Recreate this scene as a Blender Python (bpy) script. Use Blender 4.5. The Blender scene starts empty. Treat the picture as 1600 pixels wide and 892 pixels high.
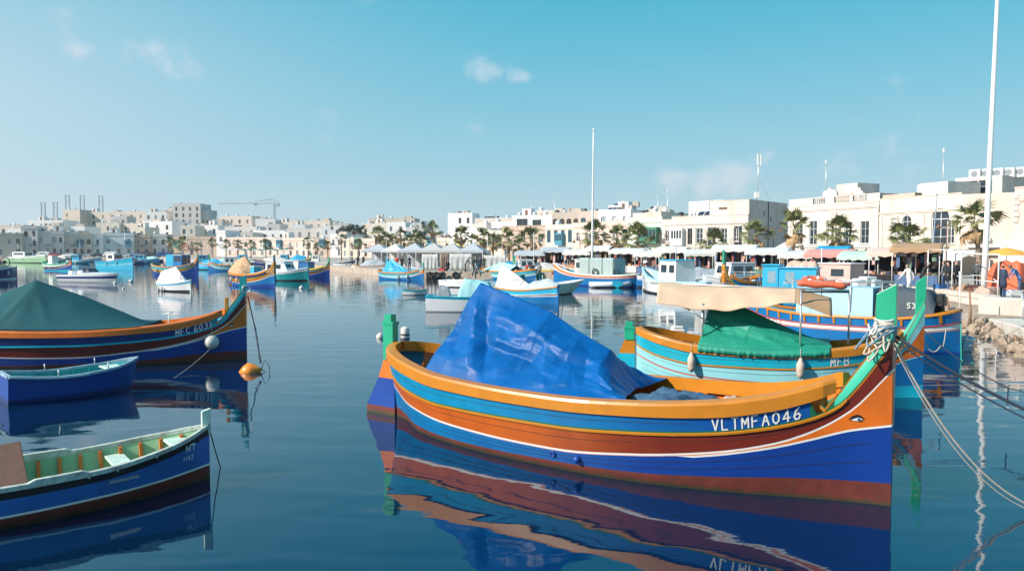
import bpy, bmesh, math, random
from mathutils import Vector, Matrix, noise
R = math.radians
random.seed(7)
SC = bpy.context.scene
COL = SC.collection
# ---------------------------------------------------------------- camera
EYE = 3.3
TILT = math.atan(56/1200)
cam_data = bpy.data.cameras.new("camera")
cam_data.sensor_width = 36; cam_data.lens = 27.0
cam_data.clip_start = 0.1; cam_data.clip_end = 9000
cam = bpy.data.objects.new("camera", cam_data)
cam.location = (0, 0, EYE); cam.rotation_euler = (math.pi/2 - TILT, 0, 0)
COL.objects.link(cam); SC.camera = cam
# ---------------------------------------------------------------- light
SUN_EL = R(33); SUN_AZ = math.atan2(-0.94, -0.34)      # measured from +Y towards +X
sun_dir = Vector((math.sin(SUN_AZ)*math.cos(SUN_EL), math.cos(SUN_AZ)*math.cos(SUN_EL), math.sin(SUN_EL)))
world = bpy.data.worlds.new("World"); SC.world = world; world.use_nodes = True
def make_world():
    nt = world.node_tree; N = nt.nodes; Lk = nt.links; N.clear()
    out = N.new('ShaderNodeOutputWorld'); bg = N.new('ShaderNodeBackground')
    bg.inputs['Strength'].default_value = 0.11
    sky = N.new('ShaderNodeTexSky'); sky.sky_type = 'NISHITA'; sky.sun_disc = False
    sky.sun_elevation = SUN_EL; sky.sun_rotation = SUN_AZ
    sky.air_density = 1.0; sky.dust_density = 0.6; sky.ozone_density = 1.6; sky.altitude = 0
    tc = N.new('ShaderNodeTexCoord'); sep = N.new('ShaderNodeSeparateXYZ'); Lk.new(tc.outputs['Generated'], sep.inputs[0])
    def mix(a, b, fac):
        m = N.new('ShaderNodeMix'); m.data_type = 'RGBA'
        if hasattr(fac, 'is_linked'): Lk.new(fac, m.inputs[0])
        else: m.inputs[0].default_value = fac
        for s_, k in ((a, 6), (b, 7)):
            if hasattr(s_, 'is_linked'): Lk.new(s_, m.inputs[k])
            else: m.inputs[k].default_value = s_
        return m.outputs[2]
    hz = N.new('ShaderNodeValToRGB'); hz.color_ramp.interpolation = 'B_SPLINE'; e = hz.color_ramp.elements
    e[0].position = 0.0; e[0].color = SKY_H; e[1].position = 1.0; e[1].color = SKY_Z
    for p, c in ((0.10, SKY_L), (0.29, SKY_M), (0.48, SKY_U)):
        m = hz.color_ramp.elements.new(p); m.color = c
    Lk.new(sep.outputs[2], hz.inputs[0])
    sc = N.new('ShaderNodeVectorMath'); sc.operation = 'SCALE'; sc.inputs['Scale'].default_value = 7.2; Lk.new(hz.outputs[0], sc.inputs[0])
    base = mix(sky.outputs[0], sc.outputs[0], 0.88)
    # the air is paler on the sun's side
    dt = N.new('ShaderNodeVectorMath'); dt.operation = 'DOT_PRODUCT'; dt.inputs[1].default_value = sun_dir; Lk.new(tc.outputs['Generated'], dt.inputs[0])
    mr = N.new('ShaderNodeMapRange'); mr.interpolation_type = 'SMOOTHSTEP'
    mr.inputs[1].default_value = -0.22; mr.inputs[2].default_value = 0.78; mr.inputs[4].default_value = 1.0; Lk.new(dt.outputs['Value'], mr.inputs[0])
    fe = N.new('ShaderNodeMapRange'); fe.interpolation_type = 'SMOOTHSTEP'; fe.inputs[1].default_value = 0.12; fe.inputs[2].default_value = 0.46; fe.inputs[3].default_value = 1.0; fe.inputs[4].default_value = 0.06
    Lk.new(sep.outputs[2], fe.inputs[0])
    mm = N.new('ShaderNodeMath'); mm.operation = 'MULTIPLY'; Lk.new(mr.outputs[0], mm.inputs[0]); Lk.new(fe.outputs[0], mm.inputs[1])
    base = mix(base, HAZE_SKY, mm.outputs[0])
    # small soft cumulus puffs low over the town, and faint ones elsewhere round the sky
    n1 = N.new('ShaderNodeTexNoise'); n1.inputs['Scale'].default_value = 14; n1.inputs['Detail'].default_value = 8; n1.inputs['Roughness'].default_value = 0.58
    Lk.new(tc.outputs['Generated'], n1.inputs['Vector'])
    tot = None
    for az, el, rad, amp in CLOUDS:
        c = Vector((math.sin(R(az))*math.cos(R(el)), math.cos(R(az))*math.cos(R(el)), math.sin(R(el))))
        df = N.new('ShaderNodeVectorMath'); df.operation = 'SUBTRACT'; Lk.new(tc.outputs['Generated'], df.inputs[0]); df.inputs[1].default_value = c
        sq = N.new('ShaderNodeVectorMath'); sq.operation = 'MULTIPLY'; Lk.new(df.outputs[0], sq.inputs[0]); sq.inputs[1].default_value = (1, 1, 1.7)
        ln = N.new('ShaderNodeVectorMath'); ln.operation = 'LENGTH'; Lk.new(sq.outputs[0], ln.inputs[0])
        g = N.new('ShaderNodeMapRange'); g.interpolation_type = 'SMOOTHSTEP'; g.inputs[1].default_value = 0; g.inputs[2].default_value = rad*1.5; g.inputs[3].default_value = amp; g.inputs[4].default_value = 0
        Lk.new(ln.outputs['Value'], g.inputs[0])
        if tot is None: tot = g.outputs[0]
        else:
            a = N.new('ShaderNodeMath'); a.operation = 'MAXIMUM'; Lk.new(tot, a.inputs[0]); Lk.new(g.outputs[0], a.inputs[1]); tot = a.outputs[0]
    # puff edge: the falloff is broken up by the noise
    sub = N.new('ShaderNodeMath'); sub.operation = 'ADD'; Lk.new(tot, sub.inputs[0])
    nsc = N.new('ShaderNodeMapRange'); nsc.inputs[1].default_value = 0.35; nsc.inputs[2].default_value = 0.65; nsc.inputs[3].default_value = -0.95; nsc.inputs[4].default_value = 0.05; nsc.clamp = False
    Lk.new(n1.outputs['Fac'], nsc.inputs[0]); Lk.new(nsc.outputs[0], sub.inputs[1])
    mu = N.new('ShaderNodeMapRange'); mu.interpolation_type = 'SMOOTHSTEP'; mu.inputs[1].default_value = 0.0; mu.inputs[2].default_value = 0.8; mu.inputs[4].default_value = 0.42; Lk.new(sub.outputs[0], mu.inputs[0])
    col = mix(base, CLOUD_COL, mu.outputs[0])
    Lk.new(col, bg.inputs[0]); Lk.new(bg.outputs[0], out.inputs[0])
SKY_H = (0.50, 0.63, 0.71, 1)
SKY_L = (0.32, 0.58, 0.69, 1)
SKY_M = (0.018, 0.45, 0.62, 1)
SKY_U = (0.006, 0.31, 0.53, 1)
SKY_Z = (0.012, 0.29, 0.53, 1)
HAZE_SKY = (4.5, 5.2, 5.75, 1)
CLOUD_COL = (6.0, 5.7, 6.1, 1)
CLOUDS = [(-25.5, 12.9, .055, .95), (-28.8, 12.6, .03, .8), (-2.5, 12.9, .035, .9), (0.9, 12.5, .026, 1.0), (-3.1, 8.9, .03, .85), (-1.2, 6.4, .03, .7), (10.9, 5.2, .05, .8), (16.0, 5.4, .06, 1.05), (17.8, 6.4, .03, 1.0), (25.0, 5.0, .07, .75), (60, 14, .08, .9), (110, 8, .1, .8), (170, 16, .09, .8), (-140, 9, .12, .9), (-75, 22, .08, .8)]
make_world()
sl = bpy.data.lights.new("sun", 'SUN'); sl.energy = 5.0; sl.angle = R(0.53); sl.color = (1.0, 0.90, 0.80)
sun = bpy.data.objects.new("sun", sl); COL.objects.link(sun)
sun.rotation_euler = (-sun_dir).to_track_quat('-Z', 'Y').to_euler(); sun.location = (-30, 5, 40)
SC.view_settings.view_transform = 'Standard'; SC.view_settings.look = 'None'
SC.view_settings.exposure = 0.48; SC.view_settings.gamma = 1
SC.cycles.max_bounces = 6; SC.cycles.diffuse_bounces = 3; SC.cycles.glossy_bounces = 3
SC.cycles.transmission_bounces = 3; SC.cycles.transparent_max_bounces = 6
SC.cycles.caustics_reflective = False; SC.cycles.caustics_refractive = False

# ---------------------------------------------------------------- places measured in the photograph (1600 px wide)
_c, _s = math.cos(TILT), math.sin(TILT)
def ray(px, py):
    x = (px-800)/1200; v = (446-py)/1200
    return Vector((x, _c+v*_s, -_s+v*_c))
def on(px, py, z=0.0):                    # the point at height z
    r = ray(px, py); t = (z-EYE)/r.z
    return Vector((0, 0, EYE))+r*t
def at(px, py, d):                        # the point d metres away
    r = ray(px, py); return Vector((0, 0, EYE))+r*(d/r.y)
def gx(px, d, z=0.0):
    return Vector(((px-800)/1200*d*1.0, d, z))
def hz_(py, d): return at(800, py, d).z

# ---------------------------------------------------------------- materials
_M = {}
def mat(name, col, rough=0.6, var=0.10, scale=6.0, bump=0.0, metal=0.0, spec=0.5, coat=0.0, dirt=None, bscale=None, emit=None, dscale=1.3, damt=0.5):
    if name in _M: return _M[name]
    m = bpy.data.materials.new(name); m.use_nodes = True; _M[name] = m
    nt = m.node_tree; N = nt.nodes; Lk = nt.links; b = N['Principled BSDF']
    b.inputs['Roughness'].default_value = rough; b.inputs['Metallic'].default_value = metal
    b.inputs['Specular IOR Level'].default_value = spec; b.inputs['Coat Weight'].default_value = coat
    b.inputs['Coat Roughness'].default_value = 0.15
    tc = N.new('ShaderNodeTexCoord')
    nz = N.new('ShaderNodeTexNoise'); nz.inputs['Scale'].default_value = scale; nz.inputs['Detail'].default_value = 7
    nz.inputs['Roughness'].default_value = 0.6
    Lk.new(tc.outputs['Object'], nz.inputs['Vector'])
    r = N.new('ShaderNodeValToRGB'); e = r.color_ramp.elements
    e[0].position = 0.3; e[1].position = 0.7
    e[0].color = tuple(c*(1-var) for c in col[:3])+(1,); e[1].color = tuple(min(1, c*(1+var)) for c in col[:3])+(1,)
    Lk.new(nz.outputs['Fac'], r.inputs[0]); last = r.outputs[0]
    if dirt:
        n2 = N.new('ShaderNodeTexNoise'); n2.inputs['Scale'].default_value = dscale; n2.inputs['Detail'].default_value = 9
        n2.inputs['Roughness'].default_value = 0.68
        mp = N.new('ShaderNodeMapping'); mp.inputs['Scale'].default_value = (1, 1, 0.45)
        Lk.new(tc.outputs['Object'], mp.inputs[0]); Lk.new(mp.outputs[0], n2.inputs['Vector'])
        r2 = N.new('ShaderNodeValToRGB'); r2.color_ramp.elements[0].position = 0.48; r2.color_ramp.elements[1].position = 0.74
        r2.color_ramp.elements[1].color = (damt, damt, damt, 1)
        mx = N.new('ShaderNodeMix'); mx.data_type = 'RGBA'; mx.inputs[7].default_value = tuple(dirt)+(1,)
        Lk.new(n2.outputs['Fac'], r2.inputs[0]); Lk.new(r2.outputs[0], mx.inputs[0]); Lk.new(last, mx.inputs[6]); last = mx.outputs[2]
    Lk.new(last, b.inputs['Base Color'])
    rr = N.new('ShaderNodeMapRange'); rr.inputs[3].default_value = rough*0.8; rr.inputs[4].default_value = min(1, rough*1.25)
    Lk.new(nz.outputs['Fac'], rr.inputs[0]); Lk.new(rr.outputs[0], b.inputs['Roughness'])
    if bump:
        bp = N.new('ShaderNodeBump'); bp.inputs['Strength'].default_value = 1.0; bp.inputs['Distance'].default_value = bump
        n3 = N.new('ShaderNodeTexNoise'); n3.inputs['Scale'].default_value = bscale or scale*3; n3.inputs['Detail'].default_value = 5
        Lk.new(tc.outputs['Object'], n3.inputs['Vector']); Lk.new(n3.outputs['Fac'], bp.inputs['Height']); Lk.new(bp.outputs[0], b.inputs['Normal'])
    if emit:
        b.inputs['Emission Color'].default_value = tuple(emit)+(1,); b.inputs['Emission Strength'].default_value = 1
    return m
def stone(name, col, course=0.27, length=0.6, contrast=0.10, dirt=(0.30, 0.22, 0.14), damt=0.35, dscale=0.35):
    """limestone blocks: flat colour change per block and stains; joints are fine relief"""
    if name in _M: return _M[name]
    m = mat(name, col, 0.9, 0.07, 1.2, 0.0, dirt=dirt, dscale=dscale, damt=damt)
    nt = m.node_tree; N = nt.nodes; Lk = nt.links; b = N['Principled BSDF']
    tc = N.new('ShaderNodeTexCoord'); sp = N.new('ShaderNodeSeparateXYZ'); cb = N.new('ShaderNodeCombineXYZ')
    ad = N.new('ShaderNodeMath'); ad.operation = 'ADD'
    Lk.new(tc.outputs['Object'], sp.inputs[0]); Lk.new(sp.outputs[0], ad.inputs[0]); Lk.new(sp.outputs[1], ad.inputs[1])
    Lk.new(ad.outputs[0], cb.inputs[0]); Lk.new(sp.outputs[2], cb.inputs[1])
    br = N.new('ShaderNodeTexBrick'); br.inputs['Scale'].default_value = 1; br.inputs['Brick Width'].default_value = length
    br.inputs['Row Height'].default_value = course; br.inputs['Mortar Size'].default_value = 0.008
    br.inputs['Color1'].default_value = (1, 1, 1, 1); br.inputs['Color2'].default_value = (1-contrast,)*3+(1,)
    br.inputs['Mortar'].default_value = (0.72, 0.7, 0.66, 1)
    Lk.new(cb.outputs[0], br.inputs['Vector'])
    src = b.inputs['Base Color'].links[0].from_socket
    mx = N.new('ShaderNodeMix'); mx.data_type = 'RGBA'; mx.blend_type = 'MULTIPLY'; mx.inputs[0].default_value = 1
    Lk.new(src, mx.inputs[6]); Lk.new(br.outputs[0], mx.inputs[7]); Lk.new(mx.outputs[2], b.inputs['Base Color'])
    return m

# ---------------------------------------------------------------- mesh building
class MB:
    def __init__(s): s.v = []; s.f = []; s.m = []; s.sm = []
    def vert(s, p): s.v.append(tuple(p)); return len(s.v)-1
    def face(s, idx, m=0, sm=False): s.f.append(tuple(idx)); s.m.append(m); s.sm.append(sm)
    def poly(s, pts, m=0, sm=False):
        n = len(s.v); s.v += [tuple(p) for p in pts]; s.face(range(n, n+len(pts)), m, sm)
    def box(s, a, b, m=0, M=None, faces='xXyYzZ'):
        x0, y0, z0 = a; x1, y1, z1 = b
        c = [Vector(p) for p in ((x0,y0,z0),(x1,y0,z0),(x1,y1,z0),(x0,y1,z0),(x0,y0,z1),(x1,y0,z1),(x1,y1,z1),(x0,y1,z1))]
        if M: c = [M @ p for p in c]
        n = len(s.v); s.v += [tuple(p) for p in c]
        for k, q in (('z',(3,2,1,0)),('Z',(4,5,6,7)),('y',(0,1,5,4)),('X',(1,2,6,5)),('Y',(2,3,7,6)),('x',(3,0,4,7))):
            if k in faces: s.face([n+i for i in q], m)
    def bbox(s, a, b, r=0.02, m=0, M=None):
        """box with chamfered vertical and top edges"""
        x0, y0, z0 = a; x1, y1, z1 = b
        def ring(z, i):
            return [(x0+i,y0,z),(x1-i,y0,z),(x1,y0+i,z),(x1,y1-i,z),(x1-i,y1,z),(x0+i,y1,z),(x0,y1-i,z),(x0,y0+i,z)]
        def ring2(z, i):
            return [(x0+r+i,y0+i,z),(x1-r-i,y0+i,z),(x1-i,y0+r+i,z),(x1-i,y1-r-i,z),(x1-r-i,y1-i,z),(x0+r+i,y1-i,z),(x0+i,y1-r-i,z),(x0+i,y0+r+i,z)]
        rs = [ring2(z0, 0), ring2(z1-r, 0), ring2(z1, r*0.8)]
        if M: rs = [[M @ Vector(p) for p in q] for q in rs]
        s.loft(rs, m, closed=True, cap=True)
    def loft(s, rings, m=0, closed=False, cap=False, sm=False, mats=None, flip=False):
        n = len(s.v); k = len(rings[0])
        for r in rings: s.v += [tuple(p) for p in r]
        for i in range(len(rings)-1):
            for j in range(k if closed else k-1):
                a = n+i*k+j; b = n+i*k+(j+1) % k; c = n+(i+1)*k+(j+1) % k; d = n+(i+1)*k+j
                q = (a, b, c, d) if not flip else (d, c, b, a)
                s.face(q, mats[j] if mats else m, sm)
        if cap:
            s.face([n+j for j in reversed(range(k))], m); s.face([n+(len(rings)-1)*k+j for j in range(k)], m)
    def tube(s, pts, r, seg=8, m=0, cap=True, sm=True):
        pts = [Vector(p) for p in pts]; rings = []; up = None
        for i, p in enumerate(pts):
            t = (pts[min(i+1, len(pts)-1)]-pts[max(i-1, 0)]).normalized()
            if up is None:
                up = t.orthogonal().normalized()
            up = (up-t*up.dot(t)); up = up.normalized() if up.length > 1e-6 else t.orthogonal().normalized()
            w = t.cross(up); rr = r[i] if hasattr(r, '__len__') else r
            rings.append([p+(up*math.cos(a)+w*math.sin(a))*rr for a in [2*math.pi*j/seg for j in range(seg)]])
        s.loft(rings, m, closed=True, cap=cap, sm=sm)
    def lathe(s, prof, seg=16, m=0, M=None, sm=True, mats=None):
        rings = []
        for r, z in prof:
            q = [Vector((r*math.cos(2*math.pi*j/seg), r*math.sin(2*math.pi*j/seg), z)) for j in range(seg)]
            rings.append([M @ p for p in q] if M else q)
        n = len(s.v); k = seg
        for q in rings: s.v += [tuple(p) for p in q]
        for i in range(len(rings)-1):
            for j in range(k):
                s.face((n+i*k+j, n+i*k+(j+1) % k, n+(i+1)*k+(j+1) % k, n+(i+1)*k+j), mats[i] if mats else m, sm)
        s.face([n+j for j in reversed(range(k))], m, False); s.face([n+(len(rings)-1)*k+j for j in range(k)], mats[-1] if mats else m, False)
    def grid(s, fn, nu, nv, m=0, sm=True, mfn=None):
        n = len(s.v)
        for i in range(nu+1):
            for j in range(nv+1): s.v.append(tuple(fn(i/nu, j/nv)))
        for i in range(nu):
            for j in range(nv):
                a = n+i*(nv+1)+j
                s.face((a, a+nv+1, a+nv+2, a+1), mfn(i/nu, j/nv) if mfn else m, sm)
    def mesh(s, name, mats):
        me = bpy.data.meshes.new(name); me.from_pydata(s.v, [], s.f)
        for m in (mats if isinstance(mats, (list, tuple)) else [mats]): me.materials.append(m)
        me.polygons.foreach_set('material_index', s.m); me.polygons.foreach_set('use_smooth', s.sm)
        me.update(); return me
    def build(s, name, mats, parent=None, solid=0, bevel=0):
        o = link(name, s.mesh(name, mats), parent)
        if solid:
            md = o.modifiers.new('solid', 'SOLIDIFY'); md.thickness = solid; md.offset = -1
        if bevel:
            md = o.modifiers.new('bevel', 'BEVEL'); md.width = bevel; md.segments = 2; md.limit_method = 'ANGLE'
        return o
def link(name, me, parent=None, loc=None, rz=None):
    o = bpy.data.objects.new(name, me); COL.objects.link(o)
    if parent: o.parent = parent
    if loc is not None: o.location = loc
    if rz is not None: o.rotation_euler = (0, 0, rz)
    return o
def tag(o, label=None, cat=None, group=None, kind=None):
    if label: o['label'] = label
    if cat: o['category'] = cat
    if group: o['group'] = group
    if kind: o['kind'] = kind
    return o
def thing(name, label, cat, loc=(0, 0, 0), rz=0.0, group=None):
    return tag(link(name, None, None, loc, rz), label, cat, group)
def kids(o): return [c for c in bpy.data.objects if c.parent == o]
def dup(root, loc, rz, label, scale=1.0, group=None, tree=None):
    def cp(o, par):
        c = o.copy(); COL.objects.link(c); c.parent = par
        for k in tree[o] if o in tree else (): cp(k, c)
        return c
    r = cp(root, None); r.location = loc; r.rotation_euler = (0, 0, rz); r.scale = (scale,)*3 if not hasattr(scale, '__len__') else scale
    if label: r['label'] = label
    if group: r['group'] = group
    return r
def tree_of(root):
    t = {}
    def go(o):
        t[o] = list(o.children)
        for k in t[o]: go(k)
    bpy.context.view_layer.update(); go(root); return t
def curve(tab):
    """smooth interpolation through (x, y) pairs"""
    xs = [p[0] for p in tab]; ys = [p[1] for p in tab]; n = len(xs)
    d = [(ys[i+1]-ys[i])/(xs[i+1]-xs[i]) for i in range(n-1)]
    m = [d[0]]+[0 if d[i-1]*d[i] <= 0 else 2*d[i-1]*d[i]/(d[i-1]+d[i]) for i in range(1, n-1)]+[d[-1]]
    def f(x):
        x = min(max(x, xs[0]), xs[-1]); i = 0
        while i < n-2 and x > xs[i+1]: i += 1
        h = xs[i+1]-xs[i]; t = (x-xs[i])/h
        return ((2*t**3-3*t*t+1)*ys[i]+(t**3-2*t*t+t)*h*m[i]+(-2*t**3+3*t*t)*ys[i+1]+(t**3-t*t)*h*m[i+1])
    return f
def nz(x, y, z=0.0): return noise.noise(Vector((x, y, z)))
# ---------------------------------------------------------------- paints
ORG = mat('paint_ochre', (0.52, 0.19, 0.010), 0.4, 0.09, 3, 0.0015, coat=0.1, dirt=(0.42, 0.17, 0.02), dscale=2.2, damt=0.35)
ORD = mat('paint_orange', (0.74, 0.165, 0.014), 0.38, 0.10, 3, 0.0015, coat=0.1, dirt=(0.35, 0.09, 0.02), dscale=1.5, damt=0.5)
MAR = mat('paint_maroon', (0.17, 0.022, 0.012), 0.3, 0.12, 3, 0.0015, coat=0.12, dirt=(0.08, 0.015, 0.01), damt=0.5)
RED = mat('paint_red', (0.50, 0.05, 0.03), 0.4, 0.08, 3)
BLU = mat('paint_blue', (0.004, 0.16, 0.42), 0.4, 0.10, 2.5, 0.002, coat=0.12, dirt=(0.01, 0.09, 0.3), damt=0.5)
BLD = mat('paint_deep_blue', (0.006, 0.055, 0.30), 0.4, 0.10, 2.0, 0.002, coat=0.12, dirt=(0.012, 0.05, 0.24), damt=0.5)
NVY = mat('paint_navy', (0.012, 0.035, 0.17), 0.35, 0.14, 2.5, 0.002, dirt=(0.03, 0.05, 0.12), damt=0.5)
CYN = mat('paint_turquoise', (0.010, 0.42, 0.58), 0.34, 0.08, 3, 0.001, coat=0.2, dirt=(0.03, 0.25, 0.36), damt=0.4)
AQU = mat('paint_pale_aqua', (0.30, 0.68, 0.72), 0.4, 0.06, 3, dirt=(0.34, 0.56, 0.56), damt=0.5)
SKB = mat('paint_sky_blue', (0.03, 0.42, 0.66), 0.4, 0.07, 3, dirt=(0.05, 0.3, 0.42), damt=0.4)
PBL = mat('paint_pale_blue', (0.36, 0.60, 0.74), 0.45, 0.05, 3, dirt=(0.3, 0.42, 0.48), damt=0.4)
GRN = mat('paint_green', (0.012, 0.36, 0.20), 0.36, 0.08, 3, 0.001, coat=0.2, dirt=(0.01, 0.2, 0.12), damt=0.4)
MNT = mat('paint_mint', (0.05, 0.50, 0.34), 0.4, 0.07, 3, dirt=(0.1, 0.4, 0.3), damt=0.3)
GRD = mat('paint_dark_green', (0.01, 0.13, 0.06), 0.36, 0.12, 3)
TEA = mat('paint_teal', (0.01, 0.34, 0.36), 0.36, 0.1, 3, dirt=(0.02, 0.2, 0.22))
WHT = mat('paint_white', (0.80, 0.80, 0.76), 0.4, 0.04, 3, dirt=(0.5, 0.46, 0.38), damt=0.35)
WHG = mat('paint_gloss_white', (0.80, 0.82, 0.82), 0.2, 0.03, 3, coat=0.4, dirt=(0.6, 0.6, 0.58), damt=0.3)
YEL = mat('paint_yellow', (0.80, 0.55, 0.04), 0.4, 0.06, 3)
ANT = mat('paint_antifoul', (0.15, 0.032, 0.022), 0.55, 0.2, 5, 0.003, dirt=(0.06, 0.03, 0.02), damt=0.7)
BLK = mat('paint_black', (0.012, 0.012, 0.014), 0.5, 0.2, 4, 0.003)
WOOD = mat('bare_wood', (0.30, 0.17, 0.09), 0.7, 0.2, 8, 0.003)
GRYP = mat('deck_grey', (0.30, 0.33, 0.34), 0.7, 0.12, 5, dirt=(0.12, 0.11, 0.1))
STEEL = mat('galvanised_steel', (0.62, 0.62, 0.60), 0.38, 0.08, 6, metal=0.7)
WPOLE = mat('white_pole', (0.78, 0.78, 0.76), 0.35, 0.03, 3)
ROPE = mat('rope_pale', (0.50, 0.44, 0.36), 0.85, 0.2, 40, 0.004, bscale=60)
ROPD = mat('rope_dark', (0.02, 0.03, 0.05), 0.8, 0.2, 40, 0.004)
ROPG = mat('rope_green', (0.02, 0.40, 0.28), 0.8, 0.2, 40, 0.004)
RUB = mat('black_rubber', (0.02, 0.02, 0.022), 0.6, 0.2, 8, 0.002)
GLS = mat('dark_glass', (0.02, 0.035, 0.05), 0.06, 0.1, 2, spec=0.8)
GREYP = mat('grey_plastic', (0.22, 0.25, 0.28), 0.45, 0.1, 8)
CLTB = mat('blue_tarpaulin', (0.001, 0.092, 0.31), 0.44, 0.18, 3, 0.003, coat=0.0, spec=.22, bscale=14)
CLTT = mat('teal_tarpaulin', (0.010, 0.085, 0.10), 0.8, 0.08, 2, 0.003, spec=.25)
CLTG = mat('green_tarpaulin', (0.012, 0.26, 0.17), 0.55, 0.1, 2, 0.004, bscale=8)
CLTN = mat('grey_blue_cloth', (0.05, 0.12, 0.2), 0.8, 0.25, 5, 0.01, bscale=14)
CLTW = mat('white_canvas', (0.62, 0.61, 0.58), 0.8, 0.07, 3, 0.004)
CLTA = mat('pale_aqua_canvas', (0.35, 0.66, 0.68), 0.7, 0.1, 3, 0.004)
CLTC = mat('light_blue_tarpaulin', (0.02, 0.35, 0.62), 0.5, 0.12, 2, 0.004)
BEI = mat('beige_canvas', (0.60, 0.43, 0.29), 0.85, 0.07, 2, 0.004, bscale=10)
BRN = mat('brown_canvas', (0.40, 0.25, 0.14), 0.85, 0.1, 2, 0.004)
DRK = mat('dark_grey_canvas', (0.055, 0.075, 0.095), 0.75, 0.12, 2, 0.004)
ORB = mat('orange_plastic', (0.85, 0.26, 0.02), 0.4, 0.07, 4)
BUO = mat('white_buoy', (0.66, 0.63, 0.58), 0.5, 0.1, 7, dirt=(0.3, 0.24, 0.18), dscale=4)
LIFE = mat('life_ring_orange', (0.62, 0.13, 0.06), 0.55, 0.12, 5)

# ---------------------------------------------------------------- painted lettering, made of brush strokes
GLY = {
 'V': [[(0,1),(.5,0),(1,1)]], 'L': [[(0,1),(0,0),(.85,0)]], 'T': [[(0,1),(1,1)],[(.5,1),(.5,0)]],
 'M': [[(0,0),(0,1),(.5,.35),(1,1),(1,0)]], 'F': [[(0,0),(0,1),(.85,1)],[(0,.52),(.7,.52)]],
 'A': [[(0,0),(.5,1),(1,0)],[(.22,.38),(.78,.38)]],
 'B': [[(0,0),(0,1),(.6,1),(.85,.85),(.85,.65),(.6,.52),(0,.52)],[(.6,.52),(.95,.35),(.95,.15),(.65,0),(0,0)]],
 '0': [[(.5,1),(.12,.8),(.02,.5),(.12,.2),(.5,0),(.88,.2),(.98,.5),(.88,.8),(.5,1)]],
 '1': [[(.25,.8),(.55,1),(.55,0)]], '2': [[(.05,.8),(.3,1),(.75,1),(.95,.75),(.85,.5),(.05,0),(.95,0)]],
 '3': [[(.05,.95),(.6,1),(.9,.8),(.8,.58),(.4,.52)],[(.4,.52),(.85,.44),(.95,.2),(.6,0),(.05,.05)]],
 '4': [[(.7,0),(.7,1),(0,.3),(1,.3)]], '5': [[(.9,1),(.15,1),(.1,.55),(.6,.6),(.95,.3),(.6,0),(.05,.05)]],
 '6': [[(.8,1),(.3,.75),(.03,.3),(.3,0),(.75,.02),(.95,.28),(.7,.5),(.1,.4)]],
 'C': [[(.95,.85),(.6,1),(.2,.85),(.02,.5),(.2,.15),(.6,0),(.95,.15)]],
 'E': [[(.9,1),(0,1),(0,0),(.9,0)],[(0,.52),(.7,.52)]], 'R': [[(0,0),(0,1),(.7,1),(.9,.78),(.7,.52),(0,.52)],[(.45,.52),(.95,0)]],
 'I': [[(.5,0),(.5,1)]], 'S': [[(.9,.9),(.5,1),(.1,.8),(.2,.58),(.8,.42),(.9,.2),(.5,0),(.08,.1)]],
 'N': [[(0,0),(0,1),(1,0),(1,1)]], 'O': [[(.5,1),(.05,.7),(.05,.3),(.5,0),(.95,.3),(.95,.7),(.5,1)]],
 'W': [[(0,1),(.25,0),(.5,.7),(.75,0),(1,1)]], 'P': [[(0,0),(0,1),(.7,1),(.9,.78),(.7,.5),(0,.5)]], 'D': [[(0,0),(0,1),(.5,1),(.95,.6),(.95,.4),(.5,0),(0,0)]],
}
def letters(mb, text, fn, x0, w, h, gap, pen, m=0, rise=None, mirror=False):
    """fn(x, z) maps the flat lettering plane to the surface"""
    x = x0
    seq = text
    for ch in seq:
        if ch == ' ': x += (w+gap)*0.55; continue
        cw = w*(0.35 if ch in 'I1' else 1)
        for st in GLY[ch]:
            pts = [Vector((x+(a if ch not in 'I1' else a*0.35)*w, b*h)) for a, b in st]
            for a, b in zip(pts, pts[1:]):
                d = (b-a); ln = d.length
                if ln < 1e-6: continue
                d /= ln; nn = Vector((-d.y, d.x))*pen/2; a2 = a-d*pen*0.4; b2 = b+d*pen*0.4
                k = max(1, int(ln/(h*0.5)))
                for i in range(k):
                    p = a2.lerp(b2, i/k); q = a2.lerp(b2, (i+1)/k)
                    f = [p-nn, q-nn, q+nn, p+nn]
                    dz = (lambda v: rise(v) if rise else 0)
                    mb.poly([fn(v.x, v.y+dz(v.x)) for v in f], m)
        x += cw+gap
    return x

# ---------------------------------------------------------------- the Maltese fishing boat
T_TOP = [(0,1.50),(.05,1.43),(.1,1.36),(.25,1.19),(.5,1.135),(.65,1.18),(.77,1.27),(.85,1.40),(.9,1.54),(.93,1.64),(1,1.75)]
T_C1 = [(0,1.33),(.05,1.25),(.1,1.16),(.25,.985),(.5,.95),(.65,.99),(.77,1.06),(.85,1.19),(.9,1.34),(.93,1.46),(1,1.6)]
T_C2 = [(0,1.06),(.05,.94),(.1,.85),(.25,.71),(.5,.71),(.65,.77),(.77,.86),(.85,.99),(.9,1.13),(.935,1.31),(.953,1.50),(.981,1.87),(1,2.16)]
T_C3 = [(0,.78),(.05,.66),(.1,.55),(.25,.385),(.5,.33),(.65,.43),(.77,.57),(.85,.74),(.9,.93),(.95,1.24),(1,1.78)]
T_C4 = [(0,.74),(.05,.62),(.1,.51),(.25,.345),(.5,.29),(.65,.39),(.72,.46),(.77,.53),(.85,.69),(.9,.83),(.95,.98),(1,1.07)]
T_C5 = [(0,.22),(.1,.15),(.25,.10),(.5,.12),(.65,.15),(.77,.21),(.89,.28),(1,.30)]
T_CR = [(0,1.2),(.90,1.16),(.912,1.17),(.922,1.30),(.935,1.46),(.95,1.68),(.98,2.09),(1,2.37)]     # top of the bow crest
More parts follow.
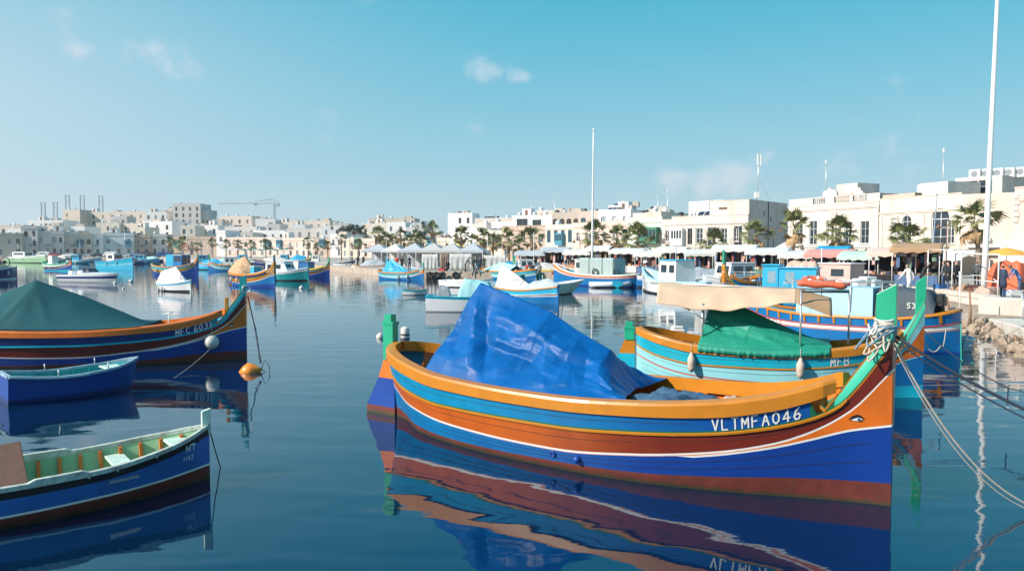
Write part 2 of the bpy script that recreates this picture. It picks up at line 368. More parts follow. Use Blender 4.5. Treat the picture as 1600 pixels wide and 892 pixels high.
B_W = [(0,.02),(.02,.07),(.05,.18),(.09,.42),(.126,.64),(.21,.91),(.3,1.07),(.42,1.16),(.54,1.16),(.65,1.06),(.76,.80),(.89,.34),(.96,.11),(1,.02)]
B_G = [(0,.10),(.012,.36),(.03,.58),(.06,.80),(.1,.99),(.15,1.13),(.25,1.30),(.4,1.40),(.55,1.38),(.65,1.27),(.77,1.0),(.85,.74),(.9,.54),(.95,.34),(.98,.23),(1,.13)]
fTOP, fC1, fC2, fC3, fC4, fC5, fCR, fBW, fBG = [curve(t) for t in (T_TOP, T_C1, T_C2, T_C3, T_C4, T_C5, T_CR, B_W, B_G)]
class Shape: pass
LUZ = Shape(); LUZ.TOP, LUZ.C1, LUZ.C2, LUZ.C3, LUZ.C4, LUZ.C5, LUZ.CR, LUZ.end, LUZ.crest = fTOP, fC1, fC2, fC3, fC4, fC5, fCR, .905, True
def plain(sheer, up=.72, st=.6, boot=.1, rail=.09):
    s = Shape(); f = curve(sheer); s.TOP = f; s.C1 = lambda u: f(u)-rail; s.C2 = lambda u: f(u)*up; s.C3 = lambda u: f(u)*st
    s.C4 = lambda u: f(u)*st-.03; s.C5 = lambda u: boot+.08*u*u; s.CR = s.TOP; s.end = 1.0; s.crest = False; return s
WORK = plain([(0, 1.15), (.1, 1.02), (.35, .92), (.6, .98), (.8, 1.12), (1, 1.42)])
LOW = plain([(0, .78), (.35, .68), (.7, .78), (1, 1.05)], up=.80, st=.72)
class Hull:
    def __init__(s, L, hs=1.0, ws=1.0, T=LUZ):
        s.L, s.hs, s.ws, s.T = L, hs, ws, T
    def b(s, u, z):
        zt = s.T.TOP(u)*s.hs; t = z/zt
        if u > 0.90 and s.T.crest: t = z/(s.hs*(fTOP(.9)+(fCR(1)-fTOP(.9))*((u-.9)/.1)))
        w = fBW(u); g = fBG(u)
        if t >= 0: r = w+(g-w)*min(1, t)**0.85
        else: r = w*max(0.05, 1-(z/0.62/s.hs)**2)
        if s.T.crest and u > .915:
            zc = fC2(u)*s.hs
            if z > zc: r -= (z-zc)*.34*min(1, (u-.915)*60)
        return max(.012, r)*s.ws
    def p(s, u, z, side=-1, off=0.0):
        q = Vector((s.L*(u-0.5), side*s.b(u, z), z))
        if off:
            e = 1e-3; a = Vector((s.L*(u+e-0.5), side*s.b(u+e, z), z)); c = Vector((s.L*(u-0.5), side*s.b(u, z+.01), z+.01))
            n = (a-q).cross(c-q)
            if n.y*side < 0: n = -n
            q += n.normalized()*off
        return q
def stations(n, a=0.0, b=1.0):
    return [a+(b-a)*(0.5-0.5*math.cos(math.pi*i/n)) for i in range(n+1)]
def inset(H, u, z, d):
    e = 2e-3; u0, u1 = max(0, u-e), min(1, u+e)
    a = Vector((H.L*u0, H.b(u0, z))); c = Vector((H.L*u1, H.b(u1, z))); t = (c-a).normalized()
    x = H.L*u - (-t.y)*(-d)*-1 if False else H.L*u+t.y*d; y = H.b(u, z)-t.x*d
    return x-H.L/2, max(0.0, y)
def luzzu(label, P0, P1, pal, hs=1.0, ws=1.0, n=40, det=2, group='painted wooden fishing boats', name='fishing_boat', cat='fishing boat',
          text=None, post=(0.30, 0.62), postc=None, rudder=True, rudc=None, deckz=0.52, flip_eye=False, cover=None, stern_post=0.7, textu=None, band_text=(1, 2), textc=None, T=LUZ):
    """P0 stern and P1 bow at the waterline. pal: antifoul, lower, line, stem, stripe, thin, upper, crest, rail, inner, cap"""
    P0, P1 = Vector(P0), Vector(P1); d = P1-P0; L = d.length; rz = math.atan2(d.y, d.x)
    H = Hull(L, hs, ws, T)
    fTOP, fC1, fC2, fC3, fC4, fC5, fCR = T.TOP, T.C1, T.C2, T.C3, T.C4, T.C5, T.CR; CE = T.crest
    root = thing(name, label, cat, ((P0.x+P1.x)/2, (P0.y+P1.y)/2, 0), rz, group)
    af, lo, ln, stm, stp, thn, up, crs, rail, inn, cap = pal
    mats = [af, lo, ln, stm, stp, thn, up, crs, cap]
    us = stations(n)
    us = sorted(set([round(u, 4) for u in us]+[.9, .915, .93, .945, .96, .972, .984]))
    lw = 0.028*hs
    def levels(u):
        c1, c2, c3, c4, c5 = [f(u)*hs for f in (fC1, fC2, fC3, fC4, fC5)]
        c4 = min(c4, c3-lw*1.2)
        if u < 0.72 or not CE: c4 = c3-lw*1.25
        top = c1 if (u <= .905 or not CE) else fCR(u)*hs
        return [(-.55*hs, 0), (-.25*hs, 0), (0, 0), (c5, 1), (c4-lw*0.0-(lw if u > .72 else 0.002), 2), (c4, 3), (c3-lw, 2), (c3, 4), (c2-lw*2.0, 5), (c2-lw*0.9, 7), (c2, 6), (top, 6)]
    hb = MB()
    for side in (-1, 1):
        rings = []; lv0 = None
        for u in us:
            lv = levels(u)
            rings.append([H.p(u, z, side) for z, _ in lv])
        k = len(rings[0]); n0 = len(hb.v)
        for r in rings: hb.v += [tuple(q) for q in r]
        for i in range(len(us)-1):
            lv = levels(us[i])
            for j in range(k-1):
                m = [lv[j][1], lv[j][1], lv[j][1], lv[j][1]][0]
                if j == 10 and us[i] >= .90 and CE: m = 8 if us[i] >= .925 else 7
                a, b_, c_, d_ = n0+i*k+j, n0+(i+1)*k+j, n0+(i+1)*k+j+1, n0+i*k+j+1
                hb.face((a, b_, c_, d_) if side < 0 else (d_, c_, b_, a), m, True)
    # stem and stern closing strips
    for u, s_ in ((1.0, 1), (0.0, -1)):
        lv = levels(u)
        for j in range(len(lv)-1):
            z0, z1 = lv[j][0], lv[j+1][0]
            q = [H.p(u, z0, -1), H.p(u, z0, 1), H.p(u, z1, 1), H.p(u, z1, -1)]
            hb.poly(q if s_ > 0 else q[::-1], lv[j][1] if not (j == 10 and u == 1 and CE) else 8)
    hb.build('hull', mats, root)
    # gunwale rail
    ru = [u for u in us if u <= .93]+[.93] if CE else us
    rb = MB()
    for side in (-1, 1):
        rings = []
        for u in ru:
            z0 = fC1(u)*hs; z1 = fTOP(u)*hs; w = 0.15*ws*(1 if u < .8 else 1-(u-.8)*(3.2 if CE else 2.5))
            xo, yo = inset(H, u, z0, -0.030); xi, yi = inset(H, u, z0, w)
            xm, ym = inset(H, u, z0, -0.012)
            rings.append([Vector((xi, side*yi, z0-0.02)), Vector((xo, side*yo, z0-0.012)), Vector((xo, side*yo, z1-0.05*hs)), Vector((xm, side*ym, z1-0.012*hs)), Vector((xi, side*yi, z1))])
        rb.loft(rings, 0, closed=True, sm=False, flip=(side > 0)); rb.face([len(rb.v)-5+i for i in range(5)], 0)
    rb.build('gunwale', rail, root)
    # inner planking and deck
    ib = MB(); du = [u for u in us if .02 <= u <= .925]
    for side in (-1, 1):
        rings = []
        for u in du:
            z1 = fC1(u)*hs; zd = deckz*hs
            xa, ya = inset(H, u, z1, 0.06); xb, yb = inset(H, u, zd, 0.06)
            rings.append([Vector((xb, side*yb, zd)), Vector((xa, side*ya, z1))])
        ib.loft(rings, 0, flip=(side < 0))
    ib.build('inner_planking', inn, root)
    db = MB(); rings = []
    for u in du:
        x, y = inset(H, u, deckz*hs, 0.05); rings.append([Vector((x, -y, deckz*hs)), Vector((x, y, deckz*hs))])
    db.loft(rings, 0); db.build('deck', GRYP, root)
    if det >= 2:
        me = None
        for k in range(15):
            u = .09+.057*k
            for side in (-1, 1):
                z0 = deckz*hs; z1 = fC1(u)*hs-0.02; r = MB()
                x0, y0 = inset(H, u, z0, 0.065); x1, y1 = inset(H, u, z1, 0.065)
                r.loft([[Vector((x-0.03, side*y, z)), Vector((x-0.03, side*(y-0.06), z)), Vector((x+0.03, side*(y-0.06), z)), Vector((x+0.03, side*y, z))] for x, y, z in ((x0, y0, z0), (x1, y1, z1))], 0, closed=True, cap=True)
                r.build('rib', inn, root)
        # rubbing strake under the upper band
    if det >= 1:
        sb = MB()
        for side in (-1, 1):
            rings = []
            for u in [u for u in us if u <= (.945 if CE else .99)]:
                z = fC2(u)*hs-lw*1.45
                q = H.p(u, z, side, 0.0); o1 = H.p(u, z-lw*.55, side, 0.022*hs); o2 = H.p(u, z+lw*.55, side, 0.022*hs)
                a = H.p(u, z-lw*.7, side, -0.01); c = H.p(u, z+lw*.7, side, -0.01)
                rings.append([a, o1, o2, c])
            sb.loft(rings, 0, flip=(side > 0))
        sb.build('rubbing_strake', thn, root)
    if det >= 2:
        SEAM = mat('seam_dark', (.03, .03, .035), .8, .1, 8)  # dark plank seams, laid on the hull as thin strips
        for lo_, hi_, fr in ((fC2, fC1, .55), (fC3, fC2, .5), (fC5, fC4, .36), (fC5, fC4, .70)):
            for side in (-1, 1):
                q = MB(); uu = [u for u in us if .015 <= u <= (.76 if lo_ is fC2 else .975)]
                q.loft([[H.p(u, (lo_(u)*(1-fr)+hi_(u)*fr)*hs-.0028+.0012*nz(u*60, fr), side, .0035), H.p(u, (lo_(u)*(1-fr)+hi_(u)*fr)*hs+.0028+.0012*nz(u*60, fr+1), side, .0035)] for u in uu], 0, flip=(side > 0)); q.build('plank_seam', SEAM, root)
    if CE:
        # crest cap
        cb = MB(); cu = [.912, .918, .925, .935, .945, .955, .965, .975, .985, .993, 1.0]
        rings = []
        for u in cu:
            z = fCR(u)*hs+0.004; w = H.b(u, fCR(u)*hs)
            if u == .912: z = fC1(u)*hs-0.1*hs
            rings.append([Vector((L*(u-.5), -w-0.008, z)), Vector((L*(u-.5), w+0.008, z))])
        cb.loft(rings, 0); 
        r2 = [[q+Vector((0, 0, -0.05)) for q in r] for r in rings]
        for k_, s_ in ((0, 0), (1, 1)):
            cb.loft([[r[k_], q[k_]] for r, q in zip(rings, r2)], 1, flip=(k_ == 1))
        cb.poly([rings[-1][1], rings[-1][0], r2[-1][0], r2[-1][1]], 1)
        cb.build('stem_cap', [cap, rail], root)
        # stem post
        zt = fCR(1)*hs; pw, ph = post
        pc = postc or GRN
        pb = MB()
        x1 = L/2+0.02; x0 = x1-pw; yw = 0.055*hs
        q = [[Vector((x0, -yw, zt-0.35*hs)), Vector((x1, -yw, zt-0.1)), Vector((x1, yw, zt-0.1)), Vector((x0, yw, zt-0.35*hs))],
             [Vector((x0, -yw, zt+ph*0.72)), Vector((x1, -yw, zt+ph)), Vector((x1, yw, zt+ph)), Vector((x0, yw, zt+ph*0.72))]]
        pb.loft(q, 0, closed=True, cap=True); pb.build('stem_post', pc, root, bevel=0.008 if det >= 2 else 0)
    if not CE:
        fb = MB(); fb.box((L/2-0.04, -0.04*hs, -0.4), (L/2+0.05, 0.04*hs, fTOP(1)*hs+.06), 0); fb.build('stem_post', postc or stm, root)
    # eye of the boat on both bows
    if det >= 1 and CE:
        for side in (-1, 1):
            eb = MB(); ue = .957; ze = fC4(ue)*hs+0.13*hs; ew = .085*hs if det >= 2 else .14*hs
            def fn(x, z, o=0.012): return H.p(ue+x/L, ze+z, side, o)
            brow = [(-1.15,-.25),(-.9,.15),(-.5,.65),(0,.95),(.45,.85),(.75,.5),(.9,.05),(.55,.3),(.1,.42),(-.4,.1),(-.8,-.15)]
            white = [(-.75,-.2),(-.35,.1),(.1,.32),(.5,.22),(.8,0),(.5,-.3),(.1,-.42),(-.35,-.38)]
            iris = [(.28+.24*math.cos(a), -.02+.26*math.sin(a)) for a in [k*math.pi/4 for k in range(8)]]
            for pts, m, o in ((brow, 0, .016), (white, 1, .012), (iris, 2, .02), ([(.28+(a-.28)*.45, b*.45) for a, b in iris], 0, .024)):
                n_ = len(eb.v); cx = sum(a for a, b in pts)/len(pts); cy = sum(b for a, b in pts)/len(pts)
                eb.poly([fn(a*ew, b*ew*.75, o) for a, b in (pts if side < 0 else pts[::-1])], m)
            eb.build('painted_eye', [BLK, WHT, BLU], root)
    if text:
        u0, u1, hh = textu
        nl = len(text); w = (u1-u0)*L/nl*0.62; gap = (u1-u0)*L/nl*0.38
        lo_f, hi_f = {1: (fC2, fC1), 2: (fC3, fC2), 0: (fC3, fC3)}[band_text[0]]
        for side in (-1, 1):
            def fn(x, z):
                u = u0+x/L if side < 0 else u1-x/L
                zc = (lo_f(u)*.56+hi_f(u)*.44)*hs-hh/2
                return H.p(u, zc+z, side, 0.008)
            tb = MB(); letters(tb, text, fn, 0, w, hh, gap, hh*0.13)
            tag(tb.build('registration_number', textc or WHT, root), kind='stuff')
    if rudder:
        r1, r2_, r3, r4 = rudc or (GRN, ORD, BLD, ANT)
        ks = hs; yw = 0.045*hs
        rb2 = MB()
        prof = [(-.85, -.25, 3), (-.84, .12, 3), (-.80, .17, 2), (-.48, .75, 1), (-.34, 1.12, 1)]
        zs = [-.5, .13, .16, .74, 1.12]
        xr = [-.84*ks, -.85*ks, -.84*ks, -.50*ks, -.34*ks]
        for i in range(4):
            m = [3, 3, 2, 1][i]
            z0, z1 = zs[i]*ks, zs[i+1]*ks; a0, a1 = xr[i], xr[i+1]
            q = [[Vector((a0, -yw, z0)), Vector((-0.05, -yw, z0)), Vector((-0.05, yw, z0)), Vector((a0, yw, z0))],
                 [Vector((a1, -yw, z1)), Vector((-0.05, -yw, z1)), Vector((-0.05, yw, z1)), Vector((a1, yw, z1))]]
            rb2.loft([[v-Vector((L/2, 0, 0)) for v in r] for r in q], m, closed=True, cap=True)
        ru_ = rb2.build('rudder', [r1, r2_, r3, r4], root)
        ph = MB(); X = -L/2-0.06; zz = 1.12*ks
        if stern_post:
            ph.box((X-.27*ks, -.075*ks, zz), (X-0.0, .075*ks, zz+stern_post*ks), 0)
            ph.box((X-.29*ks, -.09*ks, zz+stern_post*ks), (X+.02, .09*ks, zz+(stern_post+.06)*ks), 0)
            ph.box((X-.24*ks, -.07*ks, zz+(stern_post+.06)*ks), (X-.05*ks, .07*ks, zz+(stern_post+.2)*ks), 0)
            ph.build('rudder_head', r1, ru_)
    root_H[root.name] = H
    return root, H
root_H = {}
def world_pt(root, v):
    c, s = math.cos(root.rotation_euler.z), math.sin(root.rotation_euler.z)
    return Vector((root.location.x+v[0]*c-v[1]*s, root.location.y+v[0]*s+v[1]*c, root.location.z+v[2]))
def frame_like(name, label, cat, root, group=None):
    return thing(name, label, cat, tuple(root.location), root.rotation_euler.z, group)
def rope(name, label, pts, r, m, sag=0.0, seg=6, n=24, cat='rope', group=None):
    P = []
    for a, b in zip(pts, pts[1:]):
        a, b = Vector(a), Vector(b)
        for i in range(n):
            t = i/n; q = a.lerp(b, t); q.z -= sag*4*t*(1-t); P.append(q)
    P.append(Vector(pts[-1]))
    mb = MB(); mb.tube(P, r, seg); o = mb.build(name, m); tag(o, label, cat, group); return o

# ================================================================ water
def make_water():
    m = bpy.data.materials.new('sea_water'); m.use_nodes = True; nt = m.node_tree; N = nt.nodes; Lk = nt.links; b = N['Principled BSDF']
    b.inputs['Base Color'].default_value = (0.0, 0.013, 0.044, 1); b.inputs['Roughness'].default_value = 0.02; b.inputs['IOR'].default_value = 1.9; b.inputs['Specular Tint'].default_value = (0.75, 1.0, 1.0, 1)
    tc = N.new('ShaderNodeTexCoord')
    def nse(scale, sx, sy, det, dist=0.0):
        mp = N.new('ShaderNodeMapping'); mp.inputs['Scale'].default_value = (sx, sy, 1); mp.inputs['Rotation'].default_value = (0, 0, 0.12)
        t = N.new('ShaderNodeTexNoise'); t.inputs['Scale'].default_value = scale; t.inputs['Detail'].default_value = det; t.inputs['Distortion'].default_value = dist
        Lk.new(tc.outputs['Object'], mp.inputs[0]); Lk.new(mp.outputs[0], t.inputs['Vector']); return t.outputs['Fac']
    big = nse(0.9, 0.55, 1.25, 1.5, 0.4); mid = nse(3.2, 0.7, 1.3, 2.0, 0.2); fine = nse(11, 0.8, 1.4, 2.0)
    patch = nse(0.045, 1, 1.6, 3.0)
    pr = N.new('ShaderNodeMapRange'); pr.inputs[1].default_value = 0.42; pr.inputs[2].default_value = 0.62; pr.inputs[3].default_value = 0.12; pr.inputs[4].default_value = 1.0
    Lk.new(patch, pr.inputs[0])
    fm = N.new('ShaderNodeMath'); fm.operation = 'MULTIPLY'; Lk.new(fine, fm.inputs[0]); Lk.new(pr.outputs[0], fm.inputs[1])
    mm = N.new('ShaderNodeMath'); mm.operation = 'MULTIPLY'; Lk.new(mid, mm.inputs[0]); Lk.new(pr.outputs[0], mm.inputs[1])
    last = None
    for src, dist in ((big, W_BIG), (mm.outputs[0], W_MID), (fm.outputs[0], W_FINE)):
        bp = N.new('ShaderNodeBump'); bp.inputs['Strength'].default_value = 1; bp.inputs['Distance'].default_value = dist
        Lk.new(src, bp.inputs['Height'])
        if last: Lk.new(last, bp.inputs['Normal'])
        last = bp.outputs[0]
    Lk.new(last, b.inputs['Normal'])
    mb = MB(); ys = [-60, 0, 20, 60, 150, 400, 1200]; xs = [-1600, -800, -200, -40, 0, 40, 200, 800]
    for y0, y1 in zip(ys, ys[1:]):
        for x0, x1 in zip(xs, xs[1:]): mb.poly([(x0, y0, 0), (x1, y0, 0), (x1, y1, 0), (x0, y1, 0)], 0)
    tag(mb.build('water', m), kind='structure')
W_BIG, W_MID, W_FINE = 0.014, 0.0015, 0.0009
make_water()

# weed and scum on the hull just above the waterline: real growth, it stays with the boat
def waterline_growth(m, z0=.015, z1=.075, col=(.035, .045, .02)):
    nt = m.node_tree; N = nt.nodes; Lk = nt.links; b = N['Principled BSDF']; src = b.inputs['Base Color'].links[0].from_socket
    tc = N.new('ShaderNodeTexCoord'); sp = N.new('ShaderNodeSeparateXYZ'); nn = N.new('ShaderNodeTexNoise'); nn.inputs['Scale'].default_value = 7; nn.inputs['Detail'].default_value = 8
    Lk.new(tc.outputs['Object'], sp.inputs[0]); Lk.new(tc.outputs['Object'], nn.inputs['Vector'])
    ma = N.new('ShaderNodeMath'); ma.operation = 'MULTIPLY_ADD'; ma.inputs[1].default_value = .12; Lk.new(nn.outputs['Fac'], ma.inputs[0]); Lk.new(sp.outputs[2], ma.inputs[2])
    mr = N.new('ShaderNodeMapRange'); mr.inputs[1].default_value = z0+.06; mr.inputs[2].default_value = z1+.06; mr.inputs[3].default_value = .85; mr.inputs[4].default_value = 0; Lk.new(ma.outputs[0], mr.inputs[0])
    mx = N.new('ShaderNodeMix'); mx.data_type = 'RGBA'; mx.inputs[7].default_value = (*col, 1); Lk.new(mr.outputs[0], mx.inputs[0]); Lk.new(src, mx.inputs[6]); Lk.new(mx.outputs[2], b.inputs['Base Color'])
waterline_growth(ANT)
# thin chips and scratches that follow the planks
def chips(m, col, amt=.8, thr=.66, sc=5.0):
    nt = m.node_tree; N = nt.nodes; Lk = nt.links; b = N['Principled BSDF']; src = b.inputs['Base Color'].links[0].from_socket
    tc = N.new('ShaderNodeTexCoord'); mp = N.new('ShaderNodeMapping'); mp.inputs['Scale'].default_value = (.35, 1, 2.6); nn = N.new('ShaderNodeTexNoise'); nn.inputs['Scale'].default_value = sc; nn.inputs['Detail'].default_value = 10; nn.inputs['Roughness'].default_value = .72
    Lk.new(tc.outputs['Object'], mp.inputs[0]); Lk.new(mp.outputs[0], nn.inputs['Vector'])
    mr = N.new('ShaderNodeMapRange'); mr.inputs[1].default_value = thr; mr.inputs[2].default_value = thr+.03; mr.inputs[4].default_value = amt; Lk.new(nn.outputs['Fac'], mr.inputs[0])
    mx = N.new('ShaderNodeMix'); mx.data_type = 'RGBA'; mx.inputs[7].default_value = (*col, 1); Lk.new(mr.outputs[0], mx.inputs[0]); Lk.new(src, mx.inputs[6]); Lk.new(mx.outputs[2], b.inputs['Base Color'])
chips(ORG, (.75, .5, .25)); chips(ORD, (.3, .1, .03), .6); chips(BLD, (.05, .14, .4), .6, .64); chips(BLU, (.06, .25, .5), .6, .64); chips(WHT, (.35, .3, .24), .7, .66); chips(NVY, (.08, .12, .22), .6); chips(CYN, (.1, .4, .45), .6); chips(GRN, (.02, .2, .12), .6)
# ================================================================ the large painted boat in front
def two_tone(name, a, b, x0, x1, rough=0.32):
    """one strake in two colours along its length, blended where they meet"""
    m = mat(name, a, .38, 0.10, 3, 0.0015, coat=0.05, spec=.4, dirt=tuple(c*.6 for c in a), dscale=2.0, damt=.35)
    nt = m.node_tree; N = nt.nodes; Lk = nt.links; bs = N['Principled BSDF']; src = bs.inputs['Base Color'].links[0].from_socket
    tc = N.new('ShaderNodeTexCoord'); sp = N.new('ShaderNodeSeparateXYZ'); mr = N.new('ShaderNodeMapRange'); mx = N.new('ShaderNodeMix'); mx.data_type = 'RGBA'
    nn = N.new('ShaderNodeTexNoise'); nn.inputs['Scale'].default_value = 2.0; nn.inputs['Detail'].default_value = 6
    ad = N.new('ShaderNodeMath'); ad.operation = 'MULTIPLY_ADD'; ad.inputs[1].default_value = 1.6
    Lk.new(tc.outputs['Object'], sp.inputs[0]); Lk.new(tc.outputs['Object'], nn.inputs['Vector']); Lk.new(nn.outputs['Fac'], ad.inputs[0]); Lk.new(sp.outputs[0], ad.inputs[2])
    mr.inputs[1].default_value = x0+.8; mr.inputs[2].default_value = x1+.8; Lk.new(ad.outputs[0], mr.inputs[0])
    Lk.new(mr.outputs[0], mx.inputs[0]); Lk.new(src, mx.inputs[6]); mx.inputs[7].default_value = tuple(b)+(1,); Lk.new(mx.outputs[2], bs.inputs['Base Color'])
    return m
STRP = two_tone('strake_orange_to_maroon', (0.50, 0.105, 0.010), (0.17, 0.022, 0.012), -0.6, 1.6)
UPPR = two_tone('strake_azure_sheen_to_blue', (0.004, 0.25, 0.48), (0.006, 0.085, 0.33), -2.0, 2.5)  # bright azure sheen towards the stern put into the colour
LOWR = two_tone('strake_sunlit_to_shaded_blue', (0.003, 0.18, 0.44), (0.007, 0.048, 0.28), -2.5, 1.5)  # one blue: sunlit stern and shaded bow painted into the colour
A0, A1 = on(622, 650), on(1392, 790)
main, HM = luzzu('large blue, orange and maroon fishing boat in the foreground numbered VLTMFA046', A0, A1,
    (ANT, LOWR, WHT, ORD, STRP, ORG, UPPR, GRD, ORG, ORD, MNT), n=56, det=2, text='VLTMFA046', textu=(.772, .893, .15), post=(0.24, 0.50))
LM = HM.L
# skin fittings on the port side
for u, z, knob in ((.505, .235, False), (.553, .225, True)):
    c = HM.p(u, z, -1, 0.0); q = HM.p(u, z, -1, 0.05); d = (q-c).normalized()
    M = Matrix.Translation(c) @ d.to_track_quat('Z', 'Y').to_matrix().to_4x4()
    f = MB(); f.lathe([(.05, 0), (.05, .018), (.035, .026), (.03, .012)] if not knob else [(.05, 0), (.055, .03), (.04, .07), (.015, .08)], 14, 0, M)
    f.build('skin_fitting', BLD, main)
# notch in the stern sheets: green-painted inner end, tiller stub, engine cover
eb = MB(); c = Vector((LM*(.135-.5), .05, HM.T.TOP(.1)*1-.42))
M = Matrix.Translation(c) @ Matrix.Rotation(R(62), 4, 'X') @ Matrix.Rotation(R(-25), 4, 'Y')
eb.lathe([(.15, 0), (.16, .04), (.16, .12), (.13, .16), (.07, .17), (.06, .2), (.03, .21)], 20, 0, M)
eb.tube([c+Vector((.08, .1, .05)), c+Vector((.14, .14, .3))], .028, 10, 0)
tag(eb.build('engine_cover', GREYP), 'round grey engine fitting in the stern of the large boat VLTMFA046', 'engine part')
bpy.data.objects['engine_cover'].location = main.location; bpy.data.objects['engine_cover'].rotation_euler = main.rotation_euler
ts = MB(); a = Vector((LM*(.165-.5), 1.02, 1.1)); ts.tube([a, a+Vector((0, .03, .28))], .03, 8); ts.build('mooring_pin', BLK, main)
bb = MB(); bb.bbox((LM*(.025-.5), -.42, .9), (LM*(.065-.5), .42, .98), .015); bb.build('stern_seat', GRD, main)
for u in (.28, .66, .88):
    t = MB(); y = HM.b(u, .95)-.08; t.bbox((LM*(u-.5)-.12, -y, .93), (LM*(u-.5)+.12, y, .98), .012); t.build('thwart', ORG, main)

def crumple(x, y):
    """crisp creases: random heights on a skewed triangular lattice, joined by flat facets"""
    sk = (x+y)*.3660254; i = math.floor(x+sk); j = math.floor(y+sk); fx = x+sk-i; fy = y+sk-j
    def h(a, b): q = math.sin(a*127.1+b*311.7)*43758.5453; return (q-math.floor(q))*2-1
    if fx > fy: return h(i, j)*(1-fx)+h(i+1, j)*(fx-fy)+h(i+1, j+1)*fy
    return h(i, j)*(1-fy)+h(i, j+1)*(fy-fx)+h(i+1, j+1)*fx
def cover(label, root, H, u0, u1, ridge, m, side_z, hang=0.0, inward=0.12, nu=60, nv=40, fold=0.05, name='tarpaulin', slant=0.0, seed=0.0, power=1.1, creases=(), cat='tarpaulin', group=None, off=0.0, both=True, pack=0.0, lin=False, slant2=0.0):
    """a cloth tent over the boat: ridge(u) gives the height over the keel, side_z(u) the height at the rails"""
    mb = MB(); f = curve(ridge)
    if lin:
        def f(x, rd=ridge):
            for (a_, b_), (c_, d_) in zip(rd, rd[1:]):
                if x <= c_: return b_+(d_-b_)*max(0, (x-a_))/(c_-a_)
            return rd[-1][1]
    def fn(a, c):
        v = c*2-1; av = abs(v)
        u = u0+(u1-u0)*a
        us_ = u-slant*av*(1-a)*1.0+(slant2 if v < 0 else 0)*av*a
        zr = f(u); zs = side_z(us_)
        y0 = H.b(us_, min(H.T.C1(us_), H.T.TOP(us_))*H.hs)-inward
        y = (y0+ (off if v < 0 else 0))*v
        t = av**power; z = zr*(1-t)+zs*t
        if zr < zs: z = zs*t+zr*(1-t)
        k = math.sin(math.pi*min(1, av*1.02)) if av < 1 else 0
        # taut cloth: sharp-edged folds, radiating from the ridge, and faint creases from packing
        w = crumple(u*5.5+seed+v*.35, v*2.3+seed*1.7)*.9
        w2 = crumple(u*15+seed*3-v*.8, v*5.5+seed)*.42+crumple(u*33-seed, v*13+u*9)*.14
        d = (w+w2)*fold*1.5*min(1, .12+av*3)
        for q_, per in ((a*(u1-u0)*H.L, .62), (av*1.6, .55)):
            fr = abs((q_/per) % 1.0-.5); d += pack*max(0, 1-fr*16)
        for cu0, cv0, cu1, cv1, am, wd in creases:
            px_, pv = u-cu0, v-cv0; dx, dv = cu1-cu0, cv1-cv0; L2 = dx*dx+dv*dv; tt = max(0, min(1, (px_*dx+pv*dv)/L2))
            ds = math.hypot((px_-dx*tt)*6, (pv-dv*tt))
            d += am*.8*max(0, 1-ds/wd)*min(1, .1+av*2.5)
        y += (-1 if v < 0 else 1)*d*.8*(0.05+k); z += d*.3*(0.05+k)
        x = H.L*(us_-.5)+d*.3
        return Vector((x, y, z))
    mb.grid(fn, nu, nv, 0)
    if hang:
        for sgn, c in ((-1, 0.0), (1, 1.0)):
            e = [fn(i/nu, c) for i in range(nu+1)]
            mb.loft([[p+Vector((0, sgn*(.02+inward+.03), -.02)) for p in e], e] if sgn < 0 else [e, [p+Vector((0, .05+inward, -.02)) for p in e]], 0, sm=True)
            hz2 = [hang*(1+.25*nz(i*.33+seed, sgn*5)) for i in range(nu+1)]
            mb.loft([[p+Vector((0, sgn*(.06+inward+.010*nz(i*.5, seed)), -h)) for i, (p, h) in enumerate(zip(e, hz2))], [p+Vector((0, sgn*(.05+inward), -.02)) for p in e]] if sgn < 0 else
                    [[p+Vector((0, .05+inward, -.02)) for p in e], [p+Vector((0, .06+inward+.010*nz(i*.5, seed), -h)) for i, (p, h) in enumerate(zip(e, hz2))]], 0, sm=True)
    o = mb.build(name, m); o.location = root.location; o.rotation_euler = root.rotation_euler
    md = o.modifiers.new('solid', 'SOLIDIFY'); md.thickness = 0.008; md.offset = 0
    tag(o, label, cat, group); return o
cover('shiny bright blue tarpaulin pitched like a tent over the large boat VLTMFA046', main, HM, .235, .588,
      [(.2, 2.5), (.238, 2.70), (.30, 2.54), (.407, 2.25), (.464, 1.98), (.535, 1.70), (.562, 1.34), (.588, 1.12), (.66, 1.06)],
      CLTB, lambda u: HM.T.TOP(u)-.03, nu=180, nv=150, fold=.115, slant=.045, seed=2.3, power=1.0, pack=.009, lin=True, slant2=.045,
      creases=((.237, 0, .33, -1, .17, .20), (.407, 0, .47, -1, .20, .30), (.44, -.1, .41, -.9, -.16, .20), (.54, 0, .58, -1, .20, .2), (.28, -.2, .37, -1, -.10, .14), (.50, -.1, .53, -1, -.12, .16), (.237, 0, .33, .95, .15, .2), (.4, .1, .5, .9, .15, .25)))
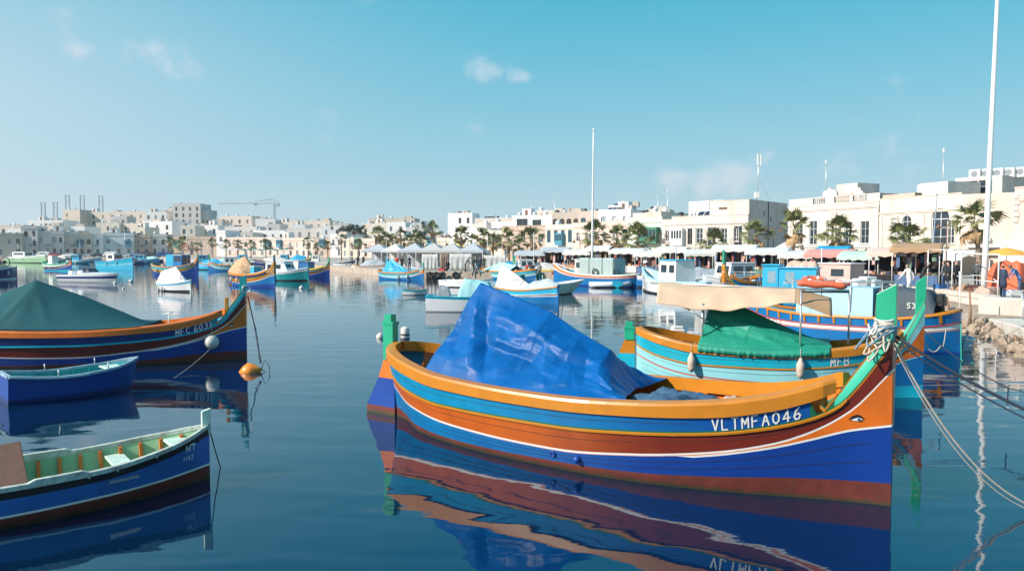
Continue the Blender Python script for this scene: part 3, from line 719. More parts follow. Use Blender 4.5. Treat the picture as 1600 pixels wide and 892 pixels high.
# folded net and sail cloth on the fore deck
def lumpy(name, label, root, x0, x1, y0, y1, z0, h, m, cat, seed=0, nu=30, nv=20, rough=.08):
    mb = MB()
    def fn(a, b):
        e = min(a, 1-a, b, 1-b); k = min(1, e*6)**.5
        return Vector((x0+(x1-x0)*a, y0+(y1-y0)*b, z0+h*k*(1+.45*nz(a*4+seed, b*4, seed))+rough*k*nz(a*13, b*13+seed)))
    mb.grid(fn, nu, nv, 0); o = mb.build(name, m); o.location = root.location; o.rotation_euler = root.rotation_euler
    tag(o, label, cat); return o
lumpy('folded_net', 'dark blue-grey fishing net heaped in front of the blue tarpaulin on the large boat', main, LM*(.585-.5), LM*(.725-.5), -.95, .75, .80, .28, CLTN, 'net', 1.2)
lumpy('sail_cloth', 'pale folded sailcloth on the fore deck of the large boat VLTMFA046', main, LM*(.71-.5), LM*(.83-.5), -.62, .5, .78, .27, mat('faded_sailcloth', (.55, .42, .38), .8, .15, 4, .004), 'sailcloth', 4.2)
# rope wound round the stem post
def coil(name, label, root, H, m, z0, z1, turns, r, rr, seed, loose=0, cat='rope', dx=0.0):
    random.seed(seed); P = []; n = turns*14
    cx = H.L/2-.115+dx
    for i in range(n+1):
        a = 2*math.pi*i/14; t = i/n; w = 1+.22*nz(i*.21, seed)
        P.append(Vector((cx+r*w*math.cos(a), r*.8*w*math.sin(a), z0+(z1-z0)*t+.03*nz(i*.37, seed+3))))
    for k in range(loose):
        a0 = random.uniform(3.6, 5.6); b = P[-1]; e = Vector((cx+.2*math.cos(a0), .26*math.sin(a0), z0+random.uniform(-.02, .1)))
        l = random.uniform(.08, .24); s_ = random.uniform(-.14, .14)
        for i in range(1, 11):
            t = i/10; P.append(b.lerp(e, t)+Vector((s_*math.sin(math.pi*t)-.06*math.sin(math.pi*t), -.14*math.sin(math.pi*t), -l*math.sin(math.pi*t))))
    mb = MB(); mb.tube(P, rr, 6); o = mb.build(name, m); o.location = root.location; o.rotation_euler = root.rotation_euler
    tag(o, label, cat); return o
coil('rope_coil', 'pale rope wound many times round the green post of the large boat', main, HM, ROPE, 2.14, 2.34, 8, .135, .012, 3, loose=5)
coil('rope_coil', 'blue-grey rope wrapped over the pale rope on the green post of the large boat', main, HM, mat('rope_blue', (.16, .3, .42), .85, .2, 40, .003), 2.22, 2.33, 3, .15, .010, 8, loose=3)
coil('rope_coil', 'white rope wound at the top of the wrapping on the large boat\'s post', main, HM, mat('rope_white', (.58, .56, .52), .85, .15, 40, .003), 2.32, 2.40, 4, .125, .014, 12, loose=2)
bw = world_pt(main, (LM/2+.02, -.1, 2.12))
rope('mooring_line', 'pale mooring line hanging from the big boat\'s bow to the water at lower right', [bw, on(1640, 800, .02)], .013, ROPE, sag=.42, cat='mooring line')
rope('mooring_line', 'slack pale cord beside the white mooring line at lower right', [bw+Vector((0, 0, -.06)), on(1643, 805, .0)], .007, ROPE, sag=.47, cat='mooring line')
rope('mooring_line', 'thick dark mooring line running from the large boat\'s bow to the right edge', [bw+Vector((.02, .1, .1)), (9.95, 6.1, 1.2)], .02, ROPD, sag=.80, cat='mooring line')
rope('mooring_line', 'second dark mooring line alongside the thick one from the large boat\'s bow', [bw+Vector((.0, .1, .05)), (9.95, 6.15, 1.15)], .010, ROPD, sag=.86, cat='mooring line')

# ================================================================ green and turquoise boat with the beige awning
C0, C1_ = on(995, 594), on(1441, 621)
second, HS = luzzu('turquoise and ochre fishing boat with a beige awning behind the large boat, numbered MFB', C0, C1_,
    (CYN, AQU, RED, ORD, AQU, ORG, CYN, TEA, ORG, BRN, MNT), hs=.92, ws=.80, n=44, det=2, text='MFB', textu=(.70, .765, .19), post=(0.20, .55), rudc=(GRN, ORG, CYN, CYN), stern_post=.30)
LS = HS.L
def S2(u, y, z): return world_pt(second, (LS*(u-.5), y, z))
# lower bow of this boat is blue below the orange
for side in (-1, 1):
    lb = MB(); uu = [.70+.30*i/14 for i in range(15)]
    rr_ = [[HS.p(u, z*HS.hs, side, .007) for z in (HS.T.C5(u)+.02, HS.T.C5(u)*.5+HS.T.C4(u)*.5, HS.T.C4(u)-.05)] for u in uu]
    lb.loft(rr_, 0, sm=True, flip=(side > 0)); lb.build('painted_bow_panel', BLU, second)
cover('dark green tarpaulin with rope shadows over the turquoise boat below the beige awning', second, HS, .285, .70,
      [(.2, 2.12), (.285, 2.14), (.36, 2.02), (.50, 1.62), (.62, 1.30), (.70, 1.12)], CLTG, lambda u: HS.T.TOP(u)*HS.hs+.01, hang=.16, inward=.0, nu=110, nv=90, fold=.085, pack=.01, slant=.03, seed=9.1, power=.9)
# awning on four poles
aw = frame_like('boat_awning', 'beige canvas awning on poles over the turquoise boat, its right end dark underneath', 'awning', second)
mb = MB()
def awn(a, b):
    u = .085+(.585-.085)*a; x = LS*(u-.5); v = b*2-1
    zr = 2.50-.10*a-.05*math.sin(a*math.pi)
    w = .95-(.1*a)
    drop = .44+.08*math.sin(a*5)-(.22*max(0, a-.8)*5*.4)
    y = w*v; z = zr-drop*abs(v)**1.7 + .018*math.sin(a*26+v*3)*abs(v)+.03*nz(a*5, v*3)
    if v > 0: z = zr-.18*abs(v)**1.5+.02*nz(a*6, v*2)
    x += .10*v*(1-a)*-1
    return Vector((x, y, z))
mb.grid(awn, 60, 26, 0)
mb.build('canopy', BEI, aw, solid=.01)
mb = MB()
def awr(a, b):
    q = awn(1, b); return q+Vector((a*.75, 0.0, -a*(.16+.12*abs(b*2-1))-.0+.05*math.sin(b*9)*a))
mb.grid(awr, 10, 26, 0); mb.build('end_flap', BRN, aw, solid=.01)
for u, y, top in ((.60, -.80, 2.38), (.76, -.1, 2.30), (.265, -.82, 2.05), (.24, .80, 2.3)):
    p = MB(); zb = HS.T.TOP(u)*HS.hs-.02; p.tube([(LS*(u-.5), y if u < .87 else y, zb), (LS*(u-.5), y, top)], .022, 8); p.build('pole', STEEL if u != .88 else BLK, aw)
p = MB(); p.tube([(LS*(.05-.5), 0, 2.47), (LS*(.76-.5), 0, 2.36)], .025, 8); p.build('ridge_pole', STEEL, aw)
p = MB(); p.tube([(LS*(.60-.5), -.80, 2.36), (LS*(.76-.5), -.1, 2.33)], .02, 8); p.build('cross_pole', BLK, aw)
p = MB(); p.tube([(LS*(.285-.5), -.84, 1.62), (LS*(.20-.5), -.84, 1.95)], .02, 8); p.build('brace', STEEL, aw)
# roll on the awning
lr = MB(); a = S2(.585, .3, 2.50); b = S2(.755, .3, 2.46)
lr.tube([a.lerp(b, i/12)+Vector((0, 0, .015*math.sin(i))) for i in range(13)], [.05]+[.085]*11+[.05], 12)
tag(lr.build('rolled_raft', LIFE), 'faded orange roll lashed on top of the beige awning', 'roll')
# sausage fenders
def fender(label, pos, h, r, mtop, m, sphere=False, group='fenders hung on the boats'):
    t = thing('fender', label, 'fender', tuple(pos), 0, group)
    f = MB()
    prof = [(r*math.sin(a)*(1 if not sphere else 1), -h/2-(0 if sphere else 0)+0) for a in ()]
    if sphere: prof = [(max(.004, r*math.cos(a)), r*math.sin(a)) for a in [math.pi*(-.5+i/14) for i in range(15)]]
    else: prof = [(.01, -h/2), (r*.6, -h/2+.03), (r*.95, -h/2+.09), (r, -h/4), (r*1.02, 0), (r, h/4), (r*.9, h/2-.1), (r*.5, h/2-.02), (r*.3, h/2+.03)]
    f.lathe(prof, 16, 0); f.build('body', m, t)
    g = MB(); g.tube([(0, 0, h/2), (0, .02, mtop)], .008, 6); g.build('lanyard', ROPE, t)
    return t
FEN = mat('fender_dirty_white', (.58, .47, .38), .65, .15, 12, .003, dirt=(.25, .15, .1), dscale=6, damt=.7)
for u, lb in ((.235, 'left dirty white fender hanging beside the green tarpaulin on the turquoise boat'), (.60, 'right dirty white fender hanging below the awning pole on the turquoise boat')):
    q = HS.p(u, .62, -1, .11); fender(lb, world_pt(second, q)+Vector((0, 0, .04)), .42, .085, .42, None and 0 or FEN) if False else fender(lb, world_pt(second, (q.x, q.y, .66)), .44, .088, .45, FEN)
def outboard(label, pos, rz, cowl, m2=None, s=1.0):
    t = thing('outboard_motor', label, 'outboard motor', tuple(pos), rz)
    f = MB(); f.bbox((-.2*s, -.13*s, .0), (.2*s, .13*s, .32*s), .05*s); f.bbox((-.16*s, -.1*s, .32*s), (.15*s, .1*s, .38*s), .03*s); f.build('cowling', cowl, t)
    g = MB(); g.box((-.2*s, -.134*s, .1*s), (.2*s, .134*s, .14*s)); g.build('stripe', m2 or BLK, t)
    l = MB(); l.bbox((-.07*s, -.05*s, -.5*s), (.08*s, .05*s, .0), .02*s); l.build('leg', BLK, t)
    return t
outboard('white and black outboard motor behind the stern of the turquoise boat', S2(.13, 1.15, .92), second.rotation_euler.z+.5, WHG, BLK, 1.0)

# ================================================================ white-striped blue boat numbered MFA253, right
E1_, E0 = on(1190, 515), on(1507, 551)
E1_ = Vector((9.0, 29.2, 0)); E0 = Vector((14.25, 24.3, 0))
T3 = plain([(0, 1.42), (.08, 1.28), (.25, 1.12), (.6, 1.10), (.85, 1.2), (1, 1.55)], up=.72, st=.56, boot=.06, rail=.07)
third, HT = luzzu('blue fishing boat with a white stripe, ochre rail and dark grey cover, numbered MFA253', E0, E1_,
    (BLD, BLU, RED, WHT, WHT, RED, BLU, BLU, ORG, SKB, MNT), hs=1.0, ws=.85, n=36, det=1, text='MFA253', textu=(.76, .90, .13), band_text=(2, 2), textc=RED, T=T3, rudder=False)
LT = HT.L
for k in range(13):
    u = .06+.072*k; z0 = HT.T.C2(u)+.03; z1 = HT.T.C1(u)
    for side in (-1, 1):
        r = MB(); w = .035
        r.loft([[HT.p(u-w/LT, z, side, -.01), HT.p(u-w/LT, z, side, .03), HT.p(u+w/LT, z, side, .03), HT.p(u+w/LT, z, side, -.01)] for z in (z0, z1)], 0, closed=True, cap=True); r.build('stanchion', ORG, third)
def cabin(root, x0, x1, w, z0, z1, m, roof, wins=(), name='cabin', winm=None, taper=.06, rake=0.0):
    b = MB(); q = [[Vector((x0, -w, z0)), Vector((x1, -w, z0)), Vector((x1, w, z0)), Vector((x0, w, z0))], [Vector((x0+.02, -w+taper, z1)), Vector((x1-rake, -w+taper, z1)), Vector((x1-rake, w-taper, z1)), Vector((x0+.02, w-taper, z1))]]
    b.loft(q, 0, closed=True, cap=True); o = b.build(name, m, root)
    if roof:
        r = MB(); r.bbox((x0-.06, -w-.02, z1+.003), (x1-rake+.1, w+.02, z1+.07), .03); r.build('roof', roof, o)
    for (f0, f1, g0, g1) in wins:
        for side in (-1, 1):
            p = MB(); za, zb = z0+(z1-z0)*g0, z0+(z1-z0)*g1; ya, yb = w-taper*g0+.008, w-taper*g1+.008; X0, X1 = x0+(x1-x0-rake*g1)*f0, x0+(x1-x0-rake*g1)*f1
            pts = [Vector((X0, side*ya, za)), Vector((X1, side*ya, za)), Vector((X1, side*yb, zb)), Vector((X0, side*yb, zb))]
            p.poly(pts if side < 0 else pts[::-1]); fr = p.build('window', winm or GLS, o)
    if wins:
        f = MB(); xr = x1-rake*.75+.01
        f.poly([(x1-rake*.5+.01, -w*.75, z0+(z1-z0)*.5), (x1-rake*.5+.01, w*.75, z0+(z1-z0)*.5), (x1-rake*.9+.01, w*.7, z0+(z1-z0)*.88), (x1-rake*.9+.01, -w*.7, z0+(z1-z0)*.88)]); f.build('windscreen', winm or GLS, o)
    return o
cabin(third, LT*(.34-.5), LT*(.66-.5), .72, .8, 2.02, PBL, None)
cabin(third, LT*(.63-.5), LT*(.70-.5), .74, .8, 1.98, PBL, None, name='cabin_front')
DK = MB()
def dk(a, b):
    x = LT*(.10-.5)+(LT*.245)*a; v = b*2-1; e = min(1, min(a, 1-a)*9)**.4 if 0 < a < 1 else 0
    y = .74*v; z = 1.12+.98*max(0, 1-abs(v)**5)*(.5+.5*e)*(1-.12*(1-a))+.03*nz(a*4, v*3)
    return Vector((x-.1*(1-e), y*(1-.04*nz(a*5, b*5)), z))
DK.grid(dk, 30, 24, 0)
t = DK.build('boat_cover', DRK); t.location = third.location; t.rotation_euler = third.rotation_euler; tag(t, 'dark grey canvas cover over the engine of the blue boat MFA253', 'boat cover')
lm = MB()
letters(lm, '53', lambda x, z: Vector((LT*(.15-.5)-x+.3, .76+.0*x, 1.42+z)), 0, .10, .16, .05, .025)
tag(lm.build('white_lettering', WHT, t), kind='stuff')
def ring(name, label, pos, rot, Rr, r, m, bands=None, cat='life ring'):
    t = thing(name, label, cat, tuple(pos)); t.rotation_euler = rot
    b = MB(); b.tube([(Rr*math.cos(a), Rr*math.sin(a), 0) for a in [2*math.pi*i/24 for i in range(25)]], r, 10, cap=False); b.build('ring', m, t)
    if bands:
        for k in range(4):
            a = math.pi/4+k*math.pi/2; q = MB(); q.tube([(Rr*math.cos(a+d), Rr*math.sin(a+d), 0) for d in (-.12, 0, .12)], r*1.06, 10); q.build('band', bands, t)
    return t
ring('life_ring', 'faded orange life ring lying on the blue cabin roof of the boat MFA253', world_pt(third, (LT*(.57-.5), -.2, 2.12)), (0, 0, 0), .36, .085, LIFE, WHT)
outboard('dark outboard motor tilted on the stern of the boat MFA253', world_pt(third, (-LT/2+.55, 0.1, 1.5)), .8, BLK, BLK, 1.0)
rg = MB()
for y in (-.7, .7):
    rg.tube([(LT*(.3-.5), y, 2.2), (LT*(.72-.5), y, 2.2)], .02, 6)
    for u in (.3, .44, .58, .72): rg.tube([(LT*(u-.5), y, 1.2), (LT*(u-.5), y, 2.2)], .018, 6)
for u in (.3, .44, .58, .72): rg.tube([(LT*(u-.5), -.7, 2.2), (LT*(u-.5), .7, 2.2)], .018, 6)
rg.build('railing', STEEL, third)

# ================================================================ dark luzzu with the teal cover, left
G1 = on(386, 561); G0 = G1-Vector((math.cos(R(8.5)), math.sin(R(8.5)), 0))*9.0
left, HL = luzzu('navy, maroon and orange fishing boat with a teal cover at the left, numbered MFC 6031', G0, G1,
    (ANT, BLD, WHT, ORD, MAR, CYN, NVY, TEA, ORD, SKB, TEA), hs=.93, ws=.95, n=44, det=2, text='MFC 6031', textu=(.80, .915, .17), post=(0.20, 0.34), postc=TEA, rudder=True)
LL = HL.L
cover('smooth dark teal tarpaulin pitched over the navy boat at the left', left, HL, .12, .70, [(.12, 1.5), (.352, 2.42), (.50, 1.92), (.62, 1.44), (.70, 1.08)], CLTT,
      lambda u: HL.T.TOP(u)*HL.hs+.01, hang=.0, inward=.05, nu=60, nv=40, fold=.03, pack=.006, slant=.03, seed=5.5, power=1.0, lin=True, creases=((.352, 0, .30, -1, .06, .1), (.352, 0, .46, -1, .05, .1)))
q = HL.p(.895, .62, -1, .16); fender('round white fender hanging on the bow of the navy boat', world_pt(left, (q.x, q.y, .60)), .3, .21, .55, BUO, sphere=True)
ring('iron_ring', 'iron ring hanging from the green post of the navy boat', world_pt(left, (LL/2+.02, -.1, 2.12)), (R(90), 0, .3), .11, .014, STEEL, None, 'ring')
kb = MB(); kb.bbox((LL*(.925-.5), .25, 1.2), (LL*(.925-.5)+.1, .35, 1.85), .015); kb.build('bollard_post', ORG, left)
lb = world_pt(left, (LL/2+.05, 0, 1.9))
def orange_buoy():
    c = on(390, 581, .0); t = thing('mooring_buoy', 'orange mooring buoy floating below the bow of the navy boat', 'buoy', tuple(c))
    t.rotation_euler = (0, R(-14), 0)
    f = MB(); f.lathe([(max(.01, r), z) for r, z in ((.01, -.34), (.06, -.3), (.19, -.14), (.25, 0), (.2, .14), (.08, .26), (.03, .34))], 18, 0, Matrix.Rotation(R(90), 4, 'Y') @ Matrix.Scale(1.0, 4)); f.build('float', ORB, t)
    g = MB(); g.tube([(.33, 0, .0), (.48, 0, .22), (.56, .02, .0), (.48, 0, -.2), (.33, 0, 0)], .012, 6); g.build('wire_loop', BLK, t)
    return c
oc = orange_buoy()
rope('mooring_chain', 'dark weedy rope hanging from the navy boat to the orange buoy', [lb, lb+Vector((.25, -.1, -1.0)), oc+Vector((.3, 0, .25))], [.018]*20+[.02+.035*abs(nz(i*.5, 2)) for i in range(29)], ROPD, n=24)
rope('mooring_line', 'thin slack line from the round fender down into the water beside the navy boat', [world_pt(left, (q.x, q.y, .45)), on(255, 600, -.05)], .007, ROPE, sag=.08)

# ================================================================ open boats at the left edge
def dinghy(label, P0, P1, beam, sheer, cols, name='rowing_boat', transom=True, ribs=0, ribm=None, thw=(), band=0.0, bandm=None, boot=.08, n=26, rail_drop=0.0, post=0, postm=None, text=None, rake=0.0, cat='rowing boat', group='small open boats', floorz=.12, notch=None, tm=None, full=.45):
    """cols: antifoul, line, side, rail, inside, floor"""
    P0, P1 = Vector(P0), Vector(P1); d = P1-P0; L = d.length
    root = thing(name, label, cat, ((P0.x+P1.x)/2, (P0.y+P1.y)/2, 0), math.atan2(d.y, d.x), group)
    f = curve(sheer)
    fb = curve([(0, .82 if transom else .03), (.06, .87 if transom else .35), (.25, .96), (.45, 1.0), (.65, .93), (.8, .74), (.92, .40), (1, .02)])
    fw = curve([(0, .66 if transom else .02), (.25, .82), (.45, .86), (.65, .74), (.8, .5), (.92, .2), (1, .01)])
    H2 = beam/2
    def pt(u, z, s, off=0.0):
        zt = f(u); t = max(0, z/zt); b = (fw(u)+(fb(u)-fw(u))*min(1, t)**.8)*H2
        if z < 0: b *= max(.1, 1+z/.35)
        return Vector((L*(u-.5)+rake*t*u*u, s*max(0, b-off), z))
    us = stations(n)
    hb = MB()
    for s in (-1, 1):
        rings = [[pt(u, z, s) for z in (-.3, -.1, 0, boot+.1*u*u*0+rail_drop*u, boot+.03+rail_drop*u, f(u)-band if band else f(u)*.6, f(u))] for u in us]
        hb.loft(rings, 0, sm=True, mats=[0, 0, 0, 1, 2, 3 if band else 2], flip=(s > 0))
    if transom:
        zs = (-.3, 0, boot, boot+.03, f(0)-band, f(0))
        for k in range(5): hb.poly([pt(0, zs[k], 1), pt(0, zs[k], -1), pt(0, zs[k+1], -1), pt(0, zs[k+1], 1)], [0, 0, 1, 2, 2][k])
    hb.build('hull', [cols[0], cols[1], cols[2], bandm or cols[2]], root)
    rb = MB()
    def tz(u):
        z = f(u)
        if notch and notch[0] < u < notch[1]: z += notch[2]*min(1, min(u-notch[0], notch[1]-u)/.015)
        return z
    uu = sorted(set(us+[.02*i for i in range(51)]))
    for s in (-1, 1):
        rings = []
        for u in uu:
            a = pt(u, f(u), s, -.02); b = pt(u, f(u), s, .055); z0 = f(u)-.035; z1 = tz(u)+.02
            rings.append([Vector((b.x, b.y, z0)), Vector((a.x, a.y, z0)), Vector((a.x, a.y, z1)), Vector((b.x, b.y, z1))])
        rb.loft(rings, 0, closed=True, cap=True, flip=(s > 0))
    if transom:
        b = f(0); w = fb(0)*H2; rb.box((-L/2-.02, -w+.06, b-.04), (-L/2+.06, w-.06, b+.018))
    rb.build('gunwale', cols[3], root)
    ib = MB(); iu = [u for u in us if u < .97]
    for s in (-1, 1):
        ib.loft([[pt(u, floorz, s, .05), pt(u, f(u)*.6, s, .045), pt(u, f(u)-.02, s, .04)] for u in iu], 0, flip=(s < 0), sm=True)
    if transom: ib.poly([(-L/2+.05, -fw(0)*H2, floorz), (-L/2+.05, fw(0)*H2, floorz), (-L/2+.05, fb(0)*H2-.05, f(0)-.03), (-L/2+.05, -fb(0)*H2+.05, f(0)-.03)])
    ib.build('inner_planking', cols[4], root)
    fl = MB(); fl.loft([[pt(u, floorz, -1, .05), pt(u, floorz, 1, .05)] for u in iu], 0); fl.build('floor', cols[5], root)
    for k in range(ribs):
        u = .08+.84*k/max(1, ribs-1)
        for s in (-1, 1):
            r = MB(); rings = []
            for z in (floorz, f(u)*.5, f(u)-.05):
                a = pt(u, z, s, .05); b = pt(u, z, s, .095)
                rings.append([Vector((a.x-.022, a.y, z)), Vector((a.x-.022, b.y, z)), Vector((a.x+.022, b.y, z)), Vector((a.x+.022, a.y, z))])
            r.loft(rings, 0, closed=True, cap=True); r.build('rib', ribm, root)
    for u, w, dz in thw:
        t = MB(); y = pt(u, f(u)-dz, 1, .06).y; t.bbox((L*(u-.5)-w/2, -y, f(u)-dz-.03), (L*(u-.5)+w/2, y, f(u)-dz), .008); t.build('thwart', tm or cols[5], root)
    if post:
        p = MB(); x = L/2+rake-.03; p.loft([[Vector((x-.07, -.03, f(1)*.86)), Vector((x+.05, -.03, f(1)*.86)), Vector((x+.05, .03, f(1)*.86)), Vector((x-.07, .03, f(1)*.86))], [Vector((x-.07, -.03, f(1)+post*.86)), Vector((x+.05, -.03, f(1)+post)), Vector((x+.05, .03, f(1)+post)), Vector((x-.07, .03, f(1)+post*.86))]], 0, closed=True, cap=True)
        p.build('stem_post', postm, root)
    if text:
        for line, u0, z0, w, h, gap, pen in text:
            for s in (-1, 1):
                tb = MB(); ln_ = len(line)*(w+gap)
                letters(tb, line, lambda x, z: pt(u0+(x if s < 0 else ln_-x)/L, z0+z, s, -.006), 0, w, h, gap, pen); tag(tb.build('painted_number', WHT, root), kind='stuff')
    root['L'] = L
    return root, pt, f
MID = mat('paint_mid_blue', (0.03, 0.15, 0.44), 0.38, 0.12, 2.5, 0.002, dirt=(0.03, 0.07, 0.2), damt=.6, dscale=2)
MNG = mat('paint_mint_interior', (0.27, 0.50, 0.29), 0.5, 0.10, 4, 0.002, dirt=(.3, .42, .16), dscale=2.5, damt=.7)
PMT = mat('paint_pale_mint', (0.55, 0.72, 0.62), 0.5, 0.08, 5, 0.002, dirt=(.3, .3, .25), dscale=6, damt=.6)
WRIM = mat('worn_rim', (0.46, 0.52, 0.46), .6, .25, 14, .004, dirt=(.2, .17, .13), dscale=7, damt=.9)
K1 = on(328, 747); K0 = K1+Vector((-2.1, -1.62, 0)).normalized()*4.1
dk1, ptK, fK = dinghy('blue open boat with a mint interior and orange ribs at lower left, numbered MT 1142', K0, K1, 1.42, [(0, .60), (.3, .50), (.6, .52), (.85, .64), (1, .78)],
    (ANT, WHT, MID, WRIM, MNG, MNG), transom=False, ribs=15, ribm=ORD, thw=((.42, .34, .14), (.72, .24, .13), (.90, .3, .07)), band=.135, bandm=BLK, boot=.10, rail_drop=.10, post=.24, postm=PMT,
    text=(('MT', .905, .50, .055, .09, .03, .012), ('1142', .895, .385, .035, .06, .02, .009)), notch=(.44, .60, .035), tm=PMT, n=40)
LK = dk1['L']
bo = MB(); bo.bbox((-.5, -.35, -.015), (.5, .35, .015), .01); o = bo.build('hatch_board', mat('brown_board', (.2, .10, .07), .8, .15, 8, .003)); q = world_pt(dk1, (LK*(.33-.5), .12, .56))
o.location = q; o.rotation_euler = (R(38), R(-4), dk1.rotation_euler.z); tag(o, 'brown board leaning inside the blue open boat at lower left', 'board')
pl = MB(); a = ptK(.66, .36, -1, -.02); c = ptK(.75, .37, -1, -.02)
pl.loft([[ptK(.655, z, -1, -.012), ptK(.70, z, -1, -.012), ptK(.745, z, -1, -.012)] for z in (.335, .375)], 0); pl.build('metal_plate', STEEL, dk1)
for u in (.60, .68, .80):
    f = MB(); c = ptK(u, fK(u)-.05, -1, -.008); f.lathe([(.014, 0), (.012, .006), (.004, .008)], 8, 0, Matrix.Translation(c) @ Matrix.Rotation(R(90), 4, 'X')); f.build('bolt', WHT, dk1)
b1 = world_pt(dk1, (LK/2, -.02, .74))
rope('mooring_line', 'dark mooring line hanging from the bow of the blue boat MT 1142', [b1, on(347, 737, -.1)], .009, ROPD, sag=.04)
J1 = on(203, 606); J0 = on(6, 629)
dk2, ptJ, fJ = dinghy('navy blue rowing boat with a pale weathered rim moored at the left edge', J0, J1, 1.25, [(0, .62), (.4, .52), (.75, .58), (1, .72)],
    (NVY, NVY, BLD, mat('weathered_blue_white', (.22, .36, .44), .8, .3, 14, .004, dirt=(.55, .58, .58), dscale=8, damt=.8), TEA, MNG), transom=True, ribs=8, ribm=TEA, thw=((.2, .3, .14), (.52, .25, .14), (.85, .4, .06)), rake=.2, tm=PMT)
rope('fender_rope', 'frayed pale blue rope lashed along the rim of the navy rowing boat', [world_pt(dk2, ptJ(u, fJ(u)-.02, -1, -.05)) for u in (0, .1, .2, .3, .4, .5, .58)], .03, mat('rope_frayed_blue', (.2, .34, .44), .9, .3, 30, .01), n=5)
for u, s in ((.35, -1), (.35, 1), (.72, -1), (.72, 1)):
    p = MB(); c = ptJ(u, fJ(u), s, .02); p.tube([c, c+Vector((0, 0, .16))], .012, 6); p.build('rowlock', STEEL, dk2)

# odds and ends on the decks
def deck_coil(label, root, x, y, z, r, m, seed=1):
    P = []
    for i in range(90):
        a = i*.42; k = r*(.45+.55*((i*.011+nz(i*.1, seed)*.25) % 1.0)); P.append((x+k*math.cos(a), y+k*.8*math.sin(a), z+.02+.0009*i+.02*nz(i*.3, seed)))
    q = MB(); q.tube(P, .014, 5); o = q.build('rope_coil', m); o.location = root.location; o.rotation_euler = root.rotation_euler; tag(o, label, 'rope')
dzl = .52*.93
fd = MB(); rr0 = []
for u in (.70, .75, .80, .85, .90, .92):
    w = HL.b(u, .9)-.09; rr0.append([Vector((LL*(u-.5), -w, .86+.25*max(0, u-.8))), Vector((LL*(u-.5), w, .86+.25*max(0, u-.8)))])
fd.loft(rr0, 0); fd.build('fore_deck', mat('cream_deck', (.62, .52, .42), .7, .1, 4), left)
deck_coil('coil of pale rope on the cream fore deck of the navy boat', left, LL*(.78-.5), .1, .87, .26, ROPE, 2)
deck_coil('rope dropped at the foot of the orange post on the navy boat', left, LL*(.86-.5), -.1, .89, .16, ROPE, 5)
q = MB(); a = Vector((LL*(.745-.5), .15, .86)); q.tube([a, a+Vector((.05, 0, .55))], .016, 6); q.tube([a+Vector((-.08, 0, .52)), a+Vector((.18, 0, .58))], .016, 6); q.build('handle', WHT, left)
deck_coil('rope coil on the stern boards of the turquoise boat', second, LS*(.13-.5), 0, .9, .2, ROPE, 7)
deck_coil('coil of pale rope in the bottom of the blue open boat with the mint interior', dk1, LK*(.60-.5), .05, .14, .2, ROPE, 9)
def bucket(label, root, x, y, z, m, r=.13, h=.24):
    t = thing('bucket', label, 'bucket', tuple(world_pt(root, (x, y, z)))); q = MB(); q.lathe([(r*.75, 0), (r, h), (r*1.05, h), (r*.95, h-.01), (r*.7, .02)], 16); q.build('pail', m, t)
    q = MB(); q.tube([(r*math.cos(a), 0, h+.02+r*.3*math.sin(a)) for a in [math.pi*i/8 for i in range(9)]], .006, 5); q.build('handle', STEEL, t)
bucket('black bucket on the boards of the navy rowing boat at the left edge', dk2, -.2, .1, .13, BLK)
# ================================================================ land, quay
LIME = stone('limestone_pale', (0.62, 0.54, 0.46)); LIMW = stone('limestone_white', (0.68, 0.625, 0.565), contrast=.09, damt=.45)
LIMB = stone('limestone_brown', (0.58, 0.45, 0.36), contrast=.25, damt=.6); LIMP = stone('limestone_pink', (0.70, 0.56, 0.49), contrast=.07, damt=.4)
LIMG = stone('render_grey', (0.62, 0.59, 0.57), contrast=.04, damt=.3); LIMC = stone('render_cream', (0.68, 0.62, 0.53), contrast=.05, damt=.4)
RGRN = stone('render_pale_green', (0.62, 0.68, 0.58), contrast=.03, damt=.2); RBLU = stone('render_pale_blue', (0.58, 0.64, 0.66), contrast=.03, damt=.25)
RWHT = stone('render_white', (0.80, 0.78, 0.765), contrast=.02, damt=.18); RBEI = stone('render_beige', (0.66, 0.57, 0.50), contrast=.04, damt=.3)
CONC = mat('concrete_pale', (0.60, 0.55, 0.48), .9, .10, 2.5, .006, dirt=(.34, .27, .2), dscale=.8, damt=.5)
CONR = mat('quay_stone_worn', (0.48, 0.40, 0.32), .9, .18, 3, .02, dirt=(.16, .11, .08), dscale=1.4, damt=.8)
ROCK = mat('brown_rock', (0.38, 0.29, 0.21), .9, .3, 3, .05, dirt=(.10, .08, .05), dscale=2, damt=.8)
PAVE = mat('paving', (0.42, 0.38, 0.33), .9, .08, 2, .004, dirt=(.25, .2, .16), dscale=.4)
SCRUB = mat('dry_scrub_hill', (0.16, 0.16, 0.09), 1, .3, .05, 0, dirt=(.3, .25, .17), dscale=.02)
QZ = 0.78
EDGE = [(26, -30), (25, 10), (24.8, 30), (25, 37), (25.6, 40), (27.4, 51), (27, 60), (22, 72), (12, 80), (0, 85), (-12, 88), (-20, 104), (-45, 150), (-110, 240), (-230, 262), (-700, 300)]
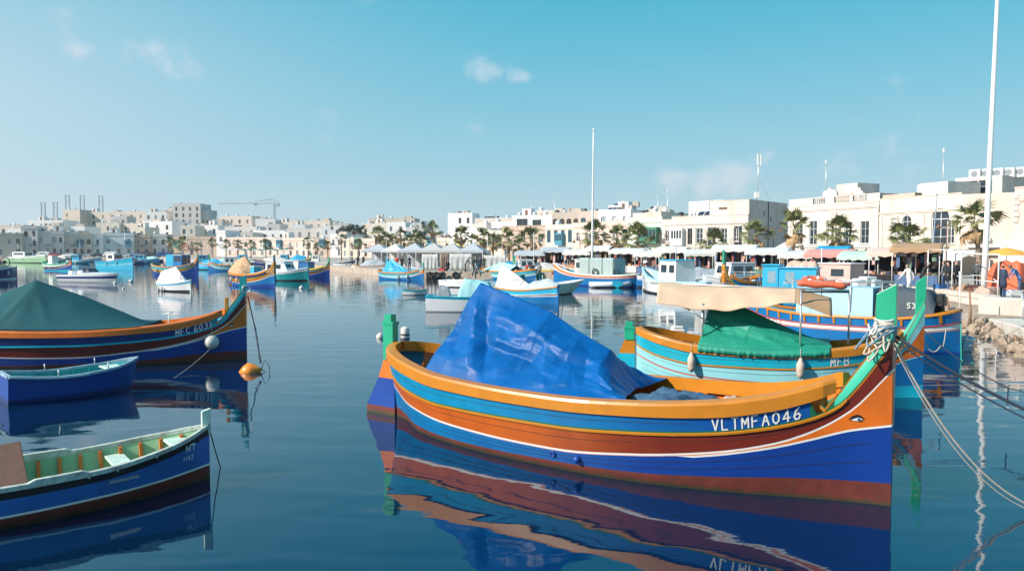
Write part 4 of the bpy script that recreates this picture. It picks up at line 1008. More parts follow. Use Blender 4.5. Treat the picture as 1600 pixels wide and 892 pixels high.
def land():
    mb = MB()
    far = [(900, -30), (900, 10), (900, 30), (900, 60), (900, 120), (900, 200), (900, 300), (900, 400), (900, 600), (600, 1000), (300, 1100), (0, 1200), (-200, 1200), (-500, 1200), (-900, 1200), (-1600, 1200)]
    for i in range(len(EDGE)-1):
        mb.poly([(*EDGE[i], QZ), (*far[i], QZ), (*far[i+1], QZ), (*EDGE[i+1], QZ)])
    tag(mb.build('promenade', PAVE), kind='structure')
    hb = MB()
    def hf(a, b):
        x = -900+1500*a; y = 330+850*b
        h = 26*max(0, 1-((x+95)/210)**2)*min(1, b*5)+16*min(1, b*3)*(.5+.5*nz(x*.004, y*.004, 2))+9*max(0, 1-((x-30)/160)**2)*min(1, b*4)
        return Vector((x, y, QZ-1.5+min(h, 22)*.42))
    hb.grid(hf, 60, 24, 0); tag(hb.build('hillside', SCRUB), kind='structure')
land()
def quay_wall():
    w = tag(link('quay_wall', None), 'pale stone quay wall running along the right-hand waterfront', 'quay wall'); 
    pts = [Vector((*p, 0)) for p in EDGE]
    random.seed(3)
    # coping stones one by one where they can be told apart
    seg = []; pos = []
    for a, b in zip(pts[1:6], pts[2:7]):
        L = (b-a).length; n = max(1, int(L/1.6))
        for i in range(n): seg.append((a.lerp(b, i/n), a.lerp(b, (i+1)/n)))
    for a, b in seg:
        d = (b-a).normalized(); nrm = Vector((-d.y, d.x, 0)); j = .012; o_ = random.uniform(-.012, .012)
        s = MB(); A = a+d*j; B = b-d*j
        q = [A+nrm*(.05+o_), B+nrm*(.05+o_), B-nrm*.6, A-nrm*.6]
        s.loft([[v+Vector((0, 0, QZ-.22)) for v in q], [v+Vector((0, 0, QZ+.03+o_)) for v in q]], 0, closed=True, cap=True); s.build('coping_stone', CONC, w)
        s = MB(); q = [A+nrm*(.0+o_), B+nrm*(.0+o_), B-nrm*.5, A-nrm*.5]
        s.loft([[v+Vector((0, 0, -.5)) for v in q], [v+Vector((0, 0, QZ-.225)) for v in q]], 0, closed=True, cap=True); s.build('wall_block', LIMW if random.random() < .6 else CONC, w)
    m = MB()
    for a, b in zip(pts[6:-1], pts[7:]):
        d = (b-a).normalized(); nrm = Vector((-d.y, d.x, 0))
        m.poly([a+Vector((0, 0, -.5)), b+Vector((0, 0, -.5)), b+Vector((0, 0, QZ-.002)), a+Vector((0, 0, QZ-.002))])
    m.build('wall_face', CONR, w)
quay_wall()
# lower landing with rubble
def landing():
    w = thing('stone_landing', 'low stone landing stage with a worn edge at the right edge of the harbour', 'landing stage')
    e = [(19.6, 31.5), (18.8, 28.5), (17.6, 26.0), (17.0, 22.0), (16.9, 17.0)]
    for k, (a, b) in enumerate(zip(e, e[1:])):
        a = Vector((*a, 0)); b = Vector((*b, 0)); n = max(1, int((b-a).length/1.3)); 
        for i in range(n):
            A, B = a.lerp(b, i/n+.004), a.lerp(b, (i+1)/n-.004); s = MB(); j = random.uniform(-.02, .02)
            q = [A+Vector((j, 0, 0)), B+Vector((j, 0, 0)), Vector((24.9, B.y+1, 0)), Vector((24.9, A.y+1, 0))]
            q2 = [v for v in q]
            s.loft([[v+Vector((.05, 0, -.5)) for v in q], [v+Vector((0, 0, .42+j)) for v in q], [v+Vector((.03, 0, .45+j)) for v in q2]], 0, closed=True, cap=True); s.build('slab', CONC, w)
    g = MB()
    def gf(a, b):
        y = 30+24*b; x0 = 19.3+ (y-30)*.33; x1 = 27.6; x = x0+(x1-x0)*a
        return Vector((x, y, -.25+.42*min(1, a*3)+.12*nz(x*.9, y*.9)))
    g.grid(gf, 20, 30, 0); tag(g.build('shore', ROCK), kind='structure')
landing()
def rock(label, x, y, z, s, seed, group='brown rocks below the quay wall', m=None):
    mb = MB(); n = 9
    def fn(a, b):
        th = 2*math.pi*b; ph = math.pi*a; v = Vector((math.sin(ph)*math.cos(th), math.sin(ph)*math.sin(th), math.cos(ph)))
        k = 1+.45*nz(v.x*1.3+seed, v.y*1.3, v.z*1.3)+.2*nz(v.x*4+seed, v.y*4, v.z*4)
        k = round(k*7)/7*.5+k*.5
        return Vector((v.x*s*k*1.2, v.y*s*k, v.z*s*k*.75))
    mb.grid(fn, n, n*2, 0, sm=False); o = mb.build('rock', m or ROCK); o.location = (x, y, z); o.rotation_euler = (seed, seed*.7, seed*2); tag(o, label, 'rock', group)
random.seed(5)
RK = [(1534, 508, .42, 'largest brown rock at the foot of the quay wall'), (1545, 519, .28, 'rock at the water line beside the stone landing'), (1520, 518, .3, 'rock left of the largest one below the quay wall'),
      (1558, 528, .3, 'dark rock against the front of the stone landing'), (1572, 538, .26, 'second rock under the stone landing'), (1588, 549, .3, 'low rock under the landing near the right edge'), (1510, 512, .25, 'rock behind the stern of the blue boat MFA253'), (1599, 558, .28, 'rock touching the right edge of the picture')]
for i, (px, py, s, lb) in enumerate(RK):
    p = on(px, py); rock(lb, p.x, p.y, .05, s, i*1.7+.3)
rb = MB(); random.seed(11)
for k in range(110):
    t = random.random(); y = 17+t*15; x = 16.9+max(0, (y-22))*.26-random.random()**1.5*1.1; s = random.uniform(.05, .13)
    M = Matrix.Translation((x, y, random.uniform(-.08, .10))) @ Matrix.Rotation(random.uniform(0, 6), 4, Vector((random.random(), random.random(), 1)).normalized())
    rb.bbox((-s, -s*.8, -s*.6), (s, s*.8, s*.6), s*.3, 0, M)
tag(rb.build('rubble', ROCK), kind='stuff')

# ================================================================ buildings
WFR = mat('window_frame_white', (.72, .72, .70), .5, .05, 4); WFB = mat('window_frame_brown', (.16, .09, .05), .6, .1, 4); WFT = mat('window_frame_blue', (.05, .25, .36), .5, .1, 4); WFG = mat('shutter_green', (.04, .2, .12), .5, .1, 4)
SHUT = mat('shutter_grey', (.42, .45, .46), .6, .08, 4); ROOFM = mat('roof_membrane', (.5, .47, .42), .9, .1, 1); TANK = mat('water_tank', (.62, .62, .62), .5, .06, 3); SOLAR = mat('solar_panel', (.02, .03, .06), .2, .1, 3)
IRON = mat('dark_iron', (.06, .055, .05), .5, .1, 5)
_W = {}
def window_mesh(w, h, kind, fr, near):
    key = (round(w, 2), round(h, 2), kind, fr.name, near)
    if key in _W: return _W[key]
    f = MB(); t = .07 if near else .1
    def arc(r0, r1, y):
        n = 8
        for i in range(n):
            a, b = math.pi*i/n, math.pi*(i+1)/n
            f.poly([(w/2+r1*math.cos(a), y, h-w/2+r1*math.sin(a)), (w/2+r0*math.cos(a), y, h-w/2+r0*math.sin(a)), (w/2+r0*math.cos(b), y, h-w/2+r0*math.sin(b)), (w/2+r1*math.cos(b), y, h-w/2+r1*math.sin(b))], 0)
    hh = h-w/2 if kind == 'arch' else h
    f.box((0, 0, 0), (t, .05, hh)); f.box((w-t, 0, 0), (w, .05, hh)); f.box((t, 0, 0), (w-t, .05, t)); f.box((t, 0, hh-t), (w-t, .05, hh)); f.box((w/2-t/2, 0, t), (w/2+t/2, .045, hh-t))
    if kind == 'arch': arc(w/2-t, w/2-.002, 0.0); f.box((w/2-t/2, 0, hh), (w/2+t/2, .04, h-t*.6))
    if near or kind == 'louvre':
        for k in range(1, 3): f.box((t, .005, hh*k/3-.02), (w/2-t/2, .04, hh*k/3+.02)); f.box((w/2+t/2, .005, hh*k/3-.02), (w-t, .04, hh*k/3+.02))
    p = MB()
    if kind == 'arch':
        n = 8; p.poly([(0.01, .055, 0), (w-.01, .055, 0), (w-.01, .055, hh)]+[(w/2+(w/2-.01)*math.cos(math.pi*i/n), .055, hh+(w/2-.01)*math.sin(math.pi*i/n)) for i in range(1, n)]+[(0.01, .055, hh)])
    else: p.poly([(0, .055, 0), (w, .055, 0), (w, .055, h), (0, .055, h)])
    r = (f.mesh('window', fr), p.mesh('pane', SHUT if kind == 'louvre' else GLS))
    _W[key] = r; return r
def building(label, A, B, ztop, depth, m, wins=(), cornice=True, near=False, side=None, roof=None, z0=QZ-.3, fr=None, cat='building', group='limestone town houses on the waterfront', name='house', coping=.35, panes=True):
    """A, B: left and right foot of the front; wins: (x0, z0, w, h, kind[, frame])"""
    A, B = Vector((A[0], A[1], 0)), Vector((B[0], B[1], 0)); d = B-A; W = d.length; rz = math.atan2(d.y, d.x)
    root = thing(name, label, cat, (A.x, A.y, 0), rz, group)
    f = MB(); ops = [w for w in wins if w[0] > .05 and w[0]+w[2] < W-.05 and w[1]+w[3] < ztop-.1]
    xs = sorted(set([0, W]+[round(w[0], 3) for w in ops]+[round(w[0]+w[2], 3) for w in ops])); zs = sorted(set([z0, ztop]+[round(w[1], 3) for w in ops]+[round(w[1]+w[3], 3) for w in ops]))
    for x0, x1 in zip(xs, xs[1:]):
        for a, b in zip(zs, zs[1:]):
            cx, cz = (x0+x1)/2, (a+b)/2
            if any(w[0] < cx < w[0]+w[2] and w[1] < cz < w[1]+w[3] for w in ops): continue
            f.poly([(x0, 0, a), (x1, 0, a), (x1, 0, b), (x0, 0, b)])
    rd = .22
    for w in ops:
        x0, a, x1, b = w[0], w[1], w[0]+w[2], w[1]+w[3]
        f.poly([(x0, 0, a), (x0, rd, a), (x1, rd, a), (x1, 0, a)][::-1]); f.poly([(x0, 0, b), (x0, rd, b), (x1, rd, b), (x1, 0, b)]); f.poly([(x0, 0, a), (x0, rd, a), (x0, rd, b), (x0, 0, b)]); f.poly([(x1, 0, a), (x1, rd, a), (x1, rd, b), (x1, 0, b)][::-1])
        if w[4] == 'arch':
            n = 6; c = Vector(((x0+x1)/2, 0, b-w[2]/2)); r = w[2]/2
            for s_ in (-1, 1):
                P = [(c.x+s_*r*math.cos(math.pi/2*i/n), .001, c.z+r*math.sin(math.pi/2*i/n)) for i in range(n+1)]+[(c.x+s_*r, .001, b)]
                f.poly(P if s_ < 0 else P[::-1])
    sm_ = side or m
    f.poly([(W, 0, z0), (W, depth, z0), (W, depth, ztop), (W, 0, ztop)], 1); f.poly([(0, depth, z0), (0, 0, z0), (0, 0, ztop), (0, depth, ztop)], 1)
    f.poly([(W, depth, z0), (0, depth, z0), (0, depth, ztop), (W, depth, ztop)], 1)
    zr = ztop-coping; f.poly([(.25, .25, zr), (W-.25, .25, zr), (W-.25, depth-.25, zr), (.25, depth-.25, zr)], 2)
    for q in ([(0, 0), (W, 0), (W-.25, .25), (.25, .25)], [(W, 0), (W, depth), (W-.25, depth-.25), (W-.25, .25)], [(W, depth), (0, depth), (.25, depth-.25), (W-.25, depth-.25)], [(0, depth), (0, 0), (.25, .25), (.25, depth-.25)]):
        f.poly([(*p, ztop) for p in q], 0)
    for q in ([(.25, .25), (W-.25, .25)], [(W-.25, .25), (W-.25, depth-.25)], [(W-.25, depth-.25), (.25, depth-.25)], [(.25, depth-.25), (.25, .25)]):
        f.poly([(*q[0], ztop), (*q[1], ztop), (*q[1], zr), (*q[0], zr)], 0)
    f.build('wall', [m, sm_, ROOFM], root)
    if cornice:
        zc = ztop-(cornice if cornice is not True else .9)
        c = MB(); c.box((-.08, -.16, zc), (W+.08, .0, zc+.12), 0, faces='xXyzZ'); c.box((-.05, -.09, zc-.14), (W+.05, .0, zc-.003), 0, faces='xXyzZ'); c.build('cornice', m, root)
        c = MB(); c.box((-.03, -.06, ztop+.002), (W+.03, .3, ztop+.09)); c.build('coping', m, root)
    for w in ops:
        fm, pm = window_mesh(w[2], w[3], w[4], (w[5] if len(w) > 5 else fr) or WFR, near)
        o = link('window', fm, root, (w[0], .12, w[1])); link('pane', pm, o)
        if near:
            s = MB(); s.box((w[0]-.1, -.09, w[1]-.12), (w[0]+w[2]+.1, .05, w[1]-.002)); s.build('sill', m, root)
    root['W'] = W
    return root
def rooftop(root, kind, x, y, z, s=1.0):
    m = MB()
    if kind == 'hut': m.box((x, y, z), (x+2.6*s, y+2.6*s, z+2.2*s)); m.box((x-.1, y-.1, z+2.2*s), (x+2.7*s, y+2.7*s, z+2.32*s)); o = m.build('roof_hut', RWHT, root); d = MB(); d.poly([(x+.9*s, y-.01, z), (x+1.7*s, y-.01, z), (x+1.7*s, y-.01, z+1.9*s), (x+.9*s, y-.01, z+1.9*s)]); d.build('door', WFB, o)
    elif kind == 'tank': m.lathe([(.55*s, z), (.6*s, z+.1), (.58*s, z+.5*s), (.6*s, z+.9*s), (.58*s, z+1.2*s), (.3*s, z+1.35*s)], 12, 0, Matrix.Translation((x, y, 0))); m.build('water_tank', TANK, root)
    elif kind == 'dtank': m.lathe([(.45*s, z), (.47*s, z+.1), (.47*s, z+1.0*s), (.2*s, z+1.12*s)], 10, 0, Matrix.Translation((x, y, 0))); m.build('water_tank', BLK, root)
    elif kind == 'ac': m.box((x, y, z), (x+.9*s, y+.4*s, z+.8*s)); o = m.build('air_conditioner', WHT, root); f = MB(); f.lathe([(.28*s, 0), (.26*s, .02)], 12, 0, Matrix.Translation((x+.45*s, y-.001, z+.42*s)) @ Matrix.Rotation(R(90), 4, 'X')); f.build('fan_grille', GREYP, o)
    elif kind == 'mast': m.tube([(x, y, z), (x, y, z+4*s)], .04, 6); m.tube([(x-.6*s, y, z+3.6*s), (x+.6*s, y, z+3.6*s)], .02, 5); m.tube([(x-.4*s, y, z+3.3*s), (x+.4*s, y, z+3.3*s)], .02, 5); m.build('antenna', STEEL, root)
    elif kind == 'solar':
        for k in range(3): m.poly([(x+k*1.1, y, z+.15), (x+1+k*1.1, y, z+.15), (x+1+k*1.1, y+1.3, z+1.0), (x+k*1.1, y+1.3, z+1.0)])
        m.build('solar_panel', SOLAR, root)
    elif kind == 'dish':
        M = Matrix.Translation((x, y, z+1.1*s)) @ Matrix.Rotation(R(60), 4, 'X') @ Matrix.Rotation(R(30), 4, 'Y'); m.lathe([(.05*s, 0), (.35*s, .05*s), (.55*s, .16*s), (.53*s, .17*s), (.3*s, .08*s), (.03, .04*s)], 12, 0, M); m.tube([(x, y, z), (x, y, z+1.1*s)], .04, 5); m.build('satellite_dish', TANK, root)
    elif kind == 'box': m.box((x, y, z), (x+3.5*s, y+3*s, z+1.5*s)); m.build('roof_block', LIME, root)
def auto_wins(W, ztop, base, nfl, ncol, kinds, rnd, wf=None, fl=None):
    out = []; fh = (ztop-1.0-base)/nfl
    for i in range(nfl):
        for j in range(ncol):
            k = rnd.choice(kinds); w = rnd.choice((.9, 1.0, 1.2)); h = min(fh*.66, 1.9 if i else 2.1)
            if rnd.random() < .12: continue
            if k == 'arch': w = 1.3
            x = W*(j+.5)/ncol-w/2; z = base+i*fh+(fh-h)*.45
            if k == 'door': z = base+i*fh+.05; h = 2.2 if fh > 2.4 else fh*.8
            out.append((x, z, w, h, 'rect' if k == 'door' else k, rnd.choice(wf) if wf else WFR))
    return out
# px-left, px-right, distance-left, distance-right, y of the roof line at the left, material, floors, columns, window kinds, roof clutter, label
TOWN = [
 # far shore, front row
 (-60, 36, 262, 268, 364, LIME, 2, 7, ('rect',), ('hut', 'tank'), 'low brown stone building cut by the left edge', 0),
 (36, 60, 270, 271, 353, LIMG, 3, 2, ('arch', 'rect'), (), 'tall narrow grey-white house with two arched windows far left', 0),
 (60, 101, 272, 274, 361, LIMG, 2, 4, ('rect', 'louvre'), ('dtank', 'hut'), 'wide grey house right of the house with two arched windows', 0),
 (101, 145, 275, 278, 365, LIME, 2, 4, ('rect', 'arch'), ('tank', 'box'), 'pale stone house with a blue door left of the narrow white one', 0),
 (145, 162, 279, 280, 366, RWHT, 2, 1, ('rect',), ('ac',), 'narrow white house with one window per floor on the far left shore', 0),
 (162, 210, 281, 283, 364, RBLU, 2, 3, ('arch', 'rect'), ('hut', 'solar'), 'pale blue-grey house with arched windows on the far shore', 0),
 (210, 236, 284, 285, 367, LIMB, 2, 2, ('rect',), ('dtank',), 'dark brown stone house right of the pale blue-grey one', 0),
 (236, 262, 286, 287, 366, LIMG, 2, 2, ('rect',), ('tank',), 'small grey house between two brown stone ones', 0),
 (262, 339, 288, 285, 370, LIMB, 2, 5, ('rect', 'louvre'), (), 'long brown stone house behind five palms on the far shore', 0),
 (339, 353, 282, 281, 360, RWHT, 2, 1, ('arch',), (), 'white gabled chapel-like front with an arched window', 0),
 (353, 404, 280, 274, 371, LIMP, 2, 4, ('arch', 'rect'), ('ac', 'tank'), 'pinkish stone house right of the white gabled front', 0),
 (404, 429, 273, 270, 371, LIMC, 2, 2, ('rect',), ('dtank',), 'cream house with two columns of windows behind the green parasols', 0),
 (429, 470, 269, 262, 372, LIMP, 2, 4, ('rect', 'louvre'), ('hut',), 'pink house with white framed windows behind the green parasols', 0),
 (470, 489, 260, 256, 372, LIMC, 2, 2, ('rect',), (), 'narrow beige house left of the brown one', 0),
 (489, 517, 254, 250, 373, LIMB, 2, 3, ('rect',), ('tank',), 'brown house beside the white corner house mid picture', 0),
 (517, 534, 248, 246, 366, RWHT, 2, 2, ('rect',), ('box',), 'white corner house left of the street lamp', 0),
 (534, 566, 244, 240, 372, LIMC, 2, 3, ('rect', 'louvre'), ('ac',), 'cream house behind the harbour street lamp', 0),
 (566, 600, 238, 232, 373, LIMP, 2, 3, ('arch', 'rect'), ('tank',), 'pink-beige house left of the palm cluster', 0),
 (600, 664, 230, 222, 371, LIME, 2, 5, ('rect',), ('hut',), 'long beige house hidden behind the palm cluster', 0),
 # second and third rows behind, up the slope
 (0, 42, 330, 330, 352, RBEI, 2, 3, ('rect',), ('mast', 'tank'), 'beige block behind the low brown building at left', 1),
 (46, 100, 335, 335, 344, RWHT, 2, 4, ('rect',), ('hut', 'dtank'), 'white block with roof huts behind the grey far-left house', 1),
 (100, 127, 380, 378, 328, LIME, 3, 2, ('rect',), ('tank', 'dish'), 'tall stone block with loggias under the gantry cranes', 2),
 (126, 229, 384, 380, 331, RBEI, 3, 7, ('rect',), ('hut', 'solar', 'tank'), 'very long beige apartment block on the hill at left', 2),
 (152, 188, 330, 330, 348, LIMC, 2, 3, ('rect',), ('tank', 'tank'), 'cream block in front of the long beige apartment block', 1),
 (191, 232, 332, 330, 349, RBEI, 2, 3, ('rect',), ('ac',), 'beige block stepping down right of the cream one at left', 1),
 (228, 262, 372, 372, 331, RWHT, 3, 3, ('rect',), ('hut', 'tank'), 'white terraced block with a brown awning at left', 2),
 (262, 273, 380, 380, 325, LIMG, 3, 1, ('rect',), (), 'narrow grey wing left of the big modern block', 2),
 (272, 315, 370, 370, 318, LIMG, 4, 4, ('rect',), ('ac',), 'big modern grey block, the tallest on the left shore', 2),
 (315, 328, 372, 372, 328, LIMG, 3, 2, ('rect',), (), 'lower grey wing right of the big modern block', 2),
 (224, 270, 325, 322, 346, RWHT, 2, 3, ('rect',), ('box',), 'white cubic house below the tall modern block', 1),
 (303, 342, 322, 320, 352, RWHT, 2, 3, ('rect',), ('dtank', 'hut'), 'white house on the slope right of the modern block', 1),
 (345, 394, 360, 356, 338, RBEI, 3, 4, ('rect',), ('tank', 'tank'), 'beige block with twin roof vents left of the tower crane', 2),
 (352, 402, 320, 318, 354, LIMG, 2, 3, ('rect',), ('solar',), 'grey flat-roofed house above the pinkish stone house', 1),
 (400, 431, 350, 350, 342, RWHT, 2, 2, ('rect',), ('solar',), 'blank white house at the foot of the tower crane', 2),
 (431, 473, 352, 350, 347, LIMC, 2, 4, ('rect',), ('hut', 'box'), 'cream house right of the tower crane', 2),
 (396, 446, 312, 310, 360, RWHT, 1, 4, ('rect',), ('tank',), 'low white rooftop terrace above the cream house', 1),
 (470, 516, 345, 342, 345, RBEI, 2, 4, ('rect',), ('mast', 'dtank'), 'beige block with an aerial behind the brown house', 2),
 (448, 505, 305, 303, 357, LIMG, 1, 4, ('louvre',), ('ac',), 'grey rooftop storey with shuttered windows mid left', 1),
 (502, 536, 300, 300, 353, RWHT, 2, 2, ('rect',), ('tank',), 'white cube behind the white corner house', 1),
 (534, 566, 296, 296, 362, LIMB, 2, 2, ('rect',), (), 'dark house with trees on its roof terrace', 1),
 (566, 604, 300, 298, 349, LIMC, 3, 3, ('rect',), ('tank', 'hut'), 'cream stepped block above the palm cluster', 1),
 (576, 648, 340, 338, 341, LIME, 3, 5, ('rect',), ('hut', 'tank', 'tank'), 'stone block on the skyline above the palm cluster', 2),
 (604, 634, 288, 287, 347, RWHT, 2, 2, ('rect',), (), 'bright white cube above the palm cluster', 1),
 (634, 662, 285, 284, 355, LIMG, 2, 2, ('rect',), ('ac',), 'grey set-back house right of the bright white cube', 1),
 (658, 702, 250, 246, 366, RBEI, 2, 3, ('rect',), ('box', 'tank'), 'beige house behind the tall single palm', 1),
 (664, 706, 205, 200, 372, LIMC, 2, 3, ('arch', 'rect'), (), 'cream house with pointed porch behind the tall single palm', 0),
 (700, 738, 260, 258, 333, RWHT, 3, 3, ('rect',), ('solar',), 'tall white block with a roof pergola mid picture', 1),
 (704, 745, 195, 190, 357, RWHT, 2, 2, ('arch',), (), 'white square-side house with a yellow arched doorway', 0),
 (742, 802, 250, 246, 341, LIMW, 2, 4, ('rect',), ('solar', 'dish', 'tank'), 'white house with dishes on its roof left of the dark-windowed block', 1),
 (745, 786, 186, 180, 361, LIMC, 2, 3, ('rect', 'arch'), ('ac',), 'cream house behind the middle palms', 0),
 (784, 852, 176, 168, 354, LIMB, 2, 5, ('rect',), (), 'brown stone house below the dark-windowed white block', 0),
 (800, 862, 205, 200, 337, RWHT, 1, 2, ('wide',), ('hut', 'tank', 'tank'), 'white modern block with two large dark windows', 1),
 (852, 896, 166, 160, 352, LIMC, 2, 3, ('tall',), ('tank',), 'beige house with tall blue-grey windows and a balcony', 0),
 (862, 905, 200, 198, 332, LIME, 2, 4, ('arch',), ('dtank', 'box'), 'stone belfry-like block with small arches behind the beige house', 1),
 (896, 938, 158, 150, 349, LIMP, 2, 3, ('arch',), (), 'rose-tinted house with arched windows left of the tall flagpole', 0),
 (903, 936, 190, 188, 330, LIMP, 2, 2, ('arch',), ('dtank',), 'pale pink church-like gable right at the tall flagpole', 1),
 (936, 982, 148, 141, 347, LIMP, 2, 3, ('rect',), ('ac', 'tank'), 'pink house right of the tall flagpole, white ground floor', 0),
 (934, 985, 180, 176, 328, RWHT, 2, 3, ('louvre',), ('solar', 'hut'), 'white house with grey shutters and a lamp tower on top', 1),
 (980, 1034, 139, 133, 341, RGRN, 2, 4, ('balc',), ('box',), 'pale green house with a dark green enclosed balcony', 0),
 (988, 1040, 165, 160, 333, LIMW, 1, 3, ('rect',), ('dtank', 'ac', 'tank'), 'white rooftop storey behind the pale green house', 1),
 (12, 34, 300, 300, 357, RWHT, 1, 2, ('rect',), ('tank',), 'small white rooftop room above the low brown building at left', 1),
 (64, 88, 300, 300, 352, LIMC, 2, 2, ('rect',), ('dtank',), 'small cream block above the wide grey house at left', 1),
 (108, 134, 305, 305, 354, RWHT, 2, 2, ('rect',), ('ac',), 'small white house tucked under the tall stone block', 1),
 (176, 200, 355, 355, 338, LIMG, 3, 2, ('rect',), ('tank',), 'grey block standing before the long apartment block', 2),
 (206, 228, 305, 304, 355, LIMC, 2, 2, ('arch',), ('hut',), 'cream house with arched windows above the dark brown stone house', 1),
 (283, 306, 310, 310, 352, LIMC, 2, 2, ('rect',), ('dtank',), 'cream house above the left end of the brown stone house', 1),
 (330, 348, 340, 340, 346, LIMC, 2, 2, ('rect',), ('tank',), 'slim cream house right behind the white slope house', 2),
 (372, 396, 300, 300, 363, LIMC, 1, 2, ('rect',), (), 'low cream rooftop room above the pinkish stone house', 1),
 (418, 438, 330, 330, 350, LIMG, 2, 2, ('rect',), ('ac',), 'slim grey house right under the crane mast', 2),
 (455, 478, 322, 322, 351, RWHT, 2, 2, ('rect',), ('hut',), 'white house stepping above the pink waterfront house', 1),
 (520, 545, 330, 330, 349, LIMC, 2, 2, ('rect',), ('tank',), 'cream block behind the white cube at mid left', 2),
 (640, 662, 320, 320, 348, RWHT, 2, 2, ('rect',), ('dtank',), 'white block behind the grey set-back house', 2),
 (738, 760, 215, 213, 350, LIMW, 2, 2, ('rect',), ('ac',), 'small white house right of the yellow doorway house', 1),
 (768, 800, 210, 208, 347, RWHT, 2, 3, ('rect',), ('tank',), 'white house behind the brown stone one, left of the dark windows', 1),
 (838, 866, 215, 213, 329, LIMC, 2, 2, ('rect',), ('tank',), 'cream block with roof tanks behind the dark-windowed white block', 2),
 (950, 985, 210, 208, 321, RWHT, 2, 3, ('rect',), ('solar',), 'white upper block behind the white house with grey shutters', 2),
 (1008, 1045, 190, 188, 327, LIMC, 2, 3, ('rect',), ('dtank',), 'cream upper block behind the pale green house', 2),
 (1034, 1049, 131, 129, 344, LIMC, 2, 1, ('rect',), ('dtank',), 'narrow beige house between the green house and the long cream one', 0),
]
rnd = random.Random(21)
for i, (pl, pr, dl, dr, yt, m, nf, nc, kinds, roofs, label, row) in enumerate(TOWN):
    A, B = gx(pl, dl), gx(pr, dr); zt = hz_(yt, dl); base = QZ if row == 0 else max(QZ, zt-nf*3.1-.9)
    W = (B-A).length
    ks = [k for k in kinds if k in ('rect', 'arch', 'louvre')] or ['rect']
    wf = rnd.choice(([WFR], [WFR, WFB], [WFT, WFR], [WFB], [SHUT]))
    if 'wide' in kinds: wins = [(W*.12, zt-2.7, W*.28, 1.8, 'rect', WFB), (W*.52, zt-2.9, W*.22, 1.7, 'rect', WFB)]
    elif 'tall' in kinds: wins = [(W*(j+.5)/4-.55, QZ+4.0, 1.1, 2.6, 'rect', WFT) for j in range(4)]+[(W*(j+.5)/4-.5, QZ+.1, 1.1, 2.4, 'rect', WFB) for j in range(4)]
    else: wins = auto_wins(W, zt, base, nf, nc, ks, rnd, wf)
    b = building(label, A, B, zt, rnd.uniform(8, 13), m, wins, cornice=(row == 0), z0=-1 if row == 0 else 0, near=False)
    if 'balc' in kinds:
        q = MB(); q.box((W*.45, -1.1, QZ+3.6), (W*.95, -.003, QZ+6.4)); o = q.build('enclosed_balcony', WFG, b); q = MB()
        for k in range(5): q.poly([(W*.47+k*W*.095, -1.108, QZ+4.6), (W*.47+k*W*.095+W*.075, -1.108, QZ+4.6), (W*.47+k*W*.095+W*.075, -1.108, QZ+6.0), (W*.47+k*W*.095, -1.108, QZ+6.0)])
        q.build('pane', GLS, o)
    if row == 0 and rnd.random() < .75:
        q = MB(); x = W*rnd.uniform(.2, .5); q.box((x, -.9, QZ+3.3), (x+min(3, W*.4), -.003, QZ+3.45)); q.build('balcony_slab', m, b)
        q = MB()
        for k in range(9): q.tube([(x+.05+k*(min(3, W*.4)-.1)/8, -.85, QZ+3.45), (x+.05+k*(min(3, W*.4)-.1)/8, -.85, QZ+4.3)], .03, 4)
        q.box((x, -.9, QZ+4.3), (x+min(3, W*.4), -.8, QZ+4.36)); q.build('balcony_railing', IRON, b)
    if row == 0 and W > 7 and rnd.random() < .6:
        x = W*rnd.choice((.15, .45, .7)); cm = rnd.choice((WFG, WFT, WFB, WFR)); q = MB(); q.box((x, -.95, QZ+3.4), (x+2.0, -.003, QZ+6.0)); o = q.build('enclosed_balcony', cm, b)
        q = MB()
        for k in range(4): q.poly([(x+.12+k*.46, -.958, QZ+4.4), (x+.48+k*.46, -.958, QZ+4.4), (x+.48+k*.46, -.958, QZ+5.7), (x+.12+k*.46, -.958, QZ+5.7)])
        tag(q.build('pane', GLS, o), kind='stuff')
    if 'white square-side' in label:
        q = MB(); n = 10; q.poly([(2, -.02, QZ), (4.6, -.02, QZ)]+[(3.3+1.3*math.cos(math.pi*k/n), -.02, QZ+3+1.3*math.sin(math.pi*k/n)) for k in range(n+1)]); q.build('arched_doorway', YEL, b)
    k = 0
    for r_ in roofs:
        rooftop(b, r_, W*(.12+.3*k)+rnd.uniform(0, .08)*W, 2+rnd.random()*2, zt-.35, 1.0 if W > 5 else .8); k += 1
    if row >= 1:
        for _ in range(4):
            if rnd.random() < .75: rooftop(b, rnd.choice(('dtank', 'tank', 'ac', 'mast', 'box')), rnd.uniform(.05, .85)*W, 1+rnd.random()*3, zt-.35, rnd.uniform(.6, 1))

# ---- the nearer row on the right
def W4(x, z, w, h, k='rect', f=None): return (x, z, w, h, k, f or WFR)
A, B = gx(1049, 119), gx(1168, 111); W = (Vector(B)-Vector(A)).length
r1 = building('long cream house with brown masonry side wall and white enclosed balcony', A, B, hz_(339, 119), 15, LIMW,
    [W4(.5, 4.1, .0+1.5, 2.4, 'louvre'), W4(2.7, 4.1, .8, 2.4, 'rect', WFB), W4(4.2, 4.2, 1.0, 2.3), W4(6.0, 3.9, 1.3, 2.7, 'rect'), W4(8.2, 4.2, .9, 2.2), W4(10.2, 3.9, 1.2, 2.8, 'rect', SHUT), W4(W-2.2, 4.5, .8, 1.9, 'louvre', WFR)]+
    [W4(x, QZ+.1, 1.2, 2.3, 'rect', WFB) for x in (1.0, 3.6, 6.2, 8.6, 10.8)], near=True, side=LIMP, cornice=1.2)
W1 = W; zt1 = hz_(339, 119)
